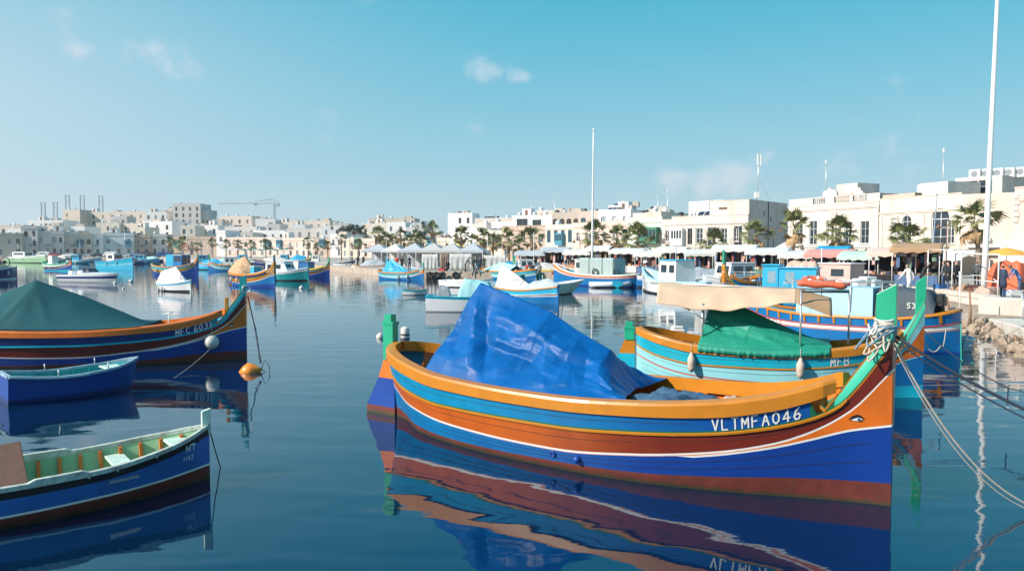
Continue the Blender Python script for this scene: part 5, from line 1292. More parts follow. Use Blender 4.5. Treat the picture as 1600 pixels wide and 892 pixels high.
q = MB(); za = hz_(311, 111); q.box((W*.50, .3, zt1-.3), (W-.003, 14.8, za-.12), 0); q.box((W*.49, .27, za-.12), (W+.02, 14.83, za), 1)
ub = q.build('upper_storey', [LIMP, LIME], r1)
q = MB(); q.poly([(W*.5, .29, zt1-.2), (W*.998, .29, zt1-.2), (W*.998, .29, za-.15), (W*.5, .29, za-.15)]); q.build('upper_front', LIMW, r1)
q = MB(); q.box((W*.62, .2, zt1+.9), (W*.72, .3, zt1+1.2)); q.build('slit_window', WFB, r1)
for x0, x1, y, h in ((.02, .30, 5, 313), (.28, .42, 7, 311), (.4, .5, 3, 322)):
    q = MB(); q.box((W*x0, y, zt1-.3), (W*x1, y+4, hz_(h, 119))); q.build('roof_block', RWHT, r1)
rooftop(r1, 'solar', W*.28, 1.2, zt1-.2, 1); rooftop(r1, 'ac', W*.2, 1, zt1-.2, 1); rooftop(r1, 'dtank', W*-.0+.5, 2, zt1-.2, .9)
q = MB(); q.box((.2, -.7, 3.9), (2.1, -.003, 6.6)); q.build('enclosed_balcony', WHT, r1)
for k in range(4):
    w_ = MB(); w_.poly([(.3+k*.45, -.708, 5.0), (.62+k*.45, -.708, 5.0), (.62+k*.45, -.708, 6.2), (.3+k*.45, -.708, 6.2)]); w_.build('balcony_pane', GLS, r1)
q = MB()
for yy, zz in ((3.0, 5.3), (5.4, 6.6), (8, 5.8)): q.poly([(W+.012, yy, zz+1.7), (W+.012, yy+.55, zz+1.7), (W+.012, yy+.55, zz+2.5), (W+.012, yy, zz+2.5)])
tag(q.build('side_window', GLS, r1), kind='stuff')
for yy in (7.2,):
    q = MB(); q.tube([(W+.06, yy, QZ), (W+.06, yy, za)], .06, 6); q.build('drain_pipe', IRON, r1)
# telecom mast on its roof
t = thing('telecom_mast', 'thin roof mast with white antenna panels above the brown masonry wall', 'antenna mast', tuple(gx(1181, 116, hz_(308, 116)-.6)))
h = (hz_(241, 116)-hz_(308, 116))+.6
q = MB(); q.tube([(0, 0, 0), (.25, 0, h)], .06, 6); q.build('pole', STEEL, t)
for dx in (-.12, .28):
    q = MB(); q.bbox((dx+.1, -.12, h-1.7), (dx+.32, .1, h-.02), .03); q.build('antenna_panel', WHT, t)
q = MB(); q.bbox((-.35, -.2, .5), (.4, .2, 1.3), .03); q.build('equipment_box', WHT, t)
q = MB(); q.tube([(.2, 0, h-3.5), (2.2, 1, .2)], .02, 5); q.build('stay_wire', STEEL, t)
# second house: balustrade
A, B = gx(1231, 101), gx(1372, 88); W = (Vector(B)-Vector(A)).length; zt = hz_(325, 101)
r2 = building('white stone house with a balustrade and carved crest on its roof line behind the palms', A, B, zt, 14, LIMW,
    [W4(1.2, 4.0, 1.3, 2.9, 'arch', SHUT), W4(3.6, 3.9, 1.3, 3.0, 'rect'), W4(6.4, 3.9, 1.2, 3.0, 'rect'), W4(9.2, 4.0, 1.1, 2.6, 'rect'), W4(11.6, 4.0, 1.2, 2.6, 'rect', SHUT), W4(14.0, 4.0, 1.1, 2.6, 'louvre'), W4(16.4, 4.0, 1.2, 2.6, 'rect', SHUT)]+
    [W4(x, QZ+.1, 1.3, 2.4, 'rect', WFB) for x in (1.2, 4.0, 7.0, 10.0, 13.0, 16.0)], near=True, cornice=.5)
def baluster_run(x0, x1, z, n):
    q = MB(); q.box((x0-.1, .02, z), (x1+.1, .28, z+.14)); q.box((x0-.1, .02, z+.86), (x1+.1, .28, z+1.0)); q.build('balustrade_rail', LIMW, r2)
    for k in range(n):
        q = MB(); q.lathe([(.06, z+.14), (.1, z+.3), (.05, z+.55), (.09, z+.75), (.06, z+.86)], 6, 0, Matrix.Translation((x0+(x1-x0)*(k+.5)/n, .15, 0))); q.build('baluster', LIMW, r2)
baluster_run(W*.30, W*.42, zt+.09, 6); baluster_run(W*.54, W*.68, zt+.09, 8); baluster_run(W*.74, W*.86, zt+.09, 6)
for x0, x1 in ((.0, .29), (.43, .53), (.69, .73), (.87, 1.0)):
    q = MB(); q.box((W*x0+.02, .01, zt+.09), (W*x1, .3, zt+1.05)); q.build('parapet_pier', LIMW, r2)
q = MB(); n = 12; q.loft([[(W*.48+(1.0+.25*math.sin(k*.8))*math.cos(math.pi*k/n), y, zt+1.05+1.0*math.sin(math.pi*k/n)*(1+.15*math.cos(k*2))) for k in range(n+1)] for y in (.0, .3)], 0, flip=False); q.poly([(W*.48+(1.0+.25*math.sin(k*.8))*math.cos(math.pi*k/n), 0.0, zt+1.05+1.0*math.sin(math.pi*k/n)*(1+.15*math.cos(k*2))) for k in range(n+1)][::-1]); q.build('carved_crest', LIMW, r2)
rooftop(r2, 'dish', W*.60, 3, zt+.2, 1.0); rooftop(r2, 'dtank', W*.2, 3, zt, 1); rooftop(r2, 'ac', W*.66, 2, zt+.5, 1)
q = MB(); q.box((W*.1, 5, zt-.3), (W*.5, 12, hz_(307, 104))); q.build('roof_block', LIMB, r2)
q = MB(); q.box((W*-.05, 9, zt-.3), (W*.2, 13, hz_(295, 112))); q.box((W*.1, 8.6, zt-.3), (W*.26, 9, hz_(301, 110))); q.build('stair_tower', LIMW, r2)
# third house
A, B = gx(1373, 87.5), gx(1500, 77.5); W = (Vector(B)-Vector(A)).length; zt = hz_(312, 87.5)
r3 = building('cream house with a big arched window and white water tanks, left of the white pole', A, B, zt, 13, LIMC,
    [W4(1.6, 4.2, .0+1.0, 2.6, 'louvre', LIMC), W4(W*.30, 4.0, 1.25, 3.0, 'arch', SHUT), W4(W*.66, 3.7, 2.2, 3.9, 'arch', WFR), W4(W*.84, 3.9, .9, 2.4, 'rect'), W4(W*.5, QZ+.1, 1.4, 2.4, 'arch', WFB), W4(W*.28, QZ+.1, 1.6, 2.2, 'rect'), W4(W*.70, QZ+.1, 2.4, 2.4, 'rect', WFB), W4(1.0, QZ+.1, 1.2, 2.2, 'rect', WFB)], near=True, cornice=1.6, side=RBEI)
for k, fr in enumerate((.30, .38, .47, .52)): rooftop(r3, 'tank', W*fr+.5, 2.5+.2*k, zt-.1, 1.25)
q = MB(); q.box((0, .35, zt-.3), (W*.42, 9, zt+.5)); q.build('roof_block', LIMB, r3)
q = MB(); q.box((W*.50, .5, zt-.3), (W*.80, 5, zt+1.4)); q.build('roof_hut', LIMW, r3)
q = MB(); q.box((W*.655, -.75, 3.25), (W*.655+2.4, -.003, 3.6)); q.build('balcony_slab', LIMC, r3)
q = MB()
for k in range(12): q.tube([(W*.655+.1+k*.2, -.7, 3.6), (W*.655+.1+k*.2, -.7, 4.4)], .02, 4)
q.box((W*.655, -.74, 4.4), (W*.655+2.4, -.68, 4.46)); q.build('balcony_railing', IRON, r3)
def facade_trim(root, bounds, zs, m, bal=(), lampx=(), pipes=()):
    W = root['W']
    for x in bounds:
        q = MB(); q.box((x-.22, -.10, QZ), (x+.22, -.003, zs[-1])); q.build('pilaster', m, root)
    for z in zs[:-1]:
        q = MB(); q.box((-.02, -.13, z), (W+.02, -.104, z+.16)); q.build('string_course', m, root)
    for x, w, z in bal:
        q = MB(); q.box((x, -.85, z-.15), (x+w, -.134, z)); q.build('balcony_slab', m, root)
        q = MB()
        for k in range(int(w/.14)+1): q.tube([(x+.04+k*.14, -.8, z), (x+.04+k*.14, -.8, z+.95)], .014, 4)
        q.box((x, -.83, z+.95), (x+w, -.77, z+1.0)); q.build('balcony_railing', IRON, root)
        for k in (0, 1):
            q = MB(); q.bbox((x+.15+k*(w-.5), -.6, z-.55), (x+.35+k*(w-.5), -.134, z-.153), .03); q.build('corbel', m, root)
    for x in lampx:
        q = MB(); q.tube([(x, -.0, 3.3), (x, -.4, 3.45)], .02, 5); q.lathe([(.03, 3.42), (.12, 3.3), (.1, 3.1), (.03, 3.05)], 8, 0, Matrix.Translation((x, -.42, 0))); q.build('wall_lamp', IRON, root)
    for x in pipes:
        q = MB(); q.tube([(x, -.16, QZ), (x, -.16, zs[-1])], .045, 6); q.build('drain_pipe', RBEI, root)
facade_trim(r1, (.25, W1-.25), (3.55, zt1-1.5), LIMW, ((5.7, 1.9, 3.85), (9.9, 1.8, 3.85)), (3.4, 8.0), (4.0,))
facade_trim(r2, (.25, r2['W']*.5, r2['W']-.25), (3.55, zt-.7 if False else hz_(325, 101)-.75), LIMW, ((1.0, 1.8, 3.9), (9.0, 1.7, 3.9)), (5.2, 12.8), (8.0,))
facade_trim(r3, (.25, r3['W']*.56, r3['W']-.25), (3.30, hz_(312, 87.5)-1.9), LIMC, ((r3['W']*.28, 1.8, 3.95),), (r3['W']*.62,), (r3['W']*.25,))
# glass-fronted penthouse with air conditioners
A, B = gx(1489, 84), gx(1562, 80); zg = hz_(279, 84)
W = (Vector(B)-Vector(A)).length
r4 = building('modern glazed rooftop flat with white air conditioners behind the white pole', A, B, zg, 12, RBEI, [(.3, zg-2.3, 2.0, 1.9, 'rect', SHUT), (2.4, zg-2.3, 1.4, 1.9, 'rect', SHUT)], z0=5, cornice=False, near=True, side=RBEI)
for k in range(5): rooftop(r4, 'ac', .9+k*.95, 1+.4*k, zg-.1, 1.25)
A, B = gx(1500, 77.4), gx(1582, 74.5)
W = (Vector(B)-Vector(A)).length
r5 = building('plain beige side wall between the cream house and the pink one at right', A, B, hz_(303, 77.4)-.05, 9, RBEI, [W4(3.2, QZ+.1, 1.3, 2.6, 'rect', WFB)], near=True, cornice=False)
q = MB(); q.box((.6, -1.4, 3.5), (4.8, -.003, 3.65)); q.build('canopy', WHT, r5)
q = MB(); q.bbox((.5, -.35, 4.1), (2.6, -.003, 4.5), .05); q.build('shop_sign', WHT, r5)
A, B = gx(1582, 72), gx(1680, 66); W = (Vector(B)-Vector(A)).length; zt = hz_(294, 72)
r6 = building('pink-beige house with carved corner stones at the right edge', A, B, zt, 12, LIMP, [W4(2.0, 4.2, 1.2, 2.4, 'rect')], near=True, cornice=1.2)
for k in range(5):
    q = MB(); q.bbox((-.15, -.12, zt-3.2+k*.55), (.5+.15*(k % 2), .02, zt-2.72+k*.55), .04); q.build('corner_stone', LIMP, r6)
q = MB(); q.bbox((-.3, -1.2, QZ), (3.4, -.15, hz_(376, 72)), .05); q.build('white_kiosk', WHT, r6)
# inclined brown awning of the restaurant under the cream house
def awning(label, pa, pb, za, zb, out, m, group='shop awnings', scallop=True):
    pa, pb = Vector(pa), Vector(pb); d = (pb-pa); L = d.length; rz = math.atan2(d.y, d.x)
    t = thing('shop_awning', label, 'awning', (pa.x, pa.y, 0), rz, group)
    q = MB()
    q.grid(lambda a, b: Vector((L*a, -out*b, za+(zb-za)*b-.06*math.sin(b*math.pi)+.02*nz(a*8, b*3))), 14, 6, 0); q.build('cloth', m, t, solid=.02)
    q = MB(); q.loft([[(L*i/24, -out-.01, zb-.28-.05*math.sin(i*1.3)) for i in range(25)], [(L*i/24, -out-.01, zb) for i in range(25)]], 0); q.build('valance', m, t)
    for x in (.05, L/2, L-.05):
        q = MB(); q.tube([(x, -out+.05, QZ), (x, -out+.05, zb)], .035, 6); q.build('pole', STEEL, t)
    return t
awning('wide pale restaurant awning below the big arched window', gx(1442, 80, 0), gx(1532, 75, 0), 3.3, 2.5, 3.2, CLTW)
awning('beige awning in front of the balustraded house, left of the restaurant awning', gx(1340, 88, 0), gx(1438, 83, 0), 3.2, 2.5, 2.6, BEI)
awning('dark red-brown awning seen between the palms right of the mid flagpole', gx(1085, 105, 0), gx(1150, 102, 0), 3.2, 2.6, 2.2, BRN)
awning('white awning under the long cream stone house', gx(1152, 104, 0), gx(1215, 101, 0), 3.2, 2.6, 2.2, CLTW)

# ---- dockyard cranes and the tower crane on the skyline
CRN = mat('crane_grey', (.42, .47, .52), .7, .05, 1)
for k, (px, yt) in enumerate(((70, 316), (89, 316), (108, 305), (131, 305), (160, 306))):
    d = 900; t = thing('gantry_crane', ['far left dockyard crane, first of the lower pair', 'second of the lower pair of dockyard cranes', 'left of the three taller dockyard cranes', 'middle of the three taller dockyard cranes', 'right of the three taller dockyard cranes'][k], 'crane', tuple(gx(px, d)), 0, 'dockyard cranes on the skyline')
    h = hz_(yt, d)
    for x in (-2.1, 2.1):
        q = MB(); q.box((x-.45, -.8, 0), (x+.45, .8, h)); q.build('leg', CRN, t)
    for z, nm in ((h-.8, 'top_beam'), (h-7, 'cross_beam'), (h-21, 'cross_beam')):
        q = MB(); q.box((-1.65, -.7, z), (1.65, .7, z+.8)); q.build(nm, CRN, t)
d = 620; t = thing('tower_crane', 'thin tower crane with a long jib above the houses at left', 'crane', tuple(gx(430, d)), 0)
hm = hz_(324, d); q = MB(); q.box((-.7, -.7, 0), (.7, .7, hm+3)); q.build('mast', CRN, t)
q = MB(); xl = (343-430)/1200*d; xr = (438-430)/1200*d
q.box((xl, -.5, hm+2.6), (xr, .5, hm+3.2)); q.box((xl, -.1, hm+3.6), (xr*0, .1, hm+3.9)); q.build('jib', CRN, t, None)
q = MB(); q.tube([(0, 0, hm+6.5), (xl*.6, 0, hm+3.5)], .25, 4); q.tube([(0, 0, hm+6.5), (xr, 0, hm+3)], .25, 4); q.tube([(0, 0, hm+2), (0, 0, hm+6.5)], .35, 4); q.build('tie_bar', CRN, t)
q = MB(); q.bbox((xr-3, -1, hm+.8), (xr, 1, hm+2.6), .1); q.build('counterweight', CRN, t)
q = MB(); q.box((-16, -.8, hm+1.8), (-14, .8, hm+2.6)); q.build('trolley', BLK, t)
HAZE_D = .00022
# ================================================================ palms
FRG = mat('palm_frond_green', (0.17, 0.18, 0.065), .6, .35, 1.3); FRD = mat('palm_frond_dry', (0.40, 0.26, 0.13), .8, .3, 1.3)
TRK = mat('palm_trunk', (0.30, 0.22, 0.16), .95, .35, 9, .03, bscale=14)
def frond_mesh(name, m, n=13, seed=0, spread=78, length=1.0):
    rr = random.Random(seed); mb = MB(); st = .58
    mb.loft([[(0, -.02, 0), (0, .02, 0)], [(st*.6, -.015, .05), (st*.6, .015, .05)], [(st, -.015, .02), (st, .015, .02)]], 0)
    for k in range(n):
        a = R(-spread+2*spread*k/(n-1)); l = (.50+.12*rr.random())*(1-.35*abs(k/(n-1)*2-1))*length; w = .042
        d = Vector((math.cos(a), math.sin(a), 0)); s = Vector((-d.y, d.x, 0)); o = Vector((st, 0, .02)); dr = rr.uniform(.15, .5)
        m1 = o+d*l*.55+Vector((0, 0, .06-.05*abs(math.sin(a)))); tip = o+d*l+Vector((0, 0, -dr*l))
        mb.poly([o-s*.01, m1-s*w, m1+s*w, o+s*.01]); mb.poly([m1-s*w, tip, m1+s*w])
    return mb.mesh(name, m)
FM = [frond_mesh('frond', FRG, seed=k) for k in range(3)]; FD = [frond_mesh('frond', FRD, seed=k+9, spread=70) for k in range(2)]
def crown_transforms(rr, ng, nd, s):
    out = []
    for k in range(ng):
        el = R(86-(96+ng % 4*6)*((k+.5)/ng)**.9+rr.uniform(-12, 12)); az = k*2.39996+rr.uniform(-.25, .25)
        out.append((rr.choice(FM), az, el, s*rr.uniform(.72, 1.12), rr.uniform(-.6, .6)))
    for k in range(nd):
        el = R(rr.uniform(-75, -30)); az = k*2.39996+rr.uniform(-.4, .4); out.append((rr.choice(FD), az, el, s*rr.uniform(.6, .9), rr.uniform(-.6, .6)))
    return out
def tmat(az, el, s, tw, base):
    return Matrix.Translation(base) @ Matrix.Rotation(az, 4, 'Z') @ Matrix.Rotation(-el, 4, 'Y') @ Matrix.Rotation(tw, 4, 'X') @ Matrix.Scale(s, 4)
def trunk_mb(h, r, lean, seed):
    mb = MB(); P = []; rad = []
    n = 26 if h > 3 else 14
    for i in range(n+1):
        t = i/n; P.append(Vector((lean[0]*t*t+.04*nz(t*3, seed), lean[1]*t*t, h*t))); rad.append(r*(1.35-.55*t if t < .15 else 1.12-.1*t)*(1+.10*(i % 2)) if t < .93 else r*1.35)
    mb.tube(P, rad, 9, sm=False); return mb, P[-1]
_far = {}
def palm(label, px, yc, d, crown_px, near, seed, lean=(0, 0), ng=None, group='palms along the promenade'):
    """yc: picture height of the crown's centre"""
    rr = random.Random(seed); c = at(px, yc, d); zc = c.z; h = zc-QZ
    t = thing('palm_tree', label, 'palm tree', (c.x-lean[0], c.y, QZ), 0, group)
    s = crown_px/1200*d/2/(.80 if near else .70)
    tb, top = trunk_mb(h, .17 if near else .16, lean, seed); tb.build('trunk', TRK, t)
    if near:
        for me, az, el, sc, tw in crown_transforms(rr, rr.choice((16, 18, 21, 23)), rr.choice((6, 9, 12)), s):
            o = link('frond', me, t); M = tmat(az, el, sc, tw, top); o.matrix_local = M
    else:
        key = seed % 3
        if key not in _far:
            cb = MB(); r2 = random.Random(key+50)
            for me, az, el, sc, tw in crown_transforms(r2, 18, 10, 1.0):
                M = tmat(az, el, sc, tw, Vector((0, 0, 0))); vs = [M @ v.co for v in me.vertices]; n0 = len(cb.v); cb.v += [tuple(v) for v in vs]
                for p in me.polygons: cb.face([n0+i for i in p.vertices], 0 if me in FM else 1)
            _far[key] = cb.mesh('crown', [FRG, FRD])
        o = link('crown', _far[key], t, tuple(top)); o.scale = (s, s, s); o.rotation_euler = (0, 0, rr.uniform(0, 6))
PALMS = [
 (1523, 350, 63, 66, 1, 'tallest right-hand palm with a curved trunk beside the thick white pole', (-.5, 0)),
 (1420, 381, 67, 62, 1, 'low palm in front of the arched window of the cream house', (0, 0)),
 (1311, 368, 76, 56, 1, 'palm in front of the balustraded house, left of the low palm', (0, 0)),
 (1242, 358, 80, 54, 1, 'palm with drooping dry fronds before the left end of the white stone house', (.2, 0)),
 (1181, 370, 84, 48, 1, 'palm in front of the brown masonry side wall', (0, 0)),
 (1116, 384, 90, 46, 1, 'short palm before the long cream stone house', (.1, 0)),
 (996, 376, 96, 44, 1, 'palm in front of the green balcony', (0, 0)),
 (964, 372, 98, 38, 1, 'palm right of the tall thin flagpole', (0, 0)),
 (930, 368, 98, 42, 1, 'palm just at the tall thin flagpole', (0, 0)),
 (831, 374, 104, 30, 0, 'palm before the tall blue-grey windows', (0, 0)),
 (795, 376, 106, 30, 0, 'right-hand palm before the brown stone house', (0, 0)),
 (811, 385, 108, 22, 0, 'small palm between two taller ones before the brown stone house', (0, 0)),
 (770, 380, 112, 24, 0, 'palm with a dark green crown left of the brown stone house', (0, 0)),
 (756, 374, 114, 26, 0, 'palm with dry brown fronds before the cream house', (0, 0)),
 (737, 379, 118, 24, 0, 'low palm right of the yellow doorway', (0, 0)),
 (720, 370, 118, 24, 0, 'taller palm at the white house with the yellow doorway', (0, 0)),
 (676, 360, 128, 22, 0, 'slim palm taller than its neighbours beside the cluster', (0, 0)),
 (661, 380, 140, 19, 0, 'last palm of the cluster, next to the slim tall one', (0, 0)),
 (650, 377, 140, 19, 0, 'second last palm of the cluster on the right', (0, 0)),
 (640, 379, 142, 19, 0, 'middle palm with dry fronds in the cluster', (0, 0)),
 (626, 369, 142, 19, 0, 'tallest slim palm in the middle of the cluster', (0, 0)),
 (614, 380, 144, 20, 0, 'bushy palm left of the middle of the cluster', (0, 0)),
 (603, 375, 144, 20, 0, 'second palm of the cluster from the left', (0, 0)),
 (592, 366, 145, 20, 0, 'leftmost tall palm of the cluster', (0, 0)),
 (599, 384, 146, 17, 0, 'low palm at the left foot of the cluster', (0, 0)),
 (560, 382, 170, 14, 0, 'small palm left of the cluster before the pink-beige house', (0, 0)),
 (533, 374, 178, 15, 0, 'palm left of the harbour street lamp', (0, 0)),
 (512, 384, 200, 12, 0, 'small brownish palm before the brown house', (0, 0)),
 (496, 386, 205, 11, 0, 'tiny dry palm left of the small brownish one', (0, 0)),
 (481, 378, 215, 14, 0, 'palm at the right end of the green parasols', (0, 0)),
 (415, 382, 235, 14, 0, 'palm rising from the middle of the green parasols', (0, 0)),
 (392, 384, 240, 14, 0, 'palm at the left end of the green parasols', (0, 0)),
 (371, 382, 245, 14, 0, 'palm before the left part of the pinkish stone house', (0, 0)),
 (353, 382, 248, 12, 0, 'palm at the white gabled front', (0, 0)),
 (332, 380, 250, 13, 0, 'rightmost palm before the long brown stone house', (0, 0)),
 (308, 386, 252, 14, 0, 'bushy low palm before the long brown stone house', (0, 0)),
 (286, 378, 254, 14, 0, 'middle palm before the long brown stone house', (0, 0)),
 (265, 378, 256, 13, 0, 'leftmost palm before the long brown stone house', (0, 0)),
]
for i, (px, yc, d, cp, nr, lb, ln) in enumerate(PALMS): palm(lb, px, yc, d, cp, nr, i+3, ln)
# dark pines on the skyline
PIN = mat('pine_needles', (.03, .055, .03), .8, .4, 1.0); BRK = mat('pine_bark', (.10, .07, .05), .9, .3, 5)
def tree(label, px, ytop, d, w, h, seed, group='dark trees among the houses'):
    rr = random.Random(seed); top = at(px, ytop, d).z; t = thing('pine_tree', label, 'tree', tuple(gx(px, d, top-h)), 0, group)
    q = MB(); q.tube([(0, 0, -4), (.1, 0, h*.7)], [.25, .12], 7)
    for k in range(6):
        a = k*1.05; q.tube([(0, 0, h*(.25+.07*k)), (math.cos(a)*w*.35, math.sin(a)*w*.35, h*(.45+.08*k))], [.08, .03], 5)
    q.build('trunk', BRK, t); c = MB()
    cl = [(Vector((rr.gauss(0, .28)*w, rr.gauss(0, .28)*w, h*(.3+.65*rr.random()))), rr.uniform(.12, .24)*w) for _ in range(16)]
    for ce, r in cl:
        for _ in range(45):
            v = Vector((rr.gauss(0, 1), rr.gauss(0, 1), rr.gauss(0, 1))).normalized()*r*rr.uniform(.5, 1); p = ce+v
            if p.z > h: continue
            a = Vector((rr.uniform(-1, 1), rr.uniform(-1, 1), rr.uniform(-1, 1))).normalized()*.35; b = a.cross(v).normalized()*.25
            c.poly([p-a, p+b, p+a])
    c.build('crown', PIN, t)
for k, (px, yt, d, w, h, lb) in enumerate(((541, 350, 285, 5, 6, 'dark round tree left of two others on the roof line'), (552, 351, 286, 4.5, 6, 'middle dark tree of three on the roof line'), (563, 352, 284, 4.5, 5.5, 'right dark tree of three on the roof line'), (662, 345, 245, 5.5, 12, 'tall dark pine beside the slim palm'), (655, 357, 240, 4, 8, 'lower slanting pine left of the tall dark one'))): tree(lb, px, yt, d, w, h, k+2)

# ================================================================ poles and lamps
def flagpole(label, px, ybase, ytop, r, m=WPOLE, d=None, name='flagpole', cat='flagpole', rtop=.6, leanx=0):
    b = on(px, ybase, QZ) if d is None else gx(px, d, QZ); h = at(px, ytop, b.y).z-QZ
    t = thing(name, label, cat, (b.x, b.y, QZ))
    q = MB(); q.lathe([(r*2.2, 0), (r*2.2, .04), (r*1.1, .07), (r, .3)], 14); q.build('base', m, t)
    q = MB(); q.tube([(leanx*(i/8), 0, h*i/8) for i in range(9)], [r*(1-(1-rtop)*i/8) for i in range(9)], 12); q.build('pole', m, t)
    q = MB(); q.lathe([(.01, h), (r*.9, h+r), (r*.9, h+2*r), (.01, h+3*r)], 10, 0, Matrix.Translation((leanx, 0, 0))); q.build('finial', m, t)
    return t
flagpole('thick white pole rising out of the top of the picture at right', 1537, 457, -60, .17, leanx=.35)
flagpole('tall thin white flagpole in the middle of the picture', 925, 424, 206, .13, d=84, leanx=.1)
flagpole('slim blue-grey pole in front of the cream house at right', 1454, 430, 306, .07, mat('pole_blue_grey', (.3, .36, .45), .5, .05, 3), d=60, name='pole', cat='pole', leanx=.35)
for lb, px, d, y0, y1 in (('white aerial mast with a small tip above the stair tower', 1288, 108, 300, 250), ('very faint thin lattice aerial left of the thick white pole', 1470, 95, 300, 232), ('thin aerial above the narrow beige house', 1042, 140, 345, 296), ('thin aerial left of the tall flagpole', 866, 200, 345, 308), ('thin aerial above the white rooftop storey', 1027, 165, 335, 305)):
    z0 = at(px, y0, d).z-2; h = at(px, y1, d).z-z0; t = thing('aerial', lb, 'aerial', tuple(gx(px, d, z0))); q = MB(); q.tube([(0, 0, 0), (0, 0, h)], .045, 6); q.build('mast', STEEL, t)
    q = MB(); q.bbox((-.09, -.09, h-.5), (.09, .09, h), .02); q.build('tip', WHT, t)
LMP = mat('lamp_rust_iron', (.16, .08, .05), .6, .15, 6)
def lamp(label, px, ybot, ytop, d, arms=2, globe=False):
    b = gx(px, d, QZ); h = at(px, ytop, d).z-QZ; t = thing('street_lamp', label, 'street lamp', tuple(b), 0, 'street lamps on the promenade')
    q = MB(); q.tube([(0, 0, 0), (0, 0, h*.3), (0, 0, h)], [.08, .06, .045], 8); q.build('post', LMP, t)
    for s in ((-1, 1) if arms == 2 else (1,)):
        q = MB(); q.tube([(0, 0, h-.25), (s*.25, 0, h-.02), (s*.6, 0, h-.02), (s*.8, 0, h-.15)], .03, 6); q.build('arm', LMP, t)
        q = MB(); q.lathe([(.04, h-.12), (.12, h-.2), (.28, h-.42), (.26, h-.44)], 12, 0, Matrix.Translation((s*.8, 0, 0))); q.build('lamp_shade', LMP, t)
lamp('double-armed street lamp in front of the cream house, right of the slim pole', 1478, 405, 349, 72)
lamp('double-armed street lamp before the brown masonry wall', 1208, 400, 356, 86)
lamp('double-armed street lamp before the rose-tinted house', 906, 400, 374, 100)
lamp('double-armed street lamp left of the narrow beige house', 1030, 400, 365, 95)
lamp('street lamp with one arm by the cream house with pointed porch', 697, 402, 368, 125, 1)
lamp('tall street lamp behind the dark quay-side bollards at mid left', 547, 420, 366, 160)

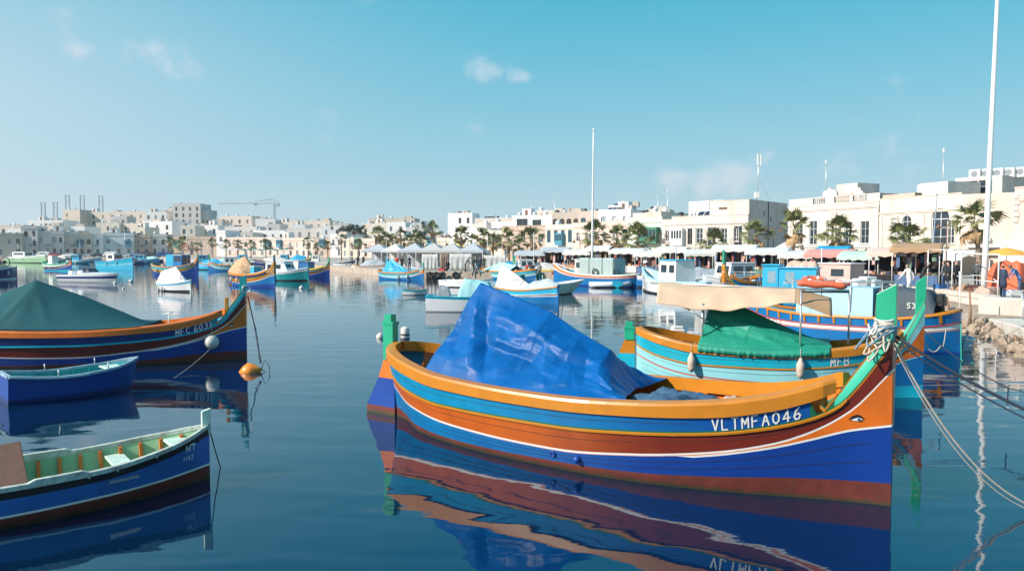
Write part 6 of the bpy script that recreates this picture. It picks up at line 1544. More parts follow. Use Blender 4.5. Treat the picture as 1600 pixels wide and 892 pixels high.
# ================================================================ people
SKIN = mat('skin', (.55, .33, .24), .6, .05, 5); HAIR = mat('hair_dark', (.03, .02, .015), .7, .1, 9); HAIRG = mat('hair_grey', (.3, .28, .26), .7, .1, 9)
CLO = {k: mat('cloth_'+k, c, .85, .12, 8, .003) for k, c in dict(black=(.015, .016, .02), navy=(.03, .045, .09), grey=(.2, .21, .22), red=(.45, .04, .03), white=(.7, .69, .66), blue=(.08, .2, .42), brown=(.16, .1, .06), jeans=(.07, .11, .2), olive=(.12, .12, .06), pink=(.6, .3, .3), teal=(.03, .3, .35)).items()}
def body(pose):
    bm = bmesh.new(); sk = bm.verts.layers.skin.new(); V = {}
    def v(n, p, r, par=None):
        w = bm.verts.new(p); w[sk].radius = (r, r) if not hasattr(r, '__len__') else r; V[n] = w
        if par: bm.edges.new((V[par], w))
    st = {'stand': (.02, -.02), 'walk': (.26, -.24), 'sit': (0, 0), 'bend': (.05, -.05)}[pose]
    sit = pose == 'sit'; hz0 = .95 if not sit else .5; bend = .32 if pose == 'bend' else (.08 if pose == 'walk' else 0)
    v('pelvis', (0, 0, hz0), (.15, .11)); bm.verts.ensure_lookup_table(); bm.verts[0][sk].use_root = True
    v('waist', (bend*.3, 0, hz0+.18), (.135, .10), 'pelvis'); v('chest', (bend*.8, 0, hz0+.38), (.17, .12), 'waist'); v('neck', (bend*1.25, 0, hz0+.56), .055, 'chest'); 
    v('chin', (bend*1.4+.01, 0, hz0+.62), (.075, .07), 'neck'); v('head', (bend*1.5+.02, 0, hz0+.70), (.095, .085), 'chin'); v('crown', (bend*1.5+.01, 0, hz0+.79), (.07, .065), 'head'); v('nose', (bend*1.5+.115, 0, hz0+.68), .018, 'head')
    for s, o in ((1, 0), (-1, 1)):
        n = 'LR'[o]; f = st[o]
        v('sh'+n, (bend*.95, s*.18, hz0+.48), .065, 'chest')
        a = -f*1.1+(.18 if pose in ('bend', 'sit') else 0)
        v('el'+n, (bend*.95+a*.5, s*.25, hz0+.22), .045, 'sh'+n); v('wr'+n, (bend*.95+a+.12, s*.22, hz0+.0+(.1 if pose == 'sit' else 0)), .032, 'el'+n); v('ha'+n, (bend*.95+a+.16, s*.21, hz0-.08+(.1 if pose == 'sit' else 0)), .035, 'wr'+n)
        v('hip'+n, (0, s*.09, hz0-.08), .10, 'pelvis')
        if sit: v('kn'+n, (.42, s*.12, hz0-.02), .07, 'hip'+n); v('an'+n, (.42, s*.12, .09), .048, 'kn'+n); v('toe'+n, (.58, s*.13, .04), .035, 'an'+n)
        else: v('kn'+n, (f*.55+.02, s*.10, .50), .07, 'hip'+n); v('an'+n, (f, s*.10, .09), .048, 'kn'+n); v('toe'+n, (f+.15, s*.11, .04), .035, 'an'+n)
    me = bpy.data.meshes.new('body_cage'); bm.to_mesh(me); bm.free(); o = bpy.data.objects.new('body_cage', me); COL.objects.link(o)
    m1 = o.modifiers.new('s', 'SKIN'); m1.use_smooth_shade = True; m2 = o.modifiers.new('b', 'SUBSURF'); m2.levels = 1; m2.render_levels = 1
    dg = bpy.context.evaluated_depsgraph_get(); r = bpy.data.meshes.new_from_object(o.evaluated_get(dg)); r.name = 'body_'+pose
    bpy.data.objects.remove(o)
    r.materials.clear()
    for m in (SKIN, CLO['black'], CLO['jeans'], HAIR): r.materials.append(m)
    for p in r.polygons:
        c = p.center; hx = bend*1.5
        if c.z > hz0+.60: p.material_index = 3 if (c.z > hz0+.76 or c.x < hx-.01) else 0
        elif c.z > hz0+.545: p.material_index = 0
        elif abs(c.y) > .17 and c.z < hz0+.03+(.1 if sit else 0) and c.z > hz0-.2: p.material_index = 0
        elif c.z > hz0-.03 and not (sit and c.x > .12 and abs(c.y) < .2): p.material_index = 1
        else: p.material_index = 2
        if c.z < .11: p.material_index = 2
    return r
BOD = {k: body(k) for k in ('stand', 'walk', 'sit', 'bend')}
def person(label, pos, pose='stand', rz=0, top='black', low='jeans', hair=HAIR, s=1.0, coat=False, group='people on the quay', bag=None):
    t = thing('person', label, 'person', tuple(pos), rz, group)
    o = link('body', BOD[pose], t); o.scale = (s, s, s)
    for i, m in ((1, CLO[top]), (2, CLO[low]), (3, hair)):
        o.material_slots[i].link = 'OBJECT'; o.material_slots[i].material = m
    if coat:
        q = MB(); q.lathe([(.20, .55), (.19, .8), (.17, 1.05), (.19, 1.2), (.2, 1.38), (.12, 1.47), (.07, 1.5)], 14, 0, Matrix.Diagonal((.8, 1.15, 1, 1))); c = q.build('coat', CLO[top], t); c.scale = (s, s, s)
    if bag:
        q = MB(); q.bbox((-.3, -.2, .35), (.0, .2, .75), .06); q.build('bag', CLO[bag], t)
def onq(px, py): return on(px, py, QZ)
PEO = [
 (1566, 465, 'stand', 0.3, 'navy', 'navy', 'woman in a long dark blue coat standing at the quay edge at far right', 1, None),
 (1593, 462, 'bend', 2.8, 'blue', 'jeans', 'person in a light blue top bending by the orange tarpaulin at the right edge', 0, 'black'),
 (1420, 463, 'walk', 3.3, 'white', 'white', 'person dressed all in white walking along the quay ledge', 0, None),
 (1440, 452, 'bend', 0.2, 'black', 'black', 'grey-haired person in a black jacket stooping behind the green bow post', 0, None),
 (1481, 452, 'stand', 3.0, 'black', 'jeans', 'person in a black jacket and jeans in front of the stall frame', 1, None),
 (1474, 450, 'stand', 2.2, 'grey', 'jeans', 'person in a grey jacket next to the one in black at the stall frame', 0, None),
 (1458, 447, 'stand', 1.2, 'black', 'black', 'person in black behind the pale metal posts left of the grey jacket', 0, None),
 (1493, 449, 'stand', -1.5, 'black', 'black', 'dark-clad person seen through the metal frame left of the white pole', 1, None),
 (1526, 447, 'stand', 1.5, 'grey', 'navy', 'person in grey behind the metal frame near the white pole', 0, None),
 (1545, 447, 'sit', 2.8, 'navy', 'navy', 'person sitting in dark blue right of the white pole', 0, None),
 (1378, 440, 'stand', .3, 'black', 'black', 'person in black under the pale green canopy', 0, None),
 (1392, 438, 'stand', 1.3, 'grey', 'black', 'grey-jacketed person under the pink canopy', 0, None),
 (1404, 440, 'bend', 2.3, 'brown', 'black', 'stooping person in brown under the pink canopy', 0, None),
 (1428, 438, 'stand', 2.0, 'black', 'jeans', 'person standing in the shade right of the pink canopy', 0, None),
 (1332, 434, 'stand', 2.0, 'red', 'black', 'person in red behind the light blue boat cabin', 0, None),
 (1165, 426, 'stand', 1.0, 'red', 'black', 'person in a red jacket left of the light blue cabin boat', 0, None),
 (1100, 424, 'sit', 1.0, 'black', 'black', 'seated dark figure on the quay behind the white trawler', 0, None),
 (1078, 424, 'stand', 1.0, 'navy', 'black', 'dark blue figure on the quay beside the grey screen', 0, None),
 (1023, 424, 'stand', 0, 'white', 'grey', 'person in a white hooded top at the market beside the trawler', 0, None),
 (1010, 423, 'stand', 0, 'black', 'black', 'person in black at the market right of the big blue boat', 0, None),
 (985, 423, 'stand', 2, 'red', 'jeans', 'person in dark red at the market behind the big blue boat\'s stern', 0, None),
 (968, 422, 'bend', 2, 'black', 'black', 'stooping person in black at the stern of the big blue boat', 0, None),
 (958, 423, 'stand', .5, 'pink', 'black', 'person in pink behind the big blue boat', 0, None),
 (895, 422, 'stand', .5, 'grey', 'jeans', 'person in grey at the stalls left of the grey screen box', 0, None),
 (884, 423, 'stand', 1.5, 'navy', 'black', 'person in navy at the stalls behind the bow of the big blue boat', 0, None),
 (872, 422, 'stand', 2.5, 'brown', 'black', 'person in brown at the stalls behind the bow of the big blue boat', 0, None),
 (857, 421, 'stand', 3, 'black', 'jeans', 'person in black left of the big blue boat', 0, None),
 (845, 423, 'walk', 3, 'pink', 'black', 'person in pink walking along the quay at mid picture', 0, None),
 (740, 425, 'stand', .5, 'black', 'black', 'first of the dark figures standing on the quay by the tyres', 0, None),
 (750, 425, 'stand', 1.5, 'navy', 'black', 'second dark figure standing on the quay, in navy', 0, None),
 (745, 424, 'walk', 3.1, 'black', 'jeans', 'dark figure in jeans walking on the quay by the tyres', 0, None),
 (727, 425, 'bend', .2, 'grey', 'black', 'stooping grey figure in front of the white screen on the quay', 0, None),
 (756, 424, 'stand', 2, 'olive', 'black', 'figure in olive right of the dark group on the quay', 0, None),
 (700, 424, 'sit', 2, 'black', 'black', 'seated figure at the left end of the white screens', 0, None),
 (640, 422, 'stand', 2, 'navy', 'black', 'figure under the grey tents at the stern of a blue boat', 0, None),
 (628, 422, 'stand', 1, 'black', 'black', 'black figure under the grey tents at mid left', 0, None),
 (620, 421, 'stand', 1, 'red', 'black', 'small figure in red under the grey tents', 0, None),
]
for px, py, pose, rz, top, low, lb, coat, bag in PEO:
    person(lb, onq(px, py) if py > 430 else gx(px, min(2.5*1200/(py-390), 96), QZ), pose, rz, top, low, HAIRG if 'grey-haired' in lb else HAIR, coat=coat, bag=bag)

# ================================================================ market
GOODS = [mat('goods_'+n, c, .8, .3, 7, .01) for n, c in (('red', (.38, .09, .07)), ('white', (.75, .74, .7)), ('brown', (.24, .17, .12)), ('black', (.02, .02, .025)), ('blue', (.09, .16, .30)), ('orange', (.5, .3, .17)), ('pink', (.7, .4, .38)), ('green', (.14, .24, .16)))]
def stall(label, x, y, rz, w, m, seed, h=2.5, side=None, goods=26, cat='market stall'):
    rr = random.Random(seed); t = thing('market_stall', label, cat, (x, y, QZ), rz, 'market stalls along the quay')
    for px_, py_ in ((0, 0), (w, 0), (0, 2.2), (w, 2.2)):
        q = MB(); q.tube([(px_, py_, 0), (px_, py_, h if py_ else h-.25)], .03, 6); q.build('pole', WPOLE, t)
    q = MB(); q.grid(lambda a, b: Vector((-.15+(w+.3)*a, -.35+2.7*b, h-.3+.42*math.sin(min(1, b*1.15)*1.6)-.07*math.sin(math.pi*a)*(1-b)+.03*nz(a*5+seed, b*4))), 12, 8, 0); q.build('canopy', m, t, solid=.02)
    q = MB(); q.loft([[(-.15+(w+.3)*i/16, -.36, h-.55-.05*math.sin(i*1.7+seed)) for i in range(17)], [(-.15+(w+.3)*i/16, -.35, h-.30) for i in range(17)]], 0); q.build('valance', m, t)
    q = MB(); q.grid(lambda a, b: Vector((w*a, 2.25+.05*nz(a*9, seed), .1+(h-.2)*b)), 12, 2, 0); q.build('back_cloth', side or GOODS[3], t)
    q = MB(); q.box((.1, .15, .72), (w-.1, 1.1, .78)); q.build('table', WOOD, t)
    q = MB(); q.grid(lambda a, b: Vector((.1+(w-.2)*a, .13+.02*math.sin(a*40), .05+.72*b)), 30, 1, 0); q.build('table_cloth', rr.choice(GOODS), t)
    g = MB()
    for k in range(goods):
        s = rr.uniform(.07, .2); X = rr.uniform(.2, w-.2); Y = rr.uniform(.25, 1.0); M = Matrix.Translation((X, Y, .78+s*.5)) @ Matrix.Rotation(rr.uniform(0, 3), 4, 'Z'); g.bbox((-s, -s*.7, -s*.5), (s, s*.7, s*.6), s*.2, rr.randrange(8), M)
    for k in range(goods//2):
        X = rr.uniform(.1, w-.2); l = rr.uniform(.4, 1.0); wd = rr.uniform(.15, .3); z1 = h-.5-rr.uniform(0, .3); yy = rr.choice((.0, 2.0, .9)); c = rr.randrange(8)
        g.grid(lambda a, b: Vector((X+wd*a, yy+.03*math.sin(a*6+k)+.05*b, z1-l*(1-b))), 3, 2, c)
    tag(g.build('wares', GOODS, t), kind='stuff')
STA = [ # px, y-dist, width, cloth, label
 (1312, 57, 3.2, mat('canopy_pale_green', (.45, .60, .52), .8, .06, 3), 'stall with a pale green canopy right of the light blue cabin boat'),
 (1365, 53.5, 3.2, mat('canopy_pinkish', (.66, .50, .42), .8, .06, 3), 'stall with a pinkish beige canopy behind the green bow posts'),
 (1410, 51.5, 2.8, BRN, 'stall with a brown canopy left of the metal stall frames'),
 (1262, 60, 3.0, mat('canopy_salmon', (.62, .3, .26), .8, .06, 3), 'stall with a salmon pink canopy behind the orange roll'),
 (1285, 64, 2.8, CLTC, 'stall with a bright blue canopy behind the salmon pink one'),
 (1218, 66, 3.4, CLTW, 'white stall behind the light blue cabin of the boat'),
 (1170, 68, 3.4, CLTW, 'white stall with red wares left of the light blue cabin'),
 (1120, 70, 3.4, mat('canopy_offwhite', (.66, .64, .6), .8, .06, 3), 'off-white stall above the green and orange boat posts'),
 (1072, 73, 3.4, CLTW, 'white stall behind the white trawler\'s wheelhouse'),
 (1028, 77, 3.2, mat('canopy_offwhite', (), 1), 'off-white stall with hanging clothes behind the trawler bow'),
 (992, 80, 3.2, CLTW, 'white stall with dark hanging clothes right of the grey screen'),
 (955, 83, 3.2, CLTW, 'white stall directly behind the grey screen box'),
 (918, 85, 3.2, CLTW, 'white stall beside the foot of the tall flagpole'),
 (882, 87, 3.2, mat('canopy_offwhite', (), 1), 'off-white stall crowded with wares left of the flagpole'),
 (846, 90, 3.2, mat('canopy_grey', (.42, .46, .5), .8, .06, 3), 'stall with a blue-grey canopy at the left end of the market'),
 (806, 92, 3.2, mat('canopy_grey', (), 1), 'second blue-grey canopied stall left of the market row'),
]
for k, (px, d, w, m, lb) in enumerate(STA):
    p = gx(px, d); stall(lb, p.x, p.y+(k*37 % 5)*.35, R((-22 if px < 1100 else -30)+((k*53) % 17)-8), w*(.82+.1*((k*29) % 4)), m, k+3, h=2.3+.14*((k*7) % 5))
# tents at mid left
def tent(label, px, d, w, m, h=2.4, peak=1.0, cloth=True, group='grey and white tents on the quay'):
    p = gx(px, d, QZ); t = thing('market_tent', label, 'tent', (p.x, p.y, QZ), R(-12), group)
    q = MB(); n = 12; ring0 = []; pts = [(0, 0), (w, 0), (w, w), (0, w)]
    for a, b in zip(pts, pts[1:]+pts[:1]):
        for i in range(4): ring0.append((a[0]+(b[0]-a[0])*i/4, a[1]+(b[1]-a[1])*i/4))
    def rg(k, z): return [(w/2+(x-w/2)*k, w/2+(y-w/2)*k, z) for x, y in ring0]
    q.loft([rg(1.02, h-.3), rg(1.02, h), rg(.6, h+peak*.35), rg(.25, h+peak*.75), rg(.03, h+peak)], 0, closed=True); q.build('roof', m, t)
    for x, y in pts:
        q = MB(); q.tube([(x, y, 0), (x, y, h)], .04, 6); q.build('pole', WPOLE, t)
    if cloth: q = MB(); q.grid(lambda a, b: Vector((w*a, w*.98+.06*math.sin(a*22), .05+(h-.1)*b)), 24, 1, 0); q.build('wall_cloth', m, t)
GT = mat('canopy_grey', (), 1); TWT = mat('tent_offwhite', (.46, .46, .45), .8, .06, 3)
for px, d, w, m, lb in ((622, 104, 3.6, GT, 'grey peaked tent left of the white screens'), (650, 102, 3.8, TWT, 'white peaked tent directly left of the white screens'), (565, 118, 4.2, GT, 'wide grey tent right of the harbour street lamp'), (596, 112, 3.2, CLTW, 'small white tent between two grey ones'), (682, 100, 3.4, TWT, 'white peaked tent above the white screens'), (716, 98, 3.2, GT, 'grey peaked tent at the right end of the white screens'), (1205, 90, 3.5, CLTW, 'white peaked tent under the brown masonry wall'), (980, 104, 3.2, CLTW, 'white tent behind the market under the green house')): tent(lb, px, d, w, m)
# white screens and tyres on the quay
def screen(label, pxa, pxb, d, z1, m, posts=3, z0=QZ+.05, name='cloth_screen', cat='cloth screen', group=None):
    a, b = gx(pxa, d), gx(pxb, d); L = (b-a).length; t = thing(name, label, cat, (a.x, a.y, 0), 0, group)
    q = MB(); q.grid(lambda u, v: Vector((L*u, .06*nz(u*6, v*2)-.04*math.sin(u*26)*(1-v), z0+(z1-z0)*v)), 30, 4, 0); q.build('cloth', m, t, solid=.02)
    for k in range(posts): q = MB(); q.tube([(L*k/(posts-1), .06, QZ-.1), (L*k/(posts-1), .06, z1+.05)], .035, 6); q.build('post', WPOLE, t)
screen('left white cloth screen on the quay beside the stooping figure', 660, 684, 91, 2.75, CLTW)
screen('right white cloth screen, widest on the quay at mid picture', 703, 737, 90, 2.8, CLTW)
screen('narrow white and dark striped screen between the two white screens', 688, 699, 90.5, 2.8, GOODS[2])
screen('tall white cloth sheet at the foot of the thin palms mid picture', 756, 790, 93, 2.6, CLTW)
for k, px in enumerate((672, 682, 692, 712, 722, 732)):
    p = gx(px, 86.9, .42); t = thing('tyre', 'black tyre %s' % ['first from the left on the dark quay face below the white screens', 'second from the left on the dark quay face', 'third tyre, left of the pale gap in the quay face', 'fourth tyre, right of the pale gap in the quay face', 'fifth tyre hung on the quay face below the right screen', 'last tyre on the right of the dark quay face'][k], 'tyre', (p.x, 86.6-0.1, .42), 0, 'tyres hung on the quay'); t.rotation_euler = (R(90), 0, 0)
    q = MB(); q.tube([(.3*math.cos(a), .3*math.sin(a), 0) for a in [2*math.pi*i/14 for i in range(15)]], .11, 8, cap=False); q.build('rubber', RUB, t)
for lb, a, b in (('left dark timber fender panel on the quay face below the white screens', 666, 692), ('right dark timber fender panel on the quay face below the white screens', 708, 740)):
    A, B = gx(a, 86.9), gx(b, 86.9); t = thing('timber_panel', lb, 'timber panel', (A.x, A.y, 0), 0); n = 6; L = (B-A).length
    for k in range(n): q = MB(); q.bbox((L*k/n+.02, -.12, -.3), (L*(k+1)/n-.02, .0, .72), .03); q.build('plank', BLK, t)

# metal stall frames on the quay at right
def frame(label, pts, z1, z0=QZ, mids=(), m=None):
    t = thing('stall_frame', label, 'metal frame', tuple(pts[0]), 0, 'empty metal frames on the quay'); o = Vector(pts[0]); m = m or WPOLE
    P = [Vector(p)-o for p in pts]
    for p in P: q = MB(); q.tube([p, p+Vector((0, 0, z1-z0))], .035, 6); q.build('post', m, t)
    for a, b in zip(P, P[1:]+([P[0]] if len(P) > 2 else [])):
        q = MB(); q.tube([a+Vector((0, 0, z1-z0)), b+Vector((0, 0, z1-z0))], .03, 6); q.build('rail', m, t)
        for z in mids: q = MB(); q.tube([a+Vector((0, 0, z)), b+Vector((0, 0, z))], .025, 6); q.build('rail', m, t)
frame('empty white metal frame left of the thick white pole', [onq(1501, 456), onq(1559, 465), onq(1545, 450), onq(1492, 447)], QZ+2.25, mids=(.8,))
frame('white metal frame of posts over the people in black on the quay', [onq(1449, 450), onq(1487, 454), onq(1492, 446), onq(1452, 443)], QZ+2.5)
frame('low steel railing at the right edge of the quay', [on(1598, 500, .45), on(1596, 486, .45)], 1.35, .45, mids=(.45,), m=STEEL)
bx = MB(); bx.bbox((-1.2, -.4, 0), (1.2, .4, .75), .04); o = bx.build('concrete_block', CONC); o.location = tuple(on(1580, 492, .42)); o.rotation_euler = (0, 0, -.9); tag(o, 'low grey concrete block below the woman in the long coat', 'concrete block')
# orange tarpaulins
def drape(label, pos, w, d, h, rz, m, seed, cat='tarpaulin', name='tarpaulin'):
    q = MB()
    def fn(a, b):
        x = (a-.5)*w; y = (b-.5)*d; e = min(a, 1-a, b, 1-b); z = h*(min(1, e*6)**.6)*(1-.25*a)+.12*h*nz(a*4+seed, b*4)+.05*nz(a*14, b*14+seed)
        return Vector((x, y, max(.0, z)))
    q.grid(fn, 26, 20, 0); o = q.build(name, m); o.location = pos; o.rotation_euler = (0, 0, rz); tag(o, label, cat)
drape('bright red-orange tarpaulin over a stall at the right edge', tuple(onq(1592, 458)+Vector((.7, 1.0, .0))), 3.2, 2.4, 1.9, .3, mat('red_orange_tarpaulin', (.72, .13, .05), .6, .1, 3, .005), 2.0)
t = thing('sun_umbrella', 'wide yellow-orange market umbrella behind the red-orange tarpaulin', 'umbrella', tuple(gx(1572, 50, QZ)))
def umbrella_parts(t, r, h, m, panels=8):
    q = MB(); q.lathe([(r, h-.45), (r*.99, h-.40), (r*.6, h-.14), (r*.2, h), (.03, h+.06)], 16, 0, sm=False); q.build('canopy', m, t)
    q = MB(); q.tube([(0, 0, 0), (0, 0, h+.1)], .03, 6); q.build('pole', WPOLE, t)
umbrella_parts(t, 1.35, 2.6, mat('umbrella_orange', (.78, .36, .06), .7, .08, 3))
PGR = mat('parasol_green', (.02, .24, .20), .7, .1, 3)
ORDN = ['leftmost', 'second', 'third', 'fourth', 'fifth', 'sixth', 'seventh', 'eighth', 'rightmost']
for k in range(9):
    px = 382+k*8.2
    t = thing('parasol', ORDN[k]+' green cafe parasol in the row on the far left quay', 'parasol', tuple(gx(px, 236-k*.4+(k % 2)*1.5, QZ)), 0, 'green cafe parasols in a row'); umbrella_parts(t, .85, 2.7+.15*(k % 3), PGR)
for k, px in enumerate((352, 362, 371)):
    t = thing('parasol', ['left of three white parasols beside the green row', 'middle of three white parasols beside the green row', 'right of three white parasols, next to the green row'][k], 'parasol', tuple(gx(px, 238, QZ)), 0, 'white parasols'); umbrella_parts(t, 1.0, 2.9, CLTW)

# ================================================================ parked cars on the far quay
def car(label, px, d, col, rz=0.0, van=False):
    t = thing('parked_car', label, 'car', tuple(gx(px, d, QZ)), rz, 'cars parked on the far quay'); m = mat('car_'+col, dict(white=(.7, .7, .7), blue=(.04, .1, .3), red=(.4, .03, .03), dark=(.03, .03, .04), silver=(.4, .42, .45))[col], .3, .05, 3, coat=.5)
    prof = [(0, .35), (.02, .75), (.15, .85), (.95, .95), (1.5, 1.38), (2.9, 1.42), (3.6, 1.0), (4.1, .9), (4.15, .35)] if not van else [(0, .35), (.02, 1.0), (.4, 1.15), (.9, 1.85), (4.3, 1.9), (4.4, .4)]
    q = MB(); q.loft([[(x-2, y, z) for x, z in prof] for y in (-.85, .85)], 0, flip=True); q.poly([(x-2, -.85, z) for x, z in prof][::-1]); q.poly([(x-2, .85, z) for x, z in prof]); q.build('body', m, t)
    q = MB(); q.poly([(-.95, -.86, .98), (1.5, -.86, 1.0), (.85, -.86, 1.32), (-.5, -.86, 1.3)]); q.poly([(-.95, .86, .98), (-.5, .86, 1.3), (.85, .86, 1.32), (1.5, .86, 1.0)]); q.build('side_window', GLS, t)
    for x in (-1.25, 1.35):
        for y in (-.8, .8): q = MB(); q.lathe([(.3, -.09), (.31, 0), (.3, .09)], 12, 0, Matrix.Translation((x, y, .31)) @ Matrix.Rotation(R(90), 4, 'X')); q.build('wheel', RUB, t)
for k, (px, d, col, van, lb) in enumerate(((128, 262, 'dark', 0, 'dark car parked far left behind the moored boats'), (141, 262, 'silver', 0, 'silver car between two dark ones far left'), (153, 261, 'dark', 0, 'second dark car parked far left'), (172, 260, 'white', 1, 'white van below the pale blue-grey house'), (196, 258, 'silver', 0, 'silver car below the pale blue-grey house'),
    (214, 258, 'blue', 0, 'blue car below the dark brown stone house'), (228, 257, 'dark', 1, 'dark van below the dark brown stone house'), (241, 256, 'dark', 0, 'dark car left of the long brown stone house'), (255, 256, 'blue', 1, 'dark blue van left of the palms'), (68, 262, 'white', 1, 'white van at the far left edge of the quay'), (84, 262, 'red', 0, 'red car at the far left quay'), (108, 262, 'white', 0, 'white car at the far left quay'))): car(lb, px, d, col, .1*math.sin(k), van)

# ================================================================ moored boats further out
def bt(bow_px, bow_y, L, head, **k):
    b = on(bow_px, bow_y); h = Vector((math.cos(R(head)), math.sin(R(head)), 0)); return b-h*L, b
def stripes(*a): return a
P_A = (BLD, BLD, WHT, ORD, MAR, YEL, BLU, TEA, YEL, RED, MNT)
P_B = (BLU, BLU, WHT, ORD, AQU, ORG, CYN, CYN, ORG, BRN, CYN)
P_C = (BLD, BLU, WHT, BRN, ORG, YEL, NVY, MAR, ORG, BRN, ORG)
def small_tarp(label, root, H, u0, u1, pk, m, seed, pkz, fold=.04, endz=None, **k):
    s = lambda u: H.T.TOP(u)*H.hs
    return cover(label, root, H, u0, u1, [(u0, s(u0)*.35+pkz*.65), (pk, pkz), (pk+(u1-pk)*.5, pkz*.55+s(u1)*.45), (u1, s(u1)+.05)], m, lambda u: s(u)-.02, nu=56, nv=44, fold=fold, seed=seed, power=1.0, lin=True, inward=.02, **k)
def mast(label_root, x, z0, h, r=.035, m=None):
    q = MB(); q.tube([(x, 0, z0), (x, 0, z0+h)], r, 6); q.build('mast', m or WPOLE, label_root)
GEAR = [BLK, WHT, ORB, BLU, ROPE, GRN, CLTN, WOOD]
def clutter(root, H, seed, n=12, x0=-.36, x1=.3):
    rr = random.Random(seed); q = MB()
    for k in range(n):
        u = .5+rr.uniform(x0, x1); X = H.L*(u-.5); Y = rr.uniform(-.6, .6)*H.b(u, .5); z = H.T.TOP(u)*H.hs+rr.uniform(-.15, .08); s_ = rr.uniform(.07, .2); c = rr.randrange(8); t = rr.random()
        if t < .4: q.bbox((X-s_, Y-s_*.7, z-.4), (X+s_, Y+s_*.7, z+s_*.5), s_*.2, c)
        elif t < .7: q.lathe([(.01, z-s_), (s_*.8, z-s_*.5), (s_, z), (s_*.7, z+s_*.6), (.01, z+s_*.9)], 9, c, Matrix.Translation((X, Y, 0)))
        else: q.tube([(X, Y, z-.4), (X+rr.uniform(-.3, .3), Y, z+rr.uniform(.3, .9))], .022, 5, c)
    tag(q.build('deck_gear', GEAR, root), kind='stuff')
    for k in range(2):
        u = rr.uniform(.25, .75); a = H.p(u, H.T.C1(u)*H.hs, -1, .1); f = MB(); f.lathe([(.02, a.z-.62), (.08, a.z-.55), (.09, a.z-.35), (.07, a.z-.15), (.02, a.z-.1)], 8, 0, Matrix.Translation((a.x, a.y, 0))); f.build('side_fender', BUO, root)
    f = MB(); y = H.b(.5, .8)
    f.tube([(H.L*-.05, -y*.9, H.T.TOP(.5)*H.hs), (H.L*-.05, -y*.9, H.T.TOP(.5)*H.hs+.6), (H.L*-.05, y*.9, H.T.TOP(.5)*H.hs+.6), (H.L*-.05, y*.9, H.T.TOP(.5)*H.hs)], .018, 5); f.build('rail', STEEL, root)
# big blue luzzu, bow to the left
b1, H1 = luzzu('long blue boat with orange and white stripes and a grey canvas box, mid right', on(1000, 449), on(866, 444), (BLD, BLU, RED, BLU, WHT, RED, ORG, WHT, WHT, SKB, WHT), hs=.95, ws=1.0, n=22, det=1, rudder=False, T=plain([(0, 1.25), (.3, 1.1), (.6, 1.2), (.85, 1.6), (1, 2.2)], up=.80, st=.70, rail=.1))
L1 = H1.L
q = MB(); q.bbox((L1*(.22-.5), -1.0, .95), (L1*(.62-.5), 1.0, 2.55), .12); q.build('canvas_box', mat('grey_green_canvas', (.36, .45, .44), .8, .08, 3, .004), b1)
for u in (.22, .35, .5, .62): q = MB(); q.tube([(L1*(u-.5), -1.02, 1.0), (L1*(u-.5), -1.02, 2.55), (L1*(u-.5), 1.02, 2.55), (L1*(u-.5), 1.02, 1.0)], .03, 6); q.build('hoop', GRD, b1)
cabin(b1, L1*(.63-.5), L1*(.70-.5), .6, .9, 2.35, WHT, WHT, ((.2, .8, .5, .85),))
for u in (.18, .42): ring('life_ring', 'dark ring resting on the side of the long blue boat, %s' % ('near its stern' if u < .3 else 'below the canvas box'), world_pt(b1, (L1*(u-.5), -1.05 if True else 0, 1.35)) if False else world_pt(b1, (L1*(u-.5), 1.12, 1.3)), (R(80), 0, b1.rotation_euler.z), .28, .05, BLK)
clutter(b1, H1, 5, 16, -.4, .4)
# trawler
b2, H2 = luzzu('white trawler with a light blue wheelhouse, black name lettering and raised bow', gx(1105, 52), on(1005, 454), (BLK, WHG, WHT, WHG, WHG, PBL, WHG, WHG, PBL, PBL, WHT), hs=1.0, ws=.95, n=20, det=1, rudder=False, T=plain([(0, 1.1), (.4, 1.05), (.7, 1.3), (1, 1.9)], up=.85, st=.7), name='trawler', cat='trawler', text='W EMILE 08' if False else None)
L2 = H2.L
tb = MB(); f = lambda x, z: H2.p(.90-x/L2 if False else .66+x/L2, 1.02+z+.25*(x/L2), 1, .012)
letters(tb, 'REWELE OB'.replace('REWELE OB', 'IEWELE'), lambda x, z: H2.p(.92-x/L2, 1.12-.1*x+z, 1, .012), 0, .16, .20, .07, .04); tag(tb.build('bow_lettering', BLK, b2), kind='stuff')
cabin(b2, L2*(.30-.5), L2*(.58-.5), .8, .9, 2.5, WHT, SKB, ((.1, .4, .45, .8), (.55, .9, .45, .8)), rake=.25); mast(b2, L2*(.45-.5), 2.4, 2.6); mast(b2, L2*(.72-.5), 1.2, 2.2)
# mid-distance painted boats
def mid(label, P0, P1, pal, hs=.85, ws=.85, T=LUZ, n=18, post=(.24, .5), **k):
    r_, h_ = luzzu(label, P0, P1, pal, hs=hs, ws=ws, n=n, det=1, post=post, T=T, **k); clutter(r_, h_, len(label)+n); return r_, h_
x, HX = mid('blue fishing boat with a wrinkled bright blue tarpaulin and low rails, moored at mid left', on(592, 436), on(662, 438.5), P_B, hs=.72, ws=.62, post=(.2, .25), rudder=False)
small_tarp('wrinkled bright blue tarpaulin heaped on the boat before the grey tents', x, HX, .18, .68, .3, CLTC, 3, 2.3, fold=.16)
x, HX = mid('bright blue fishing boat with orange striped bow pointing left, below the dark group of people', on(838, 439), on(743, 434), P_B, hs=.85, ws=.85, post=(.2, .3), rudder=False)
mast(x, 0, .6, 2.6); small_tarp('striped turquoise cloth over the boat below the dark group of people', x, HX, .3, .8, .55, CLTA, 8, 1.9)
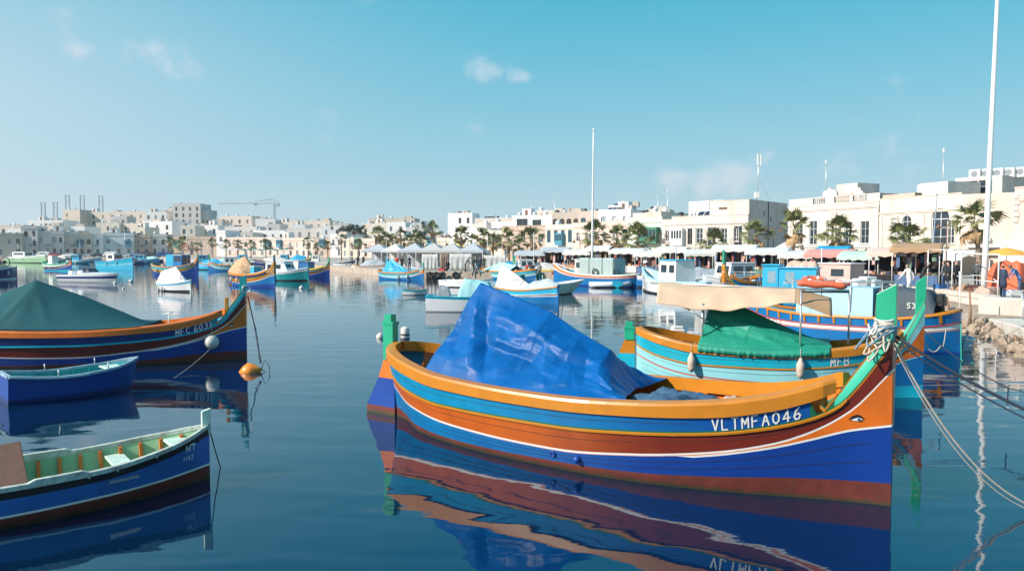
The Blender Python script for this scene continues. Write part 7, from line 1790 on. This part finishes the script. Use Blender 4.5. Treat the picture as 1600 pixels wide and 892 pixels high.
x, HX = mid('orange-bowed luzzu under a brown canvas, turned towards the viewer at left', *bt(430, 449, 7.2, -42), P_C, hs=1.0, ws=1.0, postc=CLTN)
small_tarp('brown-beige canvas rolled back over the orange-bowed luzzu', x, HX, .05, .52, .3, mat('tan_canvas', (.52, .32, .18), .85, .1, 2, .004), 5, 2.7, fold=.08)
cabin(x, HX.L*(.53-.5), HX.L*(.62-.5), .5, .6, 1.75, SKB, WHT, ())
x, HX = mid('white and teal cabin cruiser right of the orange-bowed luzzu', *bt(482, 439, 6.2, -22), (BLK, TEA, WHT, TEA, TEA, WHT, WHG, WHG, WHT, WHT, WHT), hs=.95, ws=.85, T=plain([(0, .95), (.5, 1.0), (1, 1.5)], up=.8, st=.76), rudder=False, name='cabin_cruiser', cat='cabin cruiser')
cabin(x, HX.L*(.2-.5), HX.L*(.68-.5), .8, .8, 1.95, WHG, WHG, ((.1, .35, .4, .8), (.42, .8, .4, .8)), rake=.6)
x, HX = mid('blue luzzu with a white cuddy and striped bow, right of the teal cabin cruiser', *bt(515, 434, 6.6, -20), P_A, hs=.9, ws=.85, rudder=False, post=(.2, .3))
cabin(x, HX.L*(.08-.5), HX.L*(.42-.5), .75, .6, 1.95, WHT, WHT, ((.3, .7, .5, .8),)); cabin(x, HX.L*(.43-.5), HX.L*(.62-.5), .7, .6, 1.8, BLU, BLU, ())
x, HX = mid('luzzu with a light blue wheelhouse and an orange ring on its mast, left', *bt(310, 431, 7.6, -22), (BLD, BLD, CYN, BLD, ORG, YEL, CYN, MAR, BRN, RED, ORG), hs=1.05, ws=.95, rudder=False, post=(.2, .2))
cabin(x, HX.L*(.40-.5), HX.L*(.56-.5), .8, .6, 2.75, SKB, BLK, ()); cabin(x, HX.L*(.565-.5), HX.L*(.74-.5), .8, .6, 2.6, BLU, WHT, ((.1, .45, .6, .92), (.5, .9, .6, .92))); mast(x, HX.L*(.76-.5), .6, 5.0)
ring('life_ring', 'orange and white life ring hung high on the mast at left', world_pt(x, (HX.L*(.76-.5), -.1, 3.55)), (R(90), 0, 0), .32, .08, LIFE, WHT)
x, HX = mid('small white double-ended boat under a striped white tent cover at left', on(250, 453), on(298, 456.5), (BLK, WHG, WHT, WHG, WHG, PBL, SKB, SKB, PBL, WHT, WHT), hs=.9, ws=.6, T=LOW, rudder=False)
small_tarp('white striped tent cover on the small white boat at left', x, HX, .05, .85, .55, mat('offwhite_pinkish_canvas', (.66, .60, .60), .8, .07, 3, .004), 4, 1.95, fold=.03)
x, HX = mid('luzzu with orange and black bow and a white cuddy, far left', on(69, 422.5), on(112, 424), (CYN, BLD, WHT, ORD, BLK, WHT, WHT, BLK, GRN, WHT, BLK), hs=.95, ws=.7, rudder=False, post=(.15, .2))
cabin(x, HX.L*(.28-.5), HX.L*(.42-.5), .5, .6, 2.3, WHT, WHT, ())
x, HX = mid('turquoise and royal blue hull with a white cabin, far left', on(150, 420), on(208, 421.5), (SKB, SKB, WHT, BLU, CYN, CYN, CYN, BLU, BLU, PBL, BLU), hs=1.05, ws=.75, T=plain([(0, 1.3), (.5, 1.35), (1, 2.0)], up=.8, st=.5), rudder=False)
cabin(x, HX.L*(.42-.5), HX.L*(.62-.5), .8, 1.0, 2.6, WHT, WHT, ((.2, .8, .5, .85),)); mast(x, HX.L*(.8-.5), 1.5, 5)
x, HX = mid('long pale green workboat with a canopy frame at the far left shore', on(8, 410), on(72, 411.5), (BLK, MNG, WHT, MNG, MNG, WHT, PMT, PMT, WHT, WHT, WHT), hs=1.2, ws=1.0, T=plain([(0, 1.2), (.5, 1.2), (1, 1.8)], up=.85, st=.7), rudder=False)
cabin(x, HX.L*(.3-.5), HX.L*(.6-.5), 1.0, 1.2, 2.7, WHT, WHT, ((.1, .9, .5, .85),)); mast(x, HX.L*(.7-.5), 1.2, 6)
x, HX = mid('navy boat with a net hauling drum cut by the left edge', gx(-52, 82), on(26, 435.5), (WHT, NVY, NVY, NVY, NVY, NVY, NVY, NVY, NVY, WHT, NVY), hs=1.0, ws=.95, T=plain([(0, 1.15), (.5, 1.1), (1, 1.35)], up=.8, st=.5), rudder=False)
t = x; q = MB(); q.tube([(HX.L*.22+.55*math.cos(a), -.35, 1.9+.55*math.sin(a)) for a in [2*math.pi*i/16 for i in range(17)]], .05, 6, cap=False); q.tube([(HX.L*.22, -.4, 1.9), (HX.L*.22, .4, 1.9)], .16, 8); q.tube([(HX.L*.22, -.2, 1), (HX.L*.22, -.2, 1.9)], .06, 6); q.build('net_drum', BLK, x)
lumpy('fishing_net', 'pale brownish heap of nets on the navy boat at the left edge', x, -2.0, 2.2, -.8, .8, .95, .5, ROPE, 'net', 3.3)
# speedboat
def speedboat(label, P0, P1):
    P0, P1 = Vector(P0), Vector(P1); d = P1-P0; L = d.length; t = thing('speedboat', label, 'speedboat', tuple((P0+P1)/2), math.atan2(d.y, d.x)); W = 1.05
    fb = curve([(0, .9), (.3, 1.0), (.6, .92), (.8, .66), (.93, .3), (1, .02)]); fz = curve([(0, .72), (.4, .80), (.8, .88), (1, .98)])
    h = MB()
    for s in (-1, 1):
        h.loft([[Vector((L*(u-.5)+k*u*.7, s*fb(u)*W*m_, z)) for m_, z, k in ((.5, -.2, 0), (.82, 0.05, .2), (.9, fz(u)*.45, .5), (.96, fz(u)*.75, .8), (1.0, fz(u), 1))] for u in stations(18)], 0, mats=[0, 0, 1, 0], sm=True, flip=(s > 0))
    h.poly([(-L/2, -W*.45, -.2), (-L/2, -W*.9, .72), (-L/2, W*.9, .72), (-L/2, W*.45, -.2)]); h.build('hull', [WHG, NVY], t)
    k = MB(); k.loft([[Vector((L*(u-.5)+u*.7, -fb(u)*W, fz(u))), Vector((L*(u-.5)+u*.7, -fb(u)*W*.5, fz(u)+.16*(u > .45)*(1-u)*3)), Vector((L*(u-.5)+u*.7, fb(u)*W*.5, fz(u)+.16*(u > .45)*(1-u)*3)), Vector((L*(u-.5)+u*.7, fb(u)*W, fz(u)))] for u in stations(18)], 0, sm=True); k.build('deck', WHG, t)
    k = MB(); k.loft([[(.25, -.7, .95), (.95, -.6, .98), (1.15, 0, .98), (.95, .6, .98), (.25, .7, .95)], [(.0, -.6, 1.42), (.5, -.45, 1.4), (.6, 0, 1.4), (.5, .45, 1.4), (.0, .6, 1.42)]], 0); k.build('windscreen', GLS, t)
    k = MB(); k.bbox((-.9, -.6, .8), (-.2, .6, 1.2), .08); k.bbox((-2.2, -.7, .75), (-1.5, .7, 1.15), .1); k.build('seat', WHG, t)
    k = MB(); k.bbox((-2.75, -.2, .5), (-2.35, .2, 1.25), .08); k.build('engine', BLK, t); return t
speedboat('white speedboat with a dark stripe and a fender at its bow, left', on(101, 440), on(178, 442))
for lb, px, py, r in (('round white buoy floating right of the speedboat', 205, 441, .24), ('white fender ball at the speedboat\'s bow', 180, 443, .17), ('small white buoy with a dark band left of the large boat\'s rudder head', 594, 528, .15), ('dark mooring buoy left of the white and turquoise boat', 677, 440, .13), ('small white buoy left of the green hull mid right', 853, 459, .16), ('white buoy before the long blue boat', 969, 446, .18), ('round buoy between the luzzu and the teal cruiser', 471, 451, .2), ('small pale buoy off the stern of the small white tent-covered boat', 193, 452, .12), ('tiny white float beside the dark mooring buoy', 700, 443, .1), ('buoy off the bow of the bright blue boat', 728, 447, .12)):
    p = on(px, py); q = MB(); q.lathe([(max(.01, r*math.cos(a)), r*math.sin(a)) for a in [math.pi*(-.5+i/12) for i in range(13)]], 14); q.tube([(0, 0, r*.9), (0, 0, r*1.3)], r*.12, 6)
    o = q.build('buoy', BUO if 'dark mooring' not in lb else BLK); o.location = (p.x, p.y, r*.25); tag(o, lb, 'buoy', 'small mooring buoys')
# white drum buoy by the rudder
p = on(633, 526); t = thing('drum_buoy', 'white drum buoy with a black band just right of the rudder head', 'buoy', tuple(p)); q = MB(); q.lathe([(.14, -.15), (.17, -.08), (.17, .3), (.12, .36), (.05, .38)], 16); q.build('drum', BUO, t); q = MB(); q.lathe([(.175, .06), (.175, .12)], 16); q.build('band', BLK, t)
# nearer small craft behind the blue tarpaulin
dA, pA, fA = dinghy('white open boat with a turquoise rim behind the blue tarpaulin', on(668, 486), on(668, 486)+Vector((4.3, -.2, 0)), 1.7, [(0, .86), (.5, .80), (1, 1.0)], (WHG, WHG, WHG, CYN, WHT, GRYP), transom=True, band=.14, bandm=CYN, thw=((.4, .3, .15), (.7, .3, .12)))
drape('pale aqua and white cover pitched over the white open boat with turquoise rim', tuple(world_pt(dA, (.5, 0, .80))), 1.9, 1.35, .95, dA.rotation_euler.z, CLTA, 1.0, 'boat cover', 'boat_cover')
drape('small grey wrapped outboard cover on the white open boat', tuple(world_pt(dA, (-1.25, 0, .78))), .7, .8, .62, 0, mat('grey_canvas', (.3, .33, .36), .8, .12, 4), 3.0, 'engine cover', 'engine_cover')
dinghy('small low teal and white dinghy left of the turquoise-rimmed boat', on(630, 461), on(668, 461), .95, [(0, .36), (.5, .34), (1, .44)], (BLK, WHG, WHG, TEA, TEA, TEA), transom=True, boot=.04, thw=((.4, .2, .08),), n=14)
dinghy('white hull showing between the quay and the turquoise-rimmed boat', on(691, 448), on(770, 450), 1.6, [(0, .62), (.5, .6), (1, .8)], (BLK, WHG, WHG, WHG, WHT, WHT), transom=True, thw=((.5, .3, .1),), n=14)
dinghy('pale green-white open boat with a raked bow pointing right, behind the blue tarpaulin', on(825, 461), on(893, 459), 1.8, [(0, .75), (.5, .78), (1, 1.05)], (BLK, PMT, PMT, WHG, WHT, WHT), transom=True, rake=1.1, n=16, thw=((.3, .3, .1), (.6, .3, .1)))
x, HX = mid('blue and ochre boat under white and grey covers right of the blue tarpaulin', on(778, 468), on(872, 475.5), (BLU, BLU, WHT, BLU, MAR, WHT, SKB, SKB, ORG, WHT, WHT), hs=.95, ws=.7, T=plain([(0, .95), (.5, .85), (1, 1.15)], up=.62, st=.5), rudder=False)
small_tarp('white tent cover sloping down over the blue and ochre boat', x, HX, .02, .62, .07, CLTW, 4, 2.35, fold=.03)
small_tarp('grey-blue crumpled cover on the bow of the blue and ochre boat', x, HX, .60, 1.0, .86, mat('grey_blue_canvas', (.42, .50, .55), .7, .12, 4), 9, 1.55, fold=.09)
for k, (px, py, lb, c) in enumerate(((838, 437, 'small green boat with people left of the long blue boat', (GRN, WHT, GRN, WHT, BRN, GRN)), (818, 438, 'second small green boat, left of the first one', (TEA, WHT, TEA, WHT, BRN, TEA)))):
    dinghy(lb, on(px-24, py), on(px+8, py+.5), 1.5, [(0, .62), (.5, .56), (1, .8)], c, transom=False, n=14)
for px, py, lb, tp in ((822, 437, 'fisherman in dark red bending in a small green boat', 'red'), (832, 437, 'fisherman in black sitting in a small green boat', 'black'), (812, 437, 'fisherman in white in the left small green boat', 'white'), (843, 437.5, 'fisherman in grey at the bow of a small green boat', 'grey')):
    p = on(px, py); person(lb, (p.x, p.y+.1, .12), 'bend' if 'bending' in lb else 'stand', 1.0, tp, 'black', group='fishermen in small boats')
infl = thing('inflatable_dinghy', 'grey-white inflatable dinghy with a turquoise board beside the long blue boat', 'inflatable', tuple(on(950, 449)))
q = MB(); q.tube([(-1.6, -.6, .25), (1.2, -.6, .25), (1.7, -.35, .3), (1.9, 0, .32), (1.7, .35, .3), (1.2, .6, .25), (-1.6, .6, .25)], .22, 10); q.build('tube', mat('inflatable_grey', (.55, .6, .62), .5, .06, 4), infl)
q = MB(); q.bbox((-1.2, -.5, .15), (1.2, .5, .22), .03); q.build('floor', GREYP, infl)
q = MB(); q.poly([(.2, -.85, .25), (.7, -.88, .0), (1.2, -.85, .25), (1.05, -.8, .58), (.35, -.8, .58)]); q.build('turquoise_board', CYN, infl, solid=.04)
# light blue cabin boat and its neighbours along the right quay
x, HX = mid('light blue fishing boat with a tall turquoise cabin behind the beige awning', gx(1155, 47), gx(1330, 44), (BLU, SKB, WHT, SKB, SKB, WHT, SKB, SKB, RED, SKB, WHT), hs=1.0, ws=1.0, T=plain([(0, 1.0), (.5, .95), (1, 1.4)], up=.85, st=.7), rudder=False)
LX = HX.L
def c_at(px, d=45.5): return (px-800)/1200*d
def lx(px): return (gx(px, 45.6)-x.location).length*(1 if gx(px, 45.6).x > x.location.x else -1)
cb = cabin(x, lx(1196), lx(1220), .9, .8, hz_(415, 45.5), SKB, SKB, ((.35, .85, .35, .8),), winm=mat('cabin_window_grey', (.25, .38, .44), .3, .1, 3)); cb2 = cabin(x, lx(1221), lx(1275), .95, .8, hz_(419, 45.5), SKB, SKB, ((.18, .42, .35, .85),), winm=mat('cabin_window_grey', (), 1))
for px, lb in ((1240, 'pale brown sack on the turquoise cabin roof'), (1262, 'white and brown bundle on the right of the turquoise cabin roof')): lumpy('bundle', lb, x, lx(px)-.5, lx(px)+.5, -.4, .4, hz_(419, 45.5)+.06, .32, mat('bundle_brown', (.55, .38, .3), .85, .3, 5), 'bundle', px*.1, 12, 10)
x, HX = mid('ochre and green bow of a luzzu standing behind the beige awning', gx(1190, 53), gx(1130, 50), (BLD, BLD, WHT, ORG, ORG, YEL, BLU, GRN, ORG, ORD, ORG), hs=1.05, ws=.9, rudder=False, post=(.26, .8), postc=GRN)
x, HX = mid('white cabin boat moored under the white stalls left of the turquoise cabin', gx(1185, 57), gx(1100, 55), (BLK, WHG, WHT, WHG, WHG, WHT, WHG, WHG, WHT, WHT, WHT), hs=1.0, ws=.9, T=plain([(0, 1.1), (.5, 1.05), (1, 1.5)], up=.8, st=.7), rudder=False)
cabin(x, -1.4, 1.0, .9, .9, 2.3, WHG, WHG, ((.1, .4, .5, .85), (.5, .9, .5, .85)), rake=.3); mast(x, 1.5, 1, 2.5)
dinghy('small pale blue dinghy behind the stern of the blue boat MFA253', on(1498, 549)+Vector((0, .3, 0)), on(1520, 549)+Vector((.1, .5, 0)), .95, [(0, .42), (.5, .38), (1, .45)], (PBL, WHT, PBL, WHT, PBL, PBL), transom=True, boot=.05, n=12)
x, HX = mid('white and salmon boat with a pale cabin right of the orange roll', gx(1345, 47), gx(1290, 49), (BLK, WHT, RED, WHT, WHT, RED, WHT, WHT, WHT, WHT, WHT), hs=1.0, ws=.9, T=WORK, rudder=False)
cabin(x, -1, 1.2, .8, .9, 2.4, mat('pale_salmon', (.66, .42, .36), .6, .06, 3), WHT, ((.2, .6, .5, .8),)); mast(x, 1.5, 1, 2.4)
dinghy('white skiff with stacked boxes behind the pale cabin wall of the boat MFA253', gx(1335, 41), gx(1400, 40), 1.5, [(0, .7), (.5, .7), (1, .9)], (WHG, WHG, WHG, WHG, WHT, WHT), transom=True, n=14)
for k, (px, py, lb) in enumerate(((1345, 441, 'white box on the left of the skiff\'s stack'), (1356, 438, 'white box on top of the skiff\'s stack'), (1364, 443, 'white box on the right of the skiff\'s stack'))):
    p = at(px, py, 40.6); q = MB(); q.bbox((-.35, -.3, -.2), (.35, .3, .2), .04); o = q.build('box', WHT); o.location = tuple(p); o.rotation_euler = (0, 0, .3*k); tag(o, lb, 'box', 'white boxes on the skiff')
# the jetty by the photographer, where the dark lines are made fast
jt = thing('jetty', 'pale stone jetty corner just outside the right of the picture, dark lines tied to it', 'jetty', (9.6, 0, 0))
for k in range(7):
    q = MB(); q.bbox((0, -6+k*1.85+.01, .55), (1.1, -6+(k+1)*1.85-.01, .98+.01*(k % 2)), .03); q.build('coping_stone', CONC, jt)
q = MB(); q.box((.04, -6, -.6), (1.1, 6.9, .545)); q.box((1.11, -6, -.6), (9, 6.9, .96)); q.build('base', CONR, jt)
t = thing('bollard', 'iron bollard on the jetty corner holding the dark mooring lines', 'bollard', (10.0, 6.0, .97)); q = MB(); q.lathe([(.16, 0), (.13, .05), (.11, .24), (.18, .30), (.18, .36), (.06, .40)], 14); q.build('post', IRON, t)
# orange coiled net ring and misc on the third boat
ring('life_ring', 'orange life ring on the rail frame left of the green post', world_pt(third, (LT*(.64-.5), 0.2, 2.24)), (R(8), 0, 0), .34, .08, LIFE, WHT)
# wooden stakes with ropes by the rocks
for k, (px, yb, yt, dd, lb) in enumerate(((1482, 497, 463, 31.5, 'short rusty stake behind the stern of MFA253'), (1516, 512, 455, 31.5, 'tall pale driftwood stake by the rocks'), (1499, 500, 424, 33, 'thin white stake rising beside the rocks'), (1586, 545, 525, 25, 'small post in the water before the stone landing'))):
    b = at(px, yb, dd); e = at(px-2+k, yt, dd); q = MB(); q.tube([b, b.lerp(e, .5)+Vector((.03, 0, 0)), e], [.05, .045, .035] if k != 2 else .022, 7); o = q.build('stake', WOOD if k != 2 else WPOLE); tag(o, lb, 'stake')
rope('mooring_line', 'thin dark line from the green-bowed boat with a short hanging end', [world_pt(second, (LS/2, .0, 1.5)), at(1575, 606, 14.0), (9.9, 5.6, 1.15)], .012, ROPD, sag=.10, cat='mooring line')
rope('mooring_line', 'short rope end hanging from the thin dark line', [at(1575, 606, 14.0), at(1574, 632, 14.0)], .012, ROPD, cat='mooring line')
rope('mooring_line', 'pale line from the small pale blue dinghy to the stone landing', [on(1515, 540, .3), on(1600, 508, .5)], .014, ROPE, sag=.12, cat='mooring line')
rope('mooring_line', 'turquoise cord hanging off the stern of the boat MFA253', [world_pt(third, (-LT/2, 0, 1.0)), on(1502, 562, .02), on(1520, 566, .02)], .016, ROPG, sag=.06, cat='mooring line')
rope('mooring_line', 'white loop of cord from the green-bowed boat to the water', [world_pt(second, (LS/2, 0, 1.3)), at(1470, 540, 17), at(1478, 515, 19)], .012, ROPE, sag=.2, cat='mooring line')
for lb, a, b in (('mooring line from the orange-bowed luzzu into the water', (437, 430, 66), (445, 452)), ('mooring line from the white boat under the tent cover', (300, 443, 60), (303, 458)), ('mooring line off the bow of the cruiser towards the buoy', (484, 430, 78), (497, 445)), ('mooring line from the grey covered bow mid picture', (876, 452, 46), (880, 476))):
    rope('mooring_line', lb, [at(*a), on(*b)], .02, ROPD, cat='mooring line', n=6)
# crowded far boats, small
FAR = [
 (25, 404, 200, 6, 5, BLU, 'cabin', 'small blue boat with a white cabin at the far left shore'), (48, 402, 215, 6, 175, WHT, 'cabin', 'white cabin boat in front of the brown building far left'), (86, 408, 190, 6, -8, TEA, 'tarp', 'teal boat under a pale cover, far left'), (98, 404, 210, 5, 170, SKB, 'tarp', 'light blue covered boat behind the turquoise hull'),
 (122, 410, 180, 6, -10, CYN, 'cabin', 'turquoise boat with a little cabin behind the speedboat'), (140, 405, 205, 6, 10, WHT, 'mast', 'white boat with a mast behind the turquoise hull'), (200, 412, 175, 7, 8, BLU, 'tarp', 'royal blue boat right of the turquoise hull with a red cover'), (222, 410, 180, 8, 0, SKB, 'cabin', 'long light blue boat at left behind the wheelhouse luzzu'),
 (238, 404, 205, 6, 180, BLD, 'tarp', 'deep blue boat under a dark cover below the vans'), (333, 418, 125, 6, 170, SKB, 'tarp', 'light blue boat under a crumpled blue cover, left of the white stripe boat'), (320, 409, 165, 6, 10, BLU, 'cabin', 'blue cabin boat below the long brown stone house'), (357, 424, 118, 6, 185, P_B, 'cabin', 'white boat with orange and blue stripes behind the tan canvas'),
 (352, 410, 160, 6, 0, CYN, 'tarp', 'turquoise tented boat behind the orange striped one'), (378, 407, 180, 6, 175, WHT, 'cabin', 'white cabin boat under the white parasols'), (405, 411, 165, 8, 5, NVY, 'mast', 'long navy hull lying across below the green parasols'), (432, 413, 155, 9, 178, NVY, 'tarp', 'second long dark hull below the green parasols'),
 (447, 406, 180, 6, -10, WHT, 'cabin', 'white cabin boat left of the blue tarpaulined one'), (466, 408, 170, 6, 5, P_A, 'tarpb', 'striped boat with a square blue tarpaulin'), (492, 410, 160, 5, 175, SKB, 'cabin', 'light blue boat left of the dark quay bollards'), (520, 416, 140, 8, 2, NVY, 'mast', 'long dark barge left of the street lamp foot'),
 (560, 419, 122, 8, 178, GREYP, 'crew', 'grey rubber workboat with dark figures right of the street lamp'), (582, 423, 112, 6, 4, WHT, 'tarpg', 'white boat under a big grey tent-shaped cover'), (610, 420, 118, 6, 176, WHT, 'cabin', 'white cabin boat behind the boat with the bright blue tarpaulin'), (672, 425, 98, 5, 0, SKB, 'cabin', 'small light blue boat against the quay left of the tyres'),
 (770, 424, 98, 7, 172, P_B, 'mast', 'striped boat with a pale mast behind the bright blue one'), (795, 422, 100, 7, 8, TEA, 'tarp', 'teal and white tented boat left of the small green boats'), (826, 428, 90, 6, 10, BLU, 'cabin', 'blue boat with a dark cabin behind the fishermen'), (848, 428, 90, 7, 178, P_A, 'tarp', 'striped luzzu hull behind the fishermen'),
 (1060, 436, 66, 7, 170, BLU, 'mast', 'blue hull behind the white trawler'), (1092, 432, 66, 6, 5, WHT, 'tarpg', 'white boat under a grey screen right of the trawler'),
]
for k, (px, py, d, L, hd, pal, kind, lb) in enumerate(FAR):
    c = gx(px, d); h = Vector((math.cos(R(hd)), math.sin(R(hd)), 0)); isl = isinstance(pal, tuple)
    p = pal if isl else (BLK, pal, WHT, pal, pal, WHT, pal if k % 2 else WHT, pal, WHT if k % 3 else ORG, WHT, WHT)
    x, HX = luzzu(lb, c-h*L/2, c+h*L/2, p, hs=.85 if isl else 1.0, ws=.75, n=10, det=0, T=LUZ if isl else (WORK if k % 2 else LOW), rudder=False, group='boats moored along the far shore')
    clutter(x, HX, k+40, 9)
    if kind == 'cabin': cabin(x, -L*.2, L*.12, .6, .7, 2.1, (WHT, SKB, WHG)[k % 3], WHT, ((.15, .45, .5, .85), (.55, .85, .5, .85)), rake=.2)
    if kind in ('mast', 'cabin') and k % 2 == 0: mast(x, L*.1, .8, 4.5)
    if kind[:4] == 'tarp': 
        m = {'tarp': (CLTA, CLTC, DRK, CLTW)[k % 4], 'tarpb': CLTC, 'tarpg': GT}[kind]; s_ = HX.T.TOP(.5)*HX.hs
        q = MB(); q.grid(lambda a, b: Vector((-L*.32+L*.6*a, (b*2-1)*.75, s_-.05+(1.25*(1-abs(b*2-1)**1.2)*(1 if kind != 'tarpb' else 1.4))*(math.sin(min(1, a*1.6)*1.57))*(1-.5*a)+.12*nz(a*5+k, b*4)+.0)), 14, 10, 0); q.build('boat_cover', m, x)
    if kind == 'crew':
        for j in range(3): person(['left dark figure on the grey workboat', 'middle dark figure on the grey workboat', 'right dark figure on the grey workboat'][j], tuple(c+Vector((j*.9-1, 0, .6))), 'stand', j, 'black', 'black', group='crew of the grey workboat')

# crates, nets and bollards on the quay
random.seed(77)
CR = [('red', (.45, .05, .04)), ('blue', (.04, .16, .42)), ('white', (.7, .7, .68)), ('green', (.04, .25, .14)), ('yellow', (.7, .5, .06)), ('grey', (.3, .31, .32))]
def crate(label, px, d, col, k=0, rz=0.0):
    p = gx(px, d, QZ+.02+.31*k); t = thing('crate', label, 'crate', tuple(p), rz, 'fish crates on the quay'); m = mat('crate_'+col, dict(CR)[col], .5, .08, 6); q = MB()
    q.box((-.35, -.22, 0), (.35, .22, .03)); 
    for a, b in (((-.35, -.22, .03), (.35, -.19, .29)), ((-.35, .19, .03), (.35, .22, .29)), ((-.35, -.188, .03), (-.32, .188, .29)), ((.32, -.188, .03), (.35, .188, .29))): q.box(a, b)
    q.box((-.38, -.25, .27), (-.352, .25, .30)); q.build('shell', m, t)
CRL = [(868, 77, 'red', 0, 'red fish crate on the quay left of the big blue boat\'s bow'), (878, 78, 'blue', 0, 'blue fish crate beside the red one near the big blue boat'), (878, 78, 'white', 1, 'white crate stacked on the blue one near the big blue boat'), (892, 78, 'green', 0, 'green crate behind the big blue boat\'s bow'),
 (1010, 72, 'blue', 0, 'blue crate on the quay above the trawler bow'), (1022, 72, 'white', 0, 'lower white crate on the quay above the trawler bow'), (1022, 72, 'yellow', 1, 'yellow crate on top of the lower white crate'), (1040, 70, 'grey', 0, 'grey crate on the quay behind the trawler wheelhouse'), (1142, 63, 'red', 0, 'red crate on the quay left of the turquoise cabin'), (1152, 63, 'blue', 0, 'blue crate left of the turquoise cabin'),
 (1400, 49.5, 'white', 0, 'white crate on the quay under the pinkish canopy'), (1470, 49, 'blue', 0, 'blue crate at the feet of the people by the metal posts'), (1535, 44, 'grey', 0, 'grey crate right of the foot of the thick white pole'), (1580, 42.5, 'blue', 0, 'blue crate beside the woman in the long coat'), (690, 90, 'red', 0, 'red crate between the white screens'), (643, 98, 'white', 0, 'white crate under the grey tent at mid left'), (1588, 42, 'white', 0, 'white crate next to the blue one at the right edge')]
for px, d, c, k, lb in CRL: crate(lb, px, d, c, k, random.uniform(-.4, .4))
for k, (x, y) in enumerate(((25.9, 38.6), (26.9, 46.5), (26.6, 58), (20, 74.6), (8, 82), (-4, 86.6))):
    t = thing('bollard', ['iron bollard nearest the right edge of the quay', 'iron bollard below the people in black by the metal frame', 'iron bollard behind the turquoise cabin boat', 'iron bollard behind the white trawler', 'iron bollard left of the long blue boat\'s bow', 'iron bollard at the white cloth screens'][k], 'bollard', (x, y, QZ), 0, 'iron bollards on the quay edge')
    q = MB(); q.lathe([(.16, 0), (.13, .05), (.11, .28), (.18, .34), (.18, .40), (.06, .44)], 12); q.build('post', IRON, t)
for lb, px, d, w, sd in (('brown heap of nets on the quay near the thick white pole', 1512, 46.5, 1.6, 1), ('pinkish heap of nets at the foot of the metal frame', 1548, 43.6, 1.3, 4), ('dark heap of nets on the quay behind the white skiff', 1385, 50, 1.8, 6)):
    drape(lb, tuple(gx(px, d, QZ)), w, 1.0, .45, .3, mat('net_%d' % sd, ((.35, .2, .13), (.55, .33, .26), (.07, .07, .08))[(1, 4, 6).index(sd)], .9, .3, 8, .02, bscale=30), sd, 'fishing net', 'fishing_net')

# ================================================================ sea air
hz = MB(); hz.box((-1700, -120, -1.6), (1000, 1300, 70)); ho = hz.mesh('haze', []); hm_ = bpy.data.materials.new('sea_haze'); hm_.use_nodes = True
n_ = hm_.node_tree.nodes; n_.remove(n_['Principled BSDF']); pv = n_.new('ShaderNodeVolumePrincipled'); pv.inputs['Color'].default_value = (.86, .94, 1.0, 1); pv.inputs['Density'].default_value = HAZE_D; pv.inputs['Anisotropy'].default_value = .2
hm_.node_tree.links.new(pv.outputs[0], n_['Material Output'].inputs['Volume']); ho.materials.append(hm_); tag(link('haze', ho), kind='stuff')
SC.cycles.volume_bounces = 0
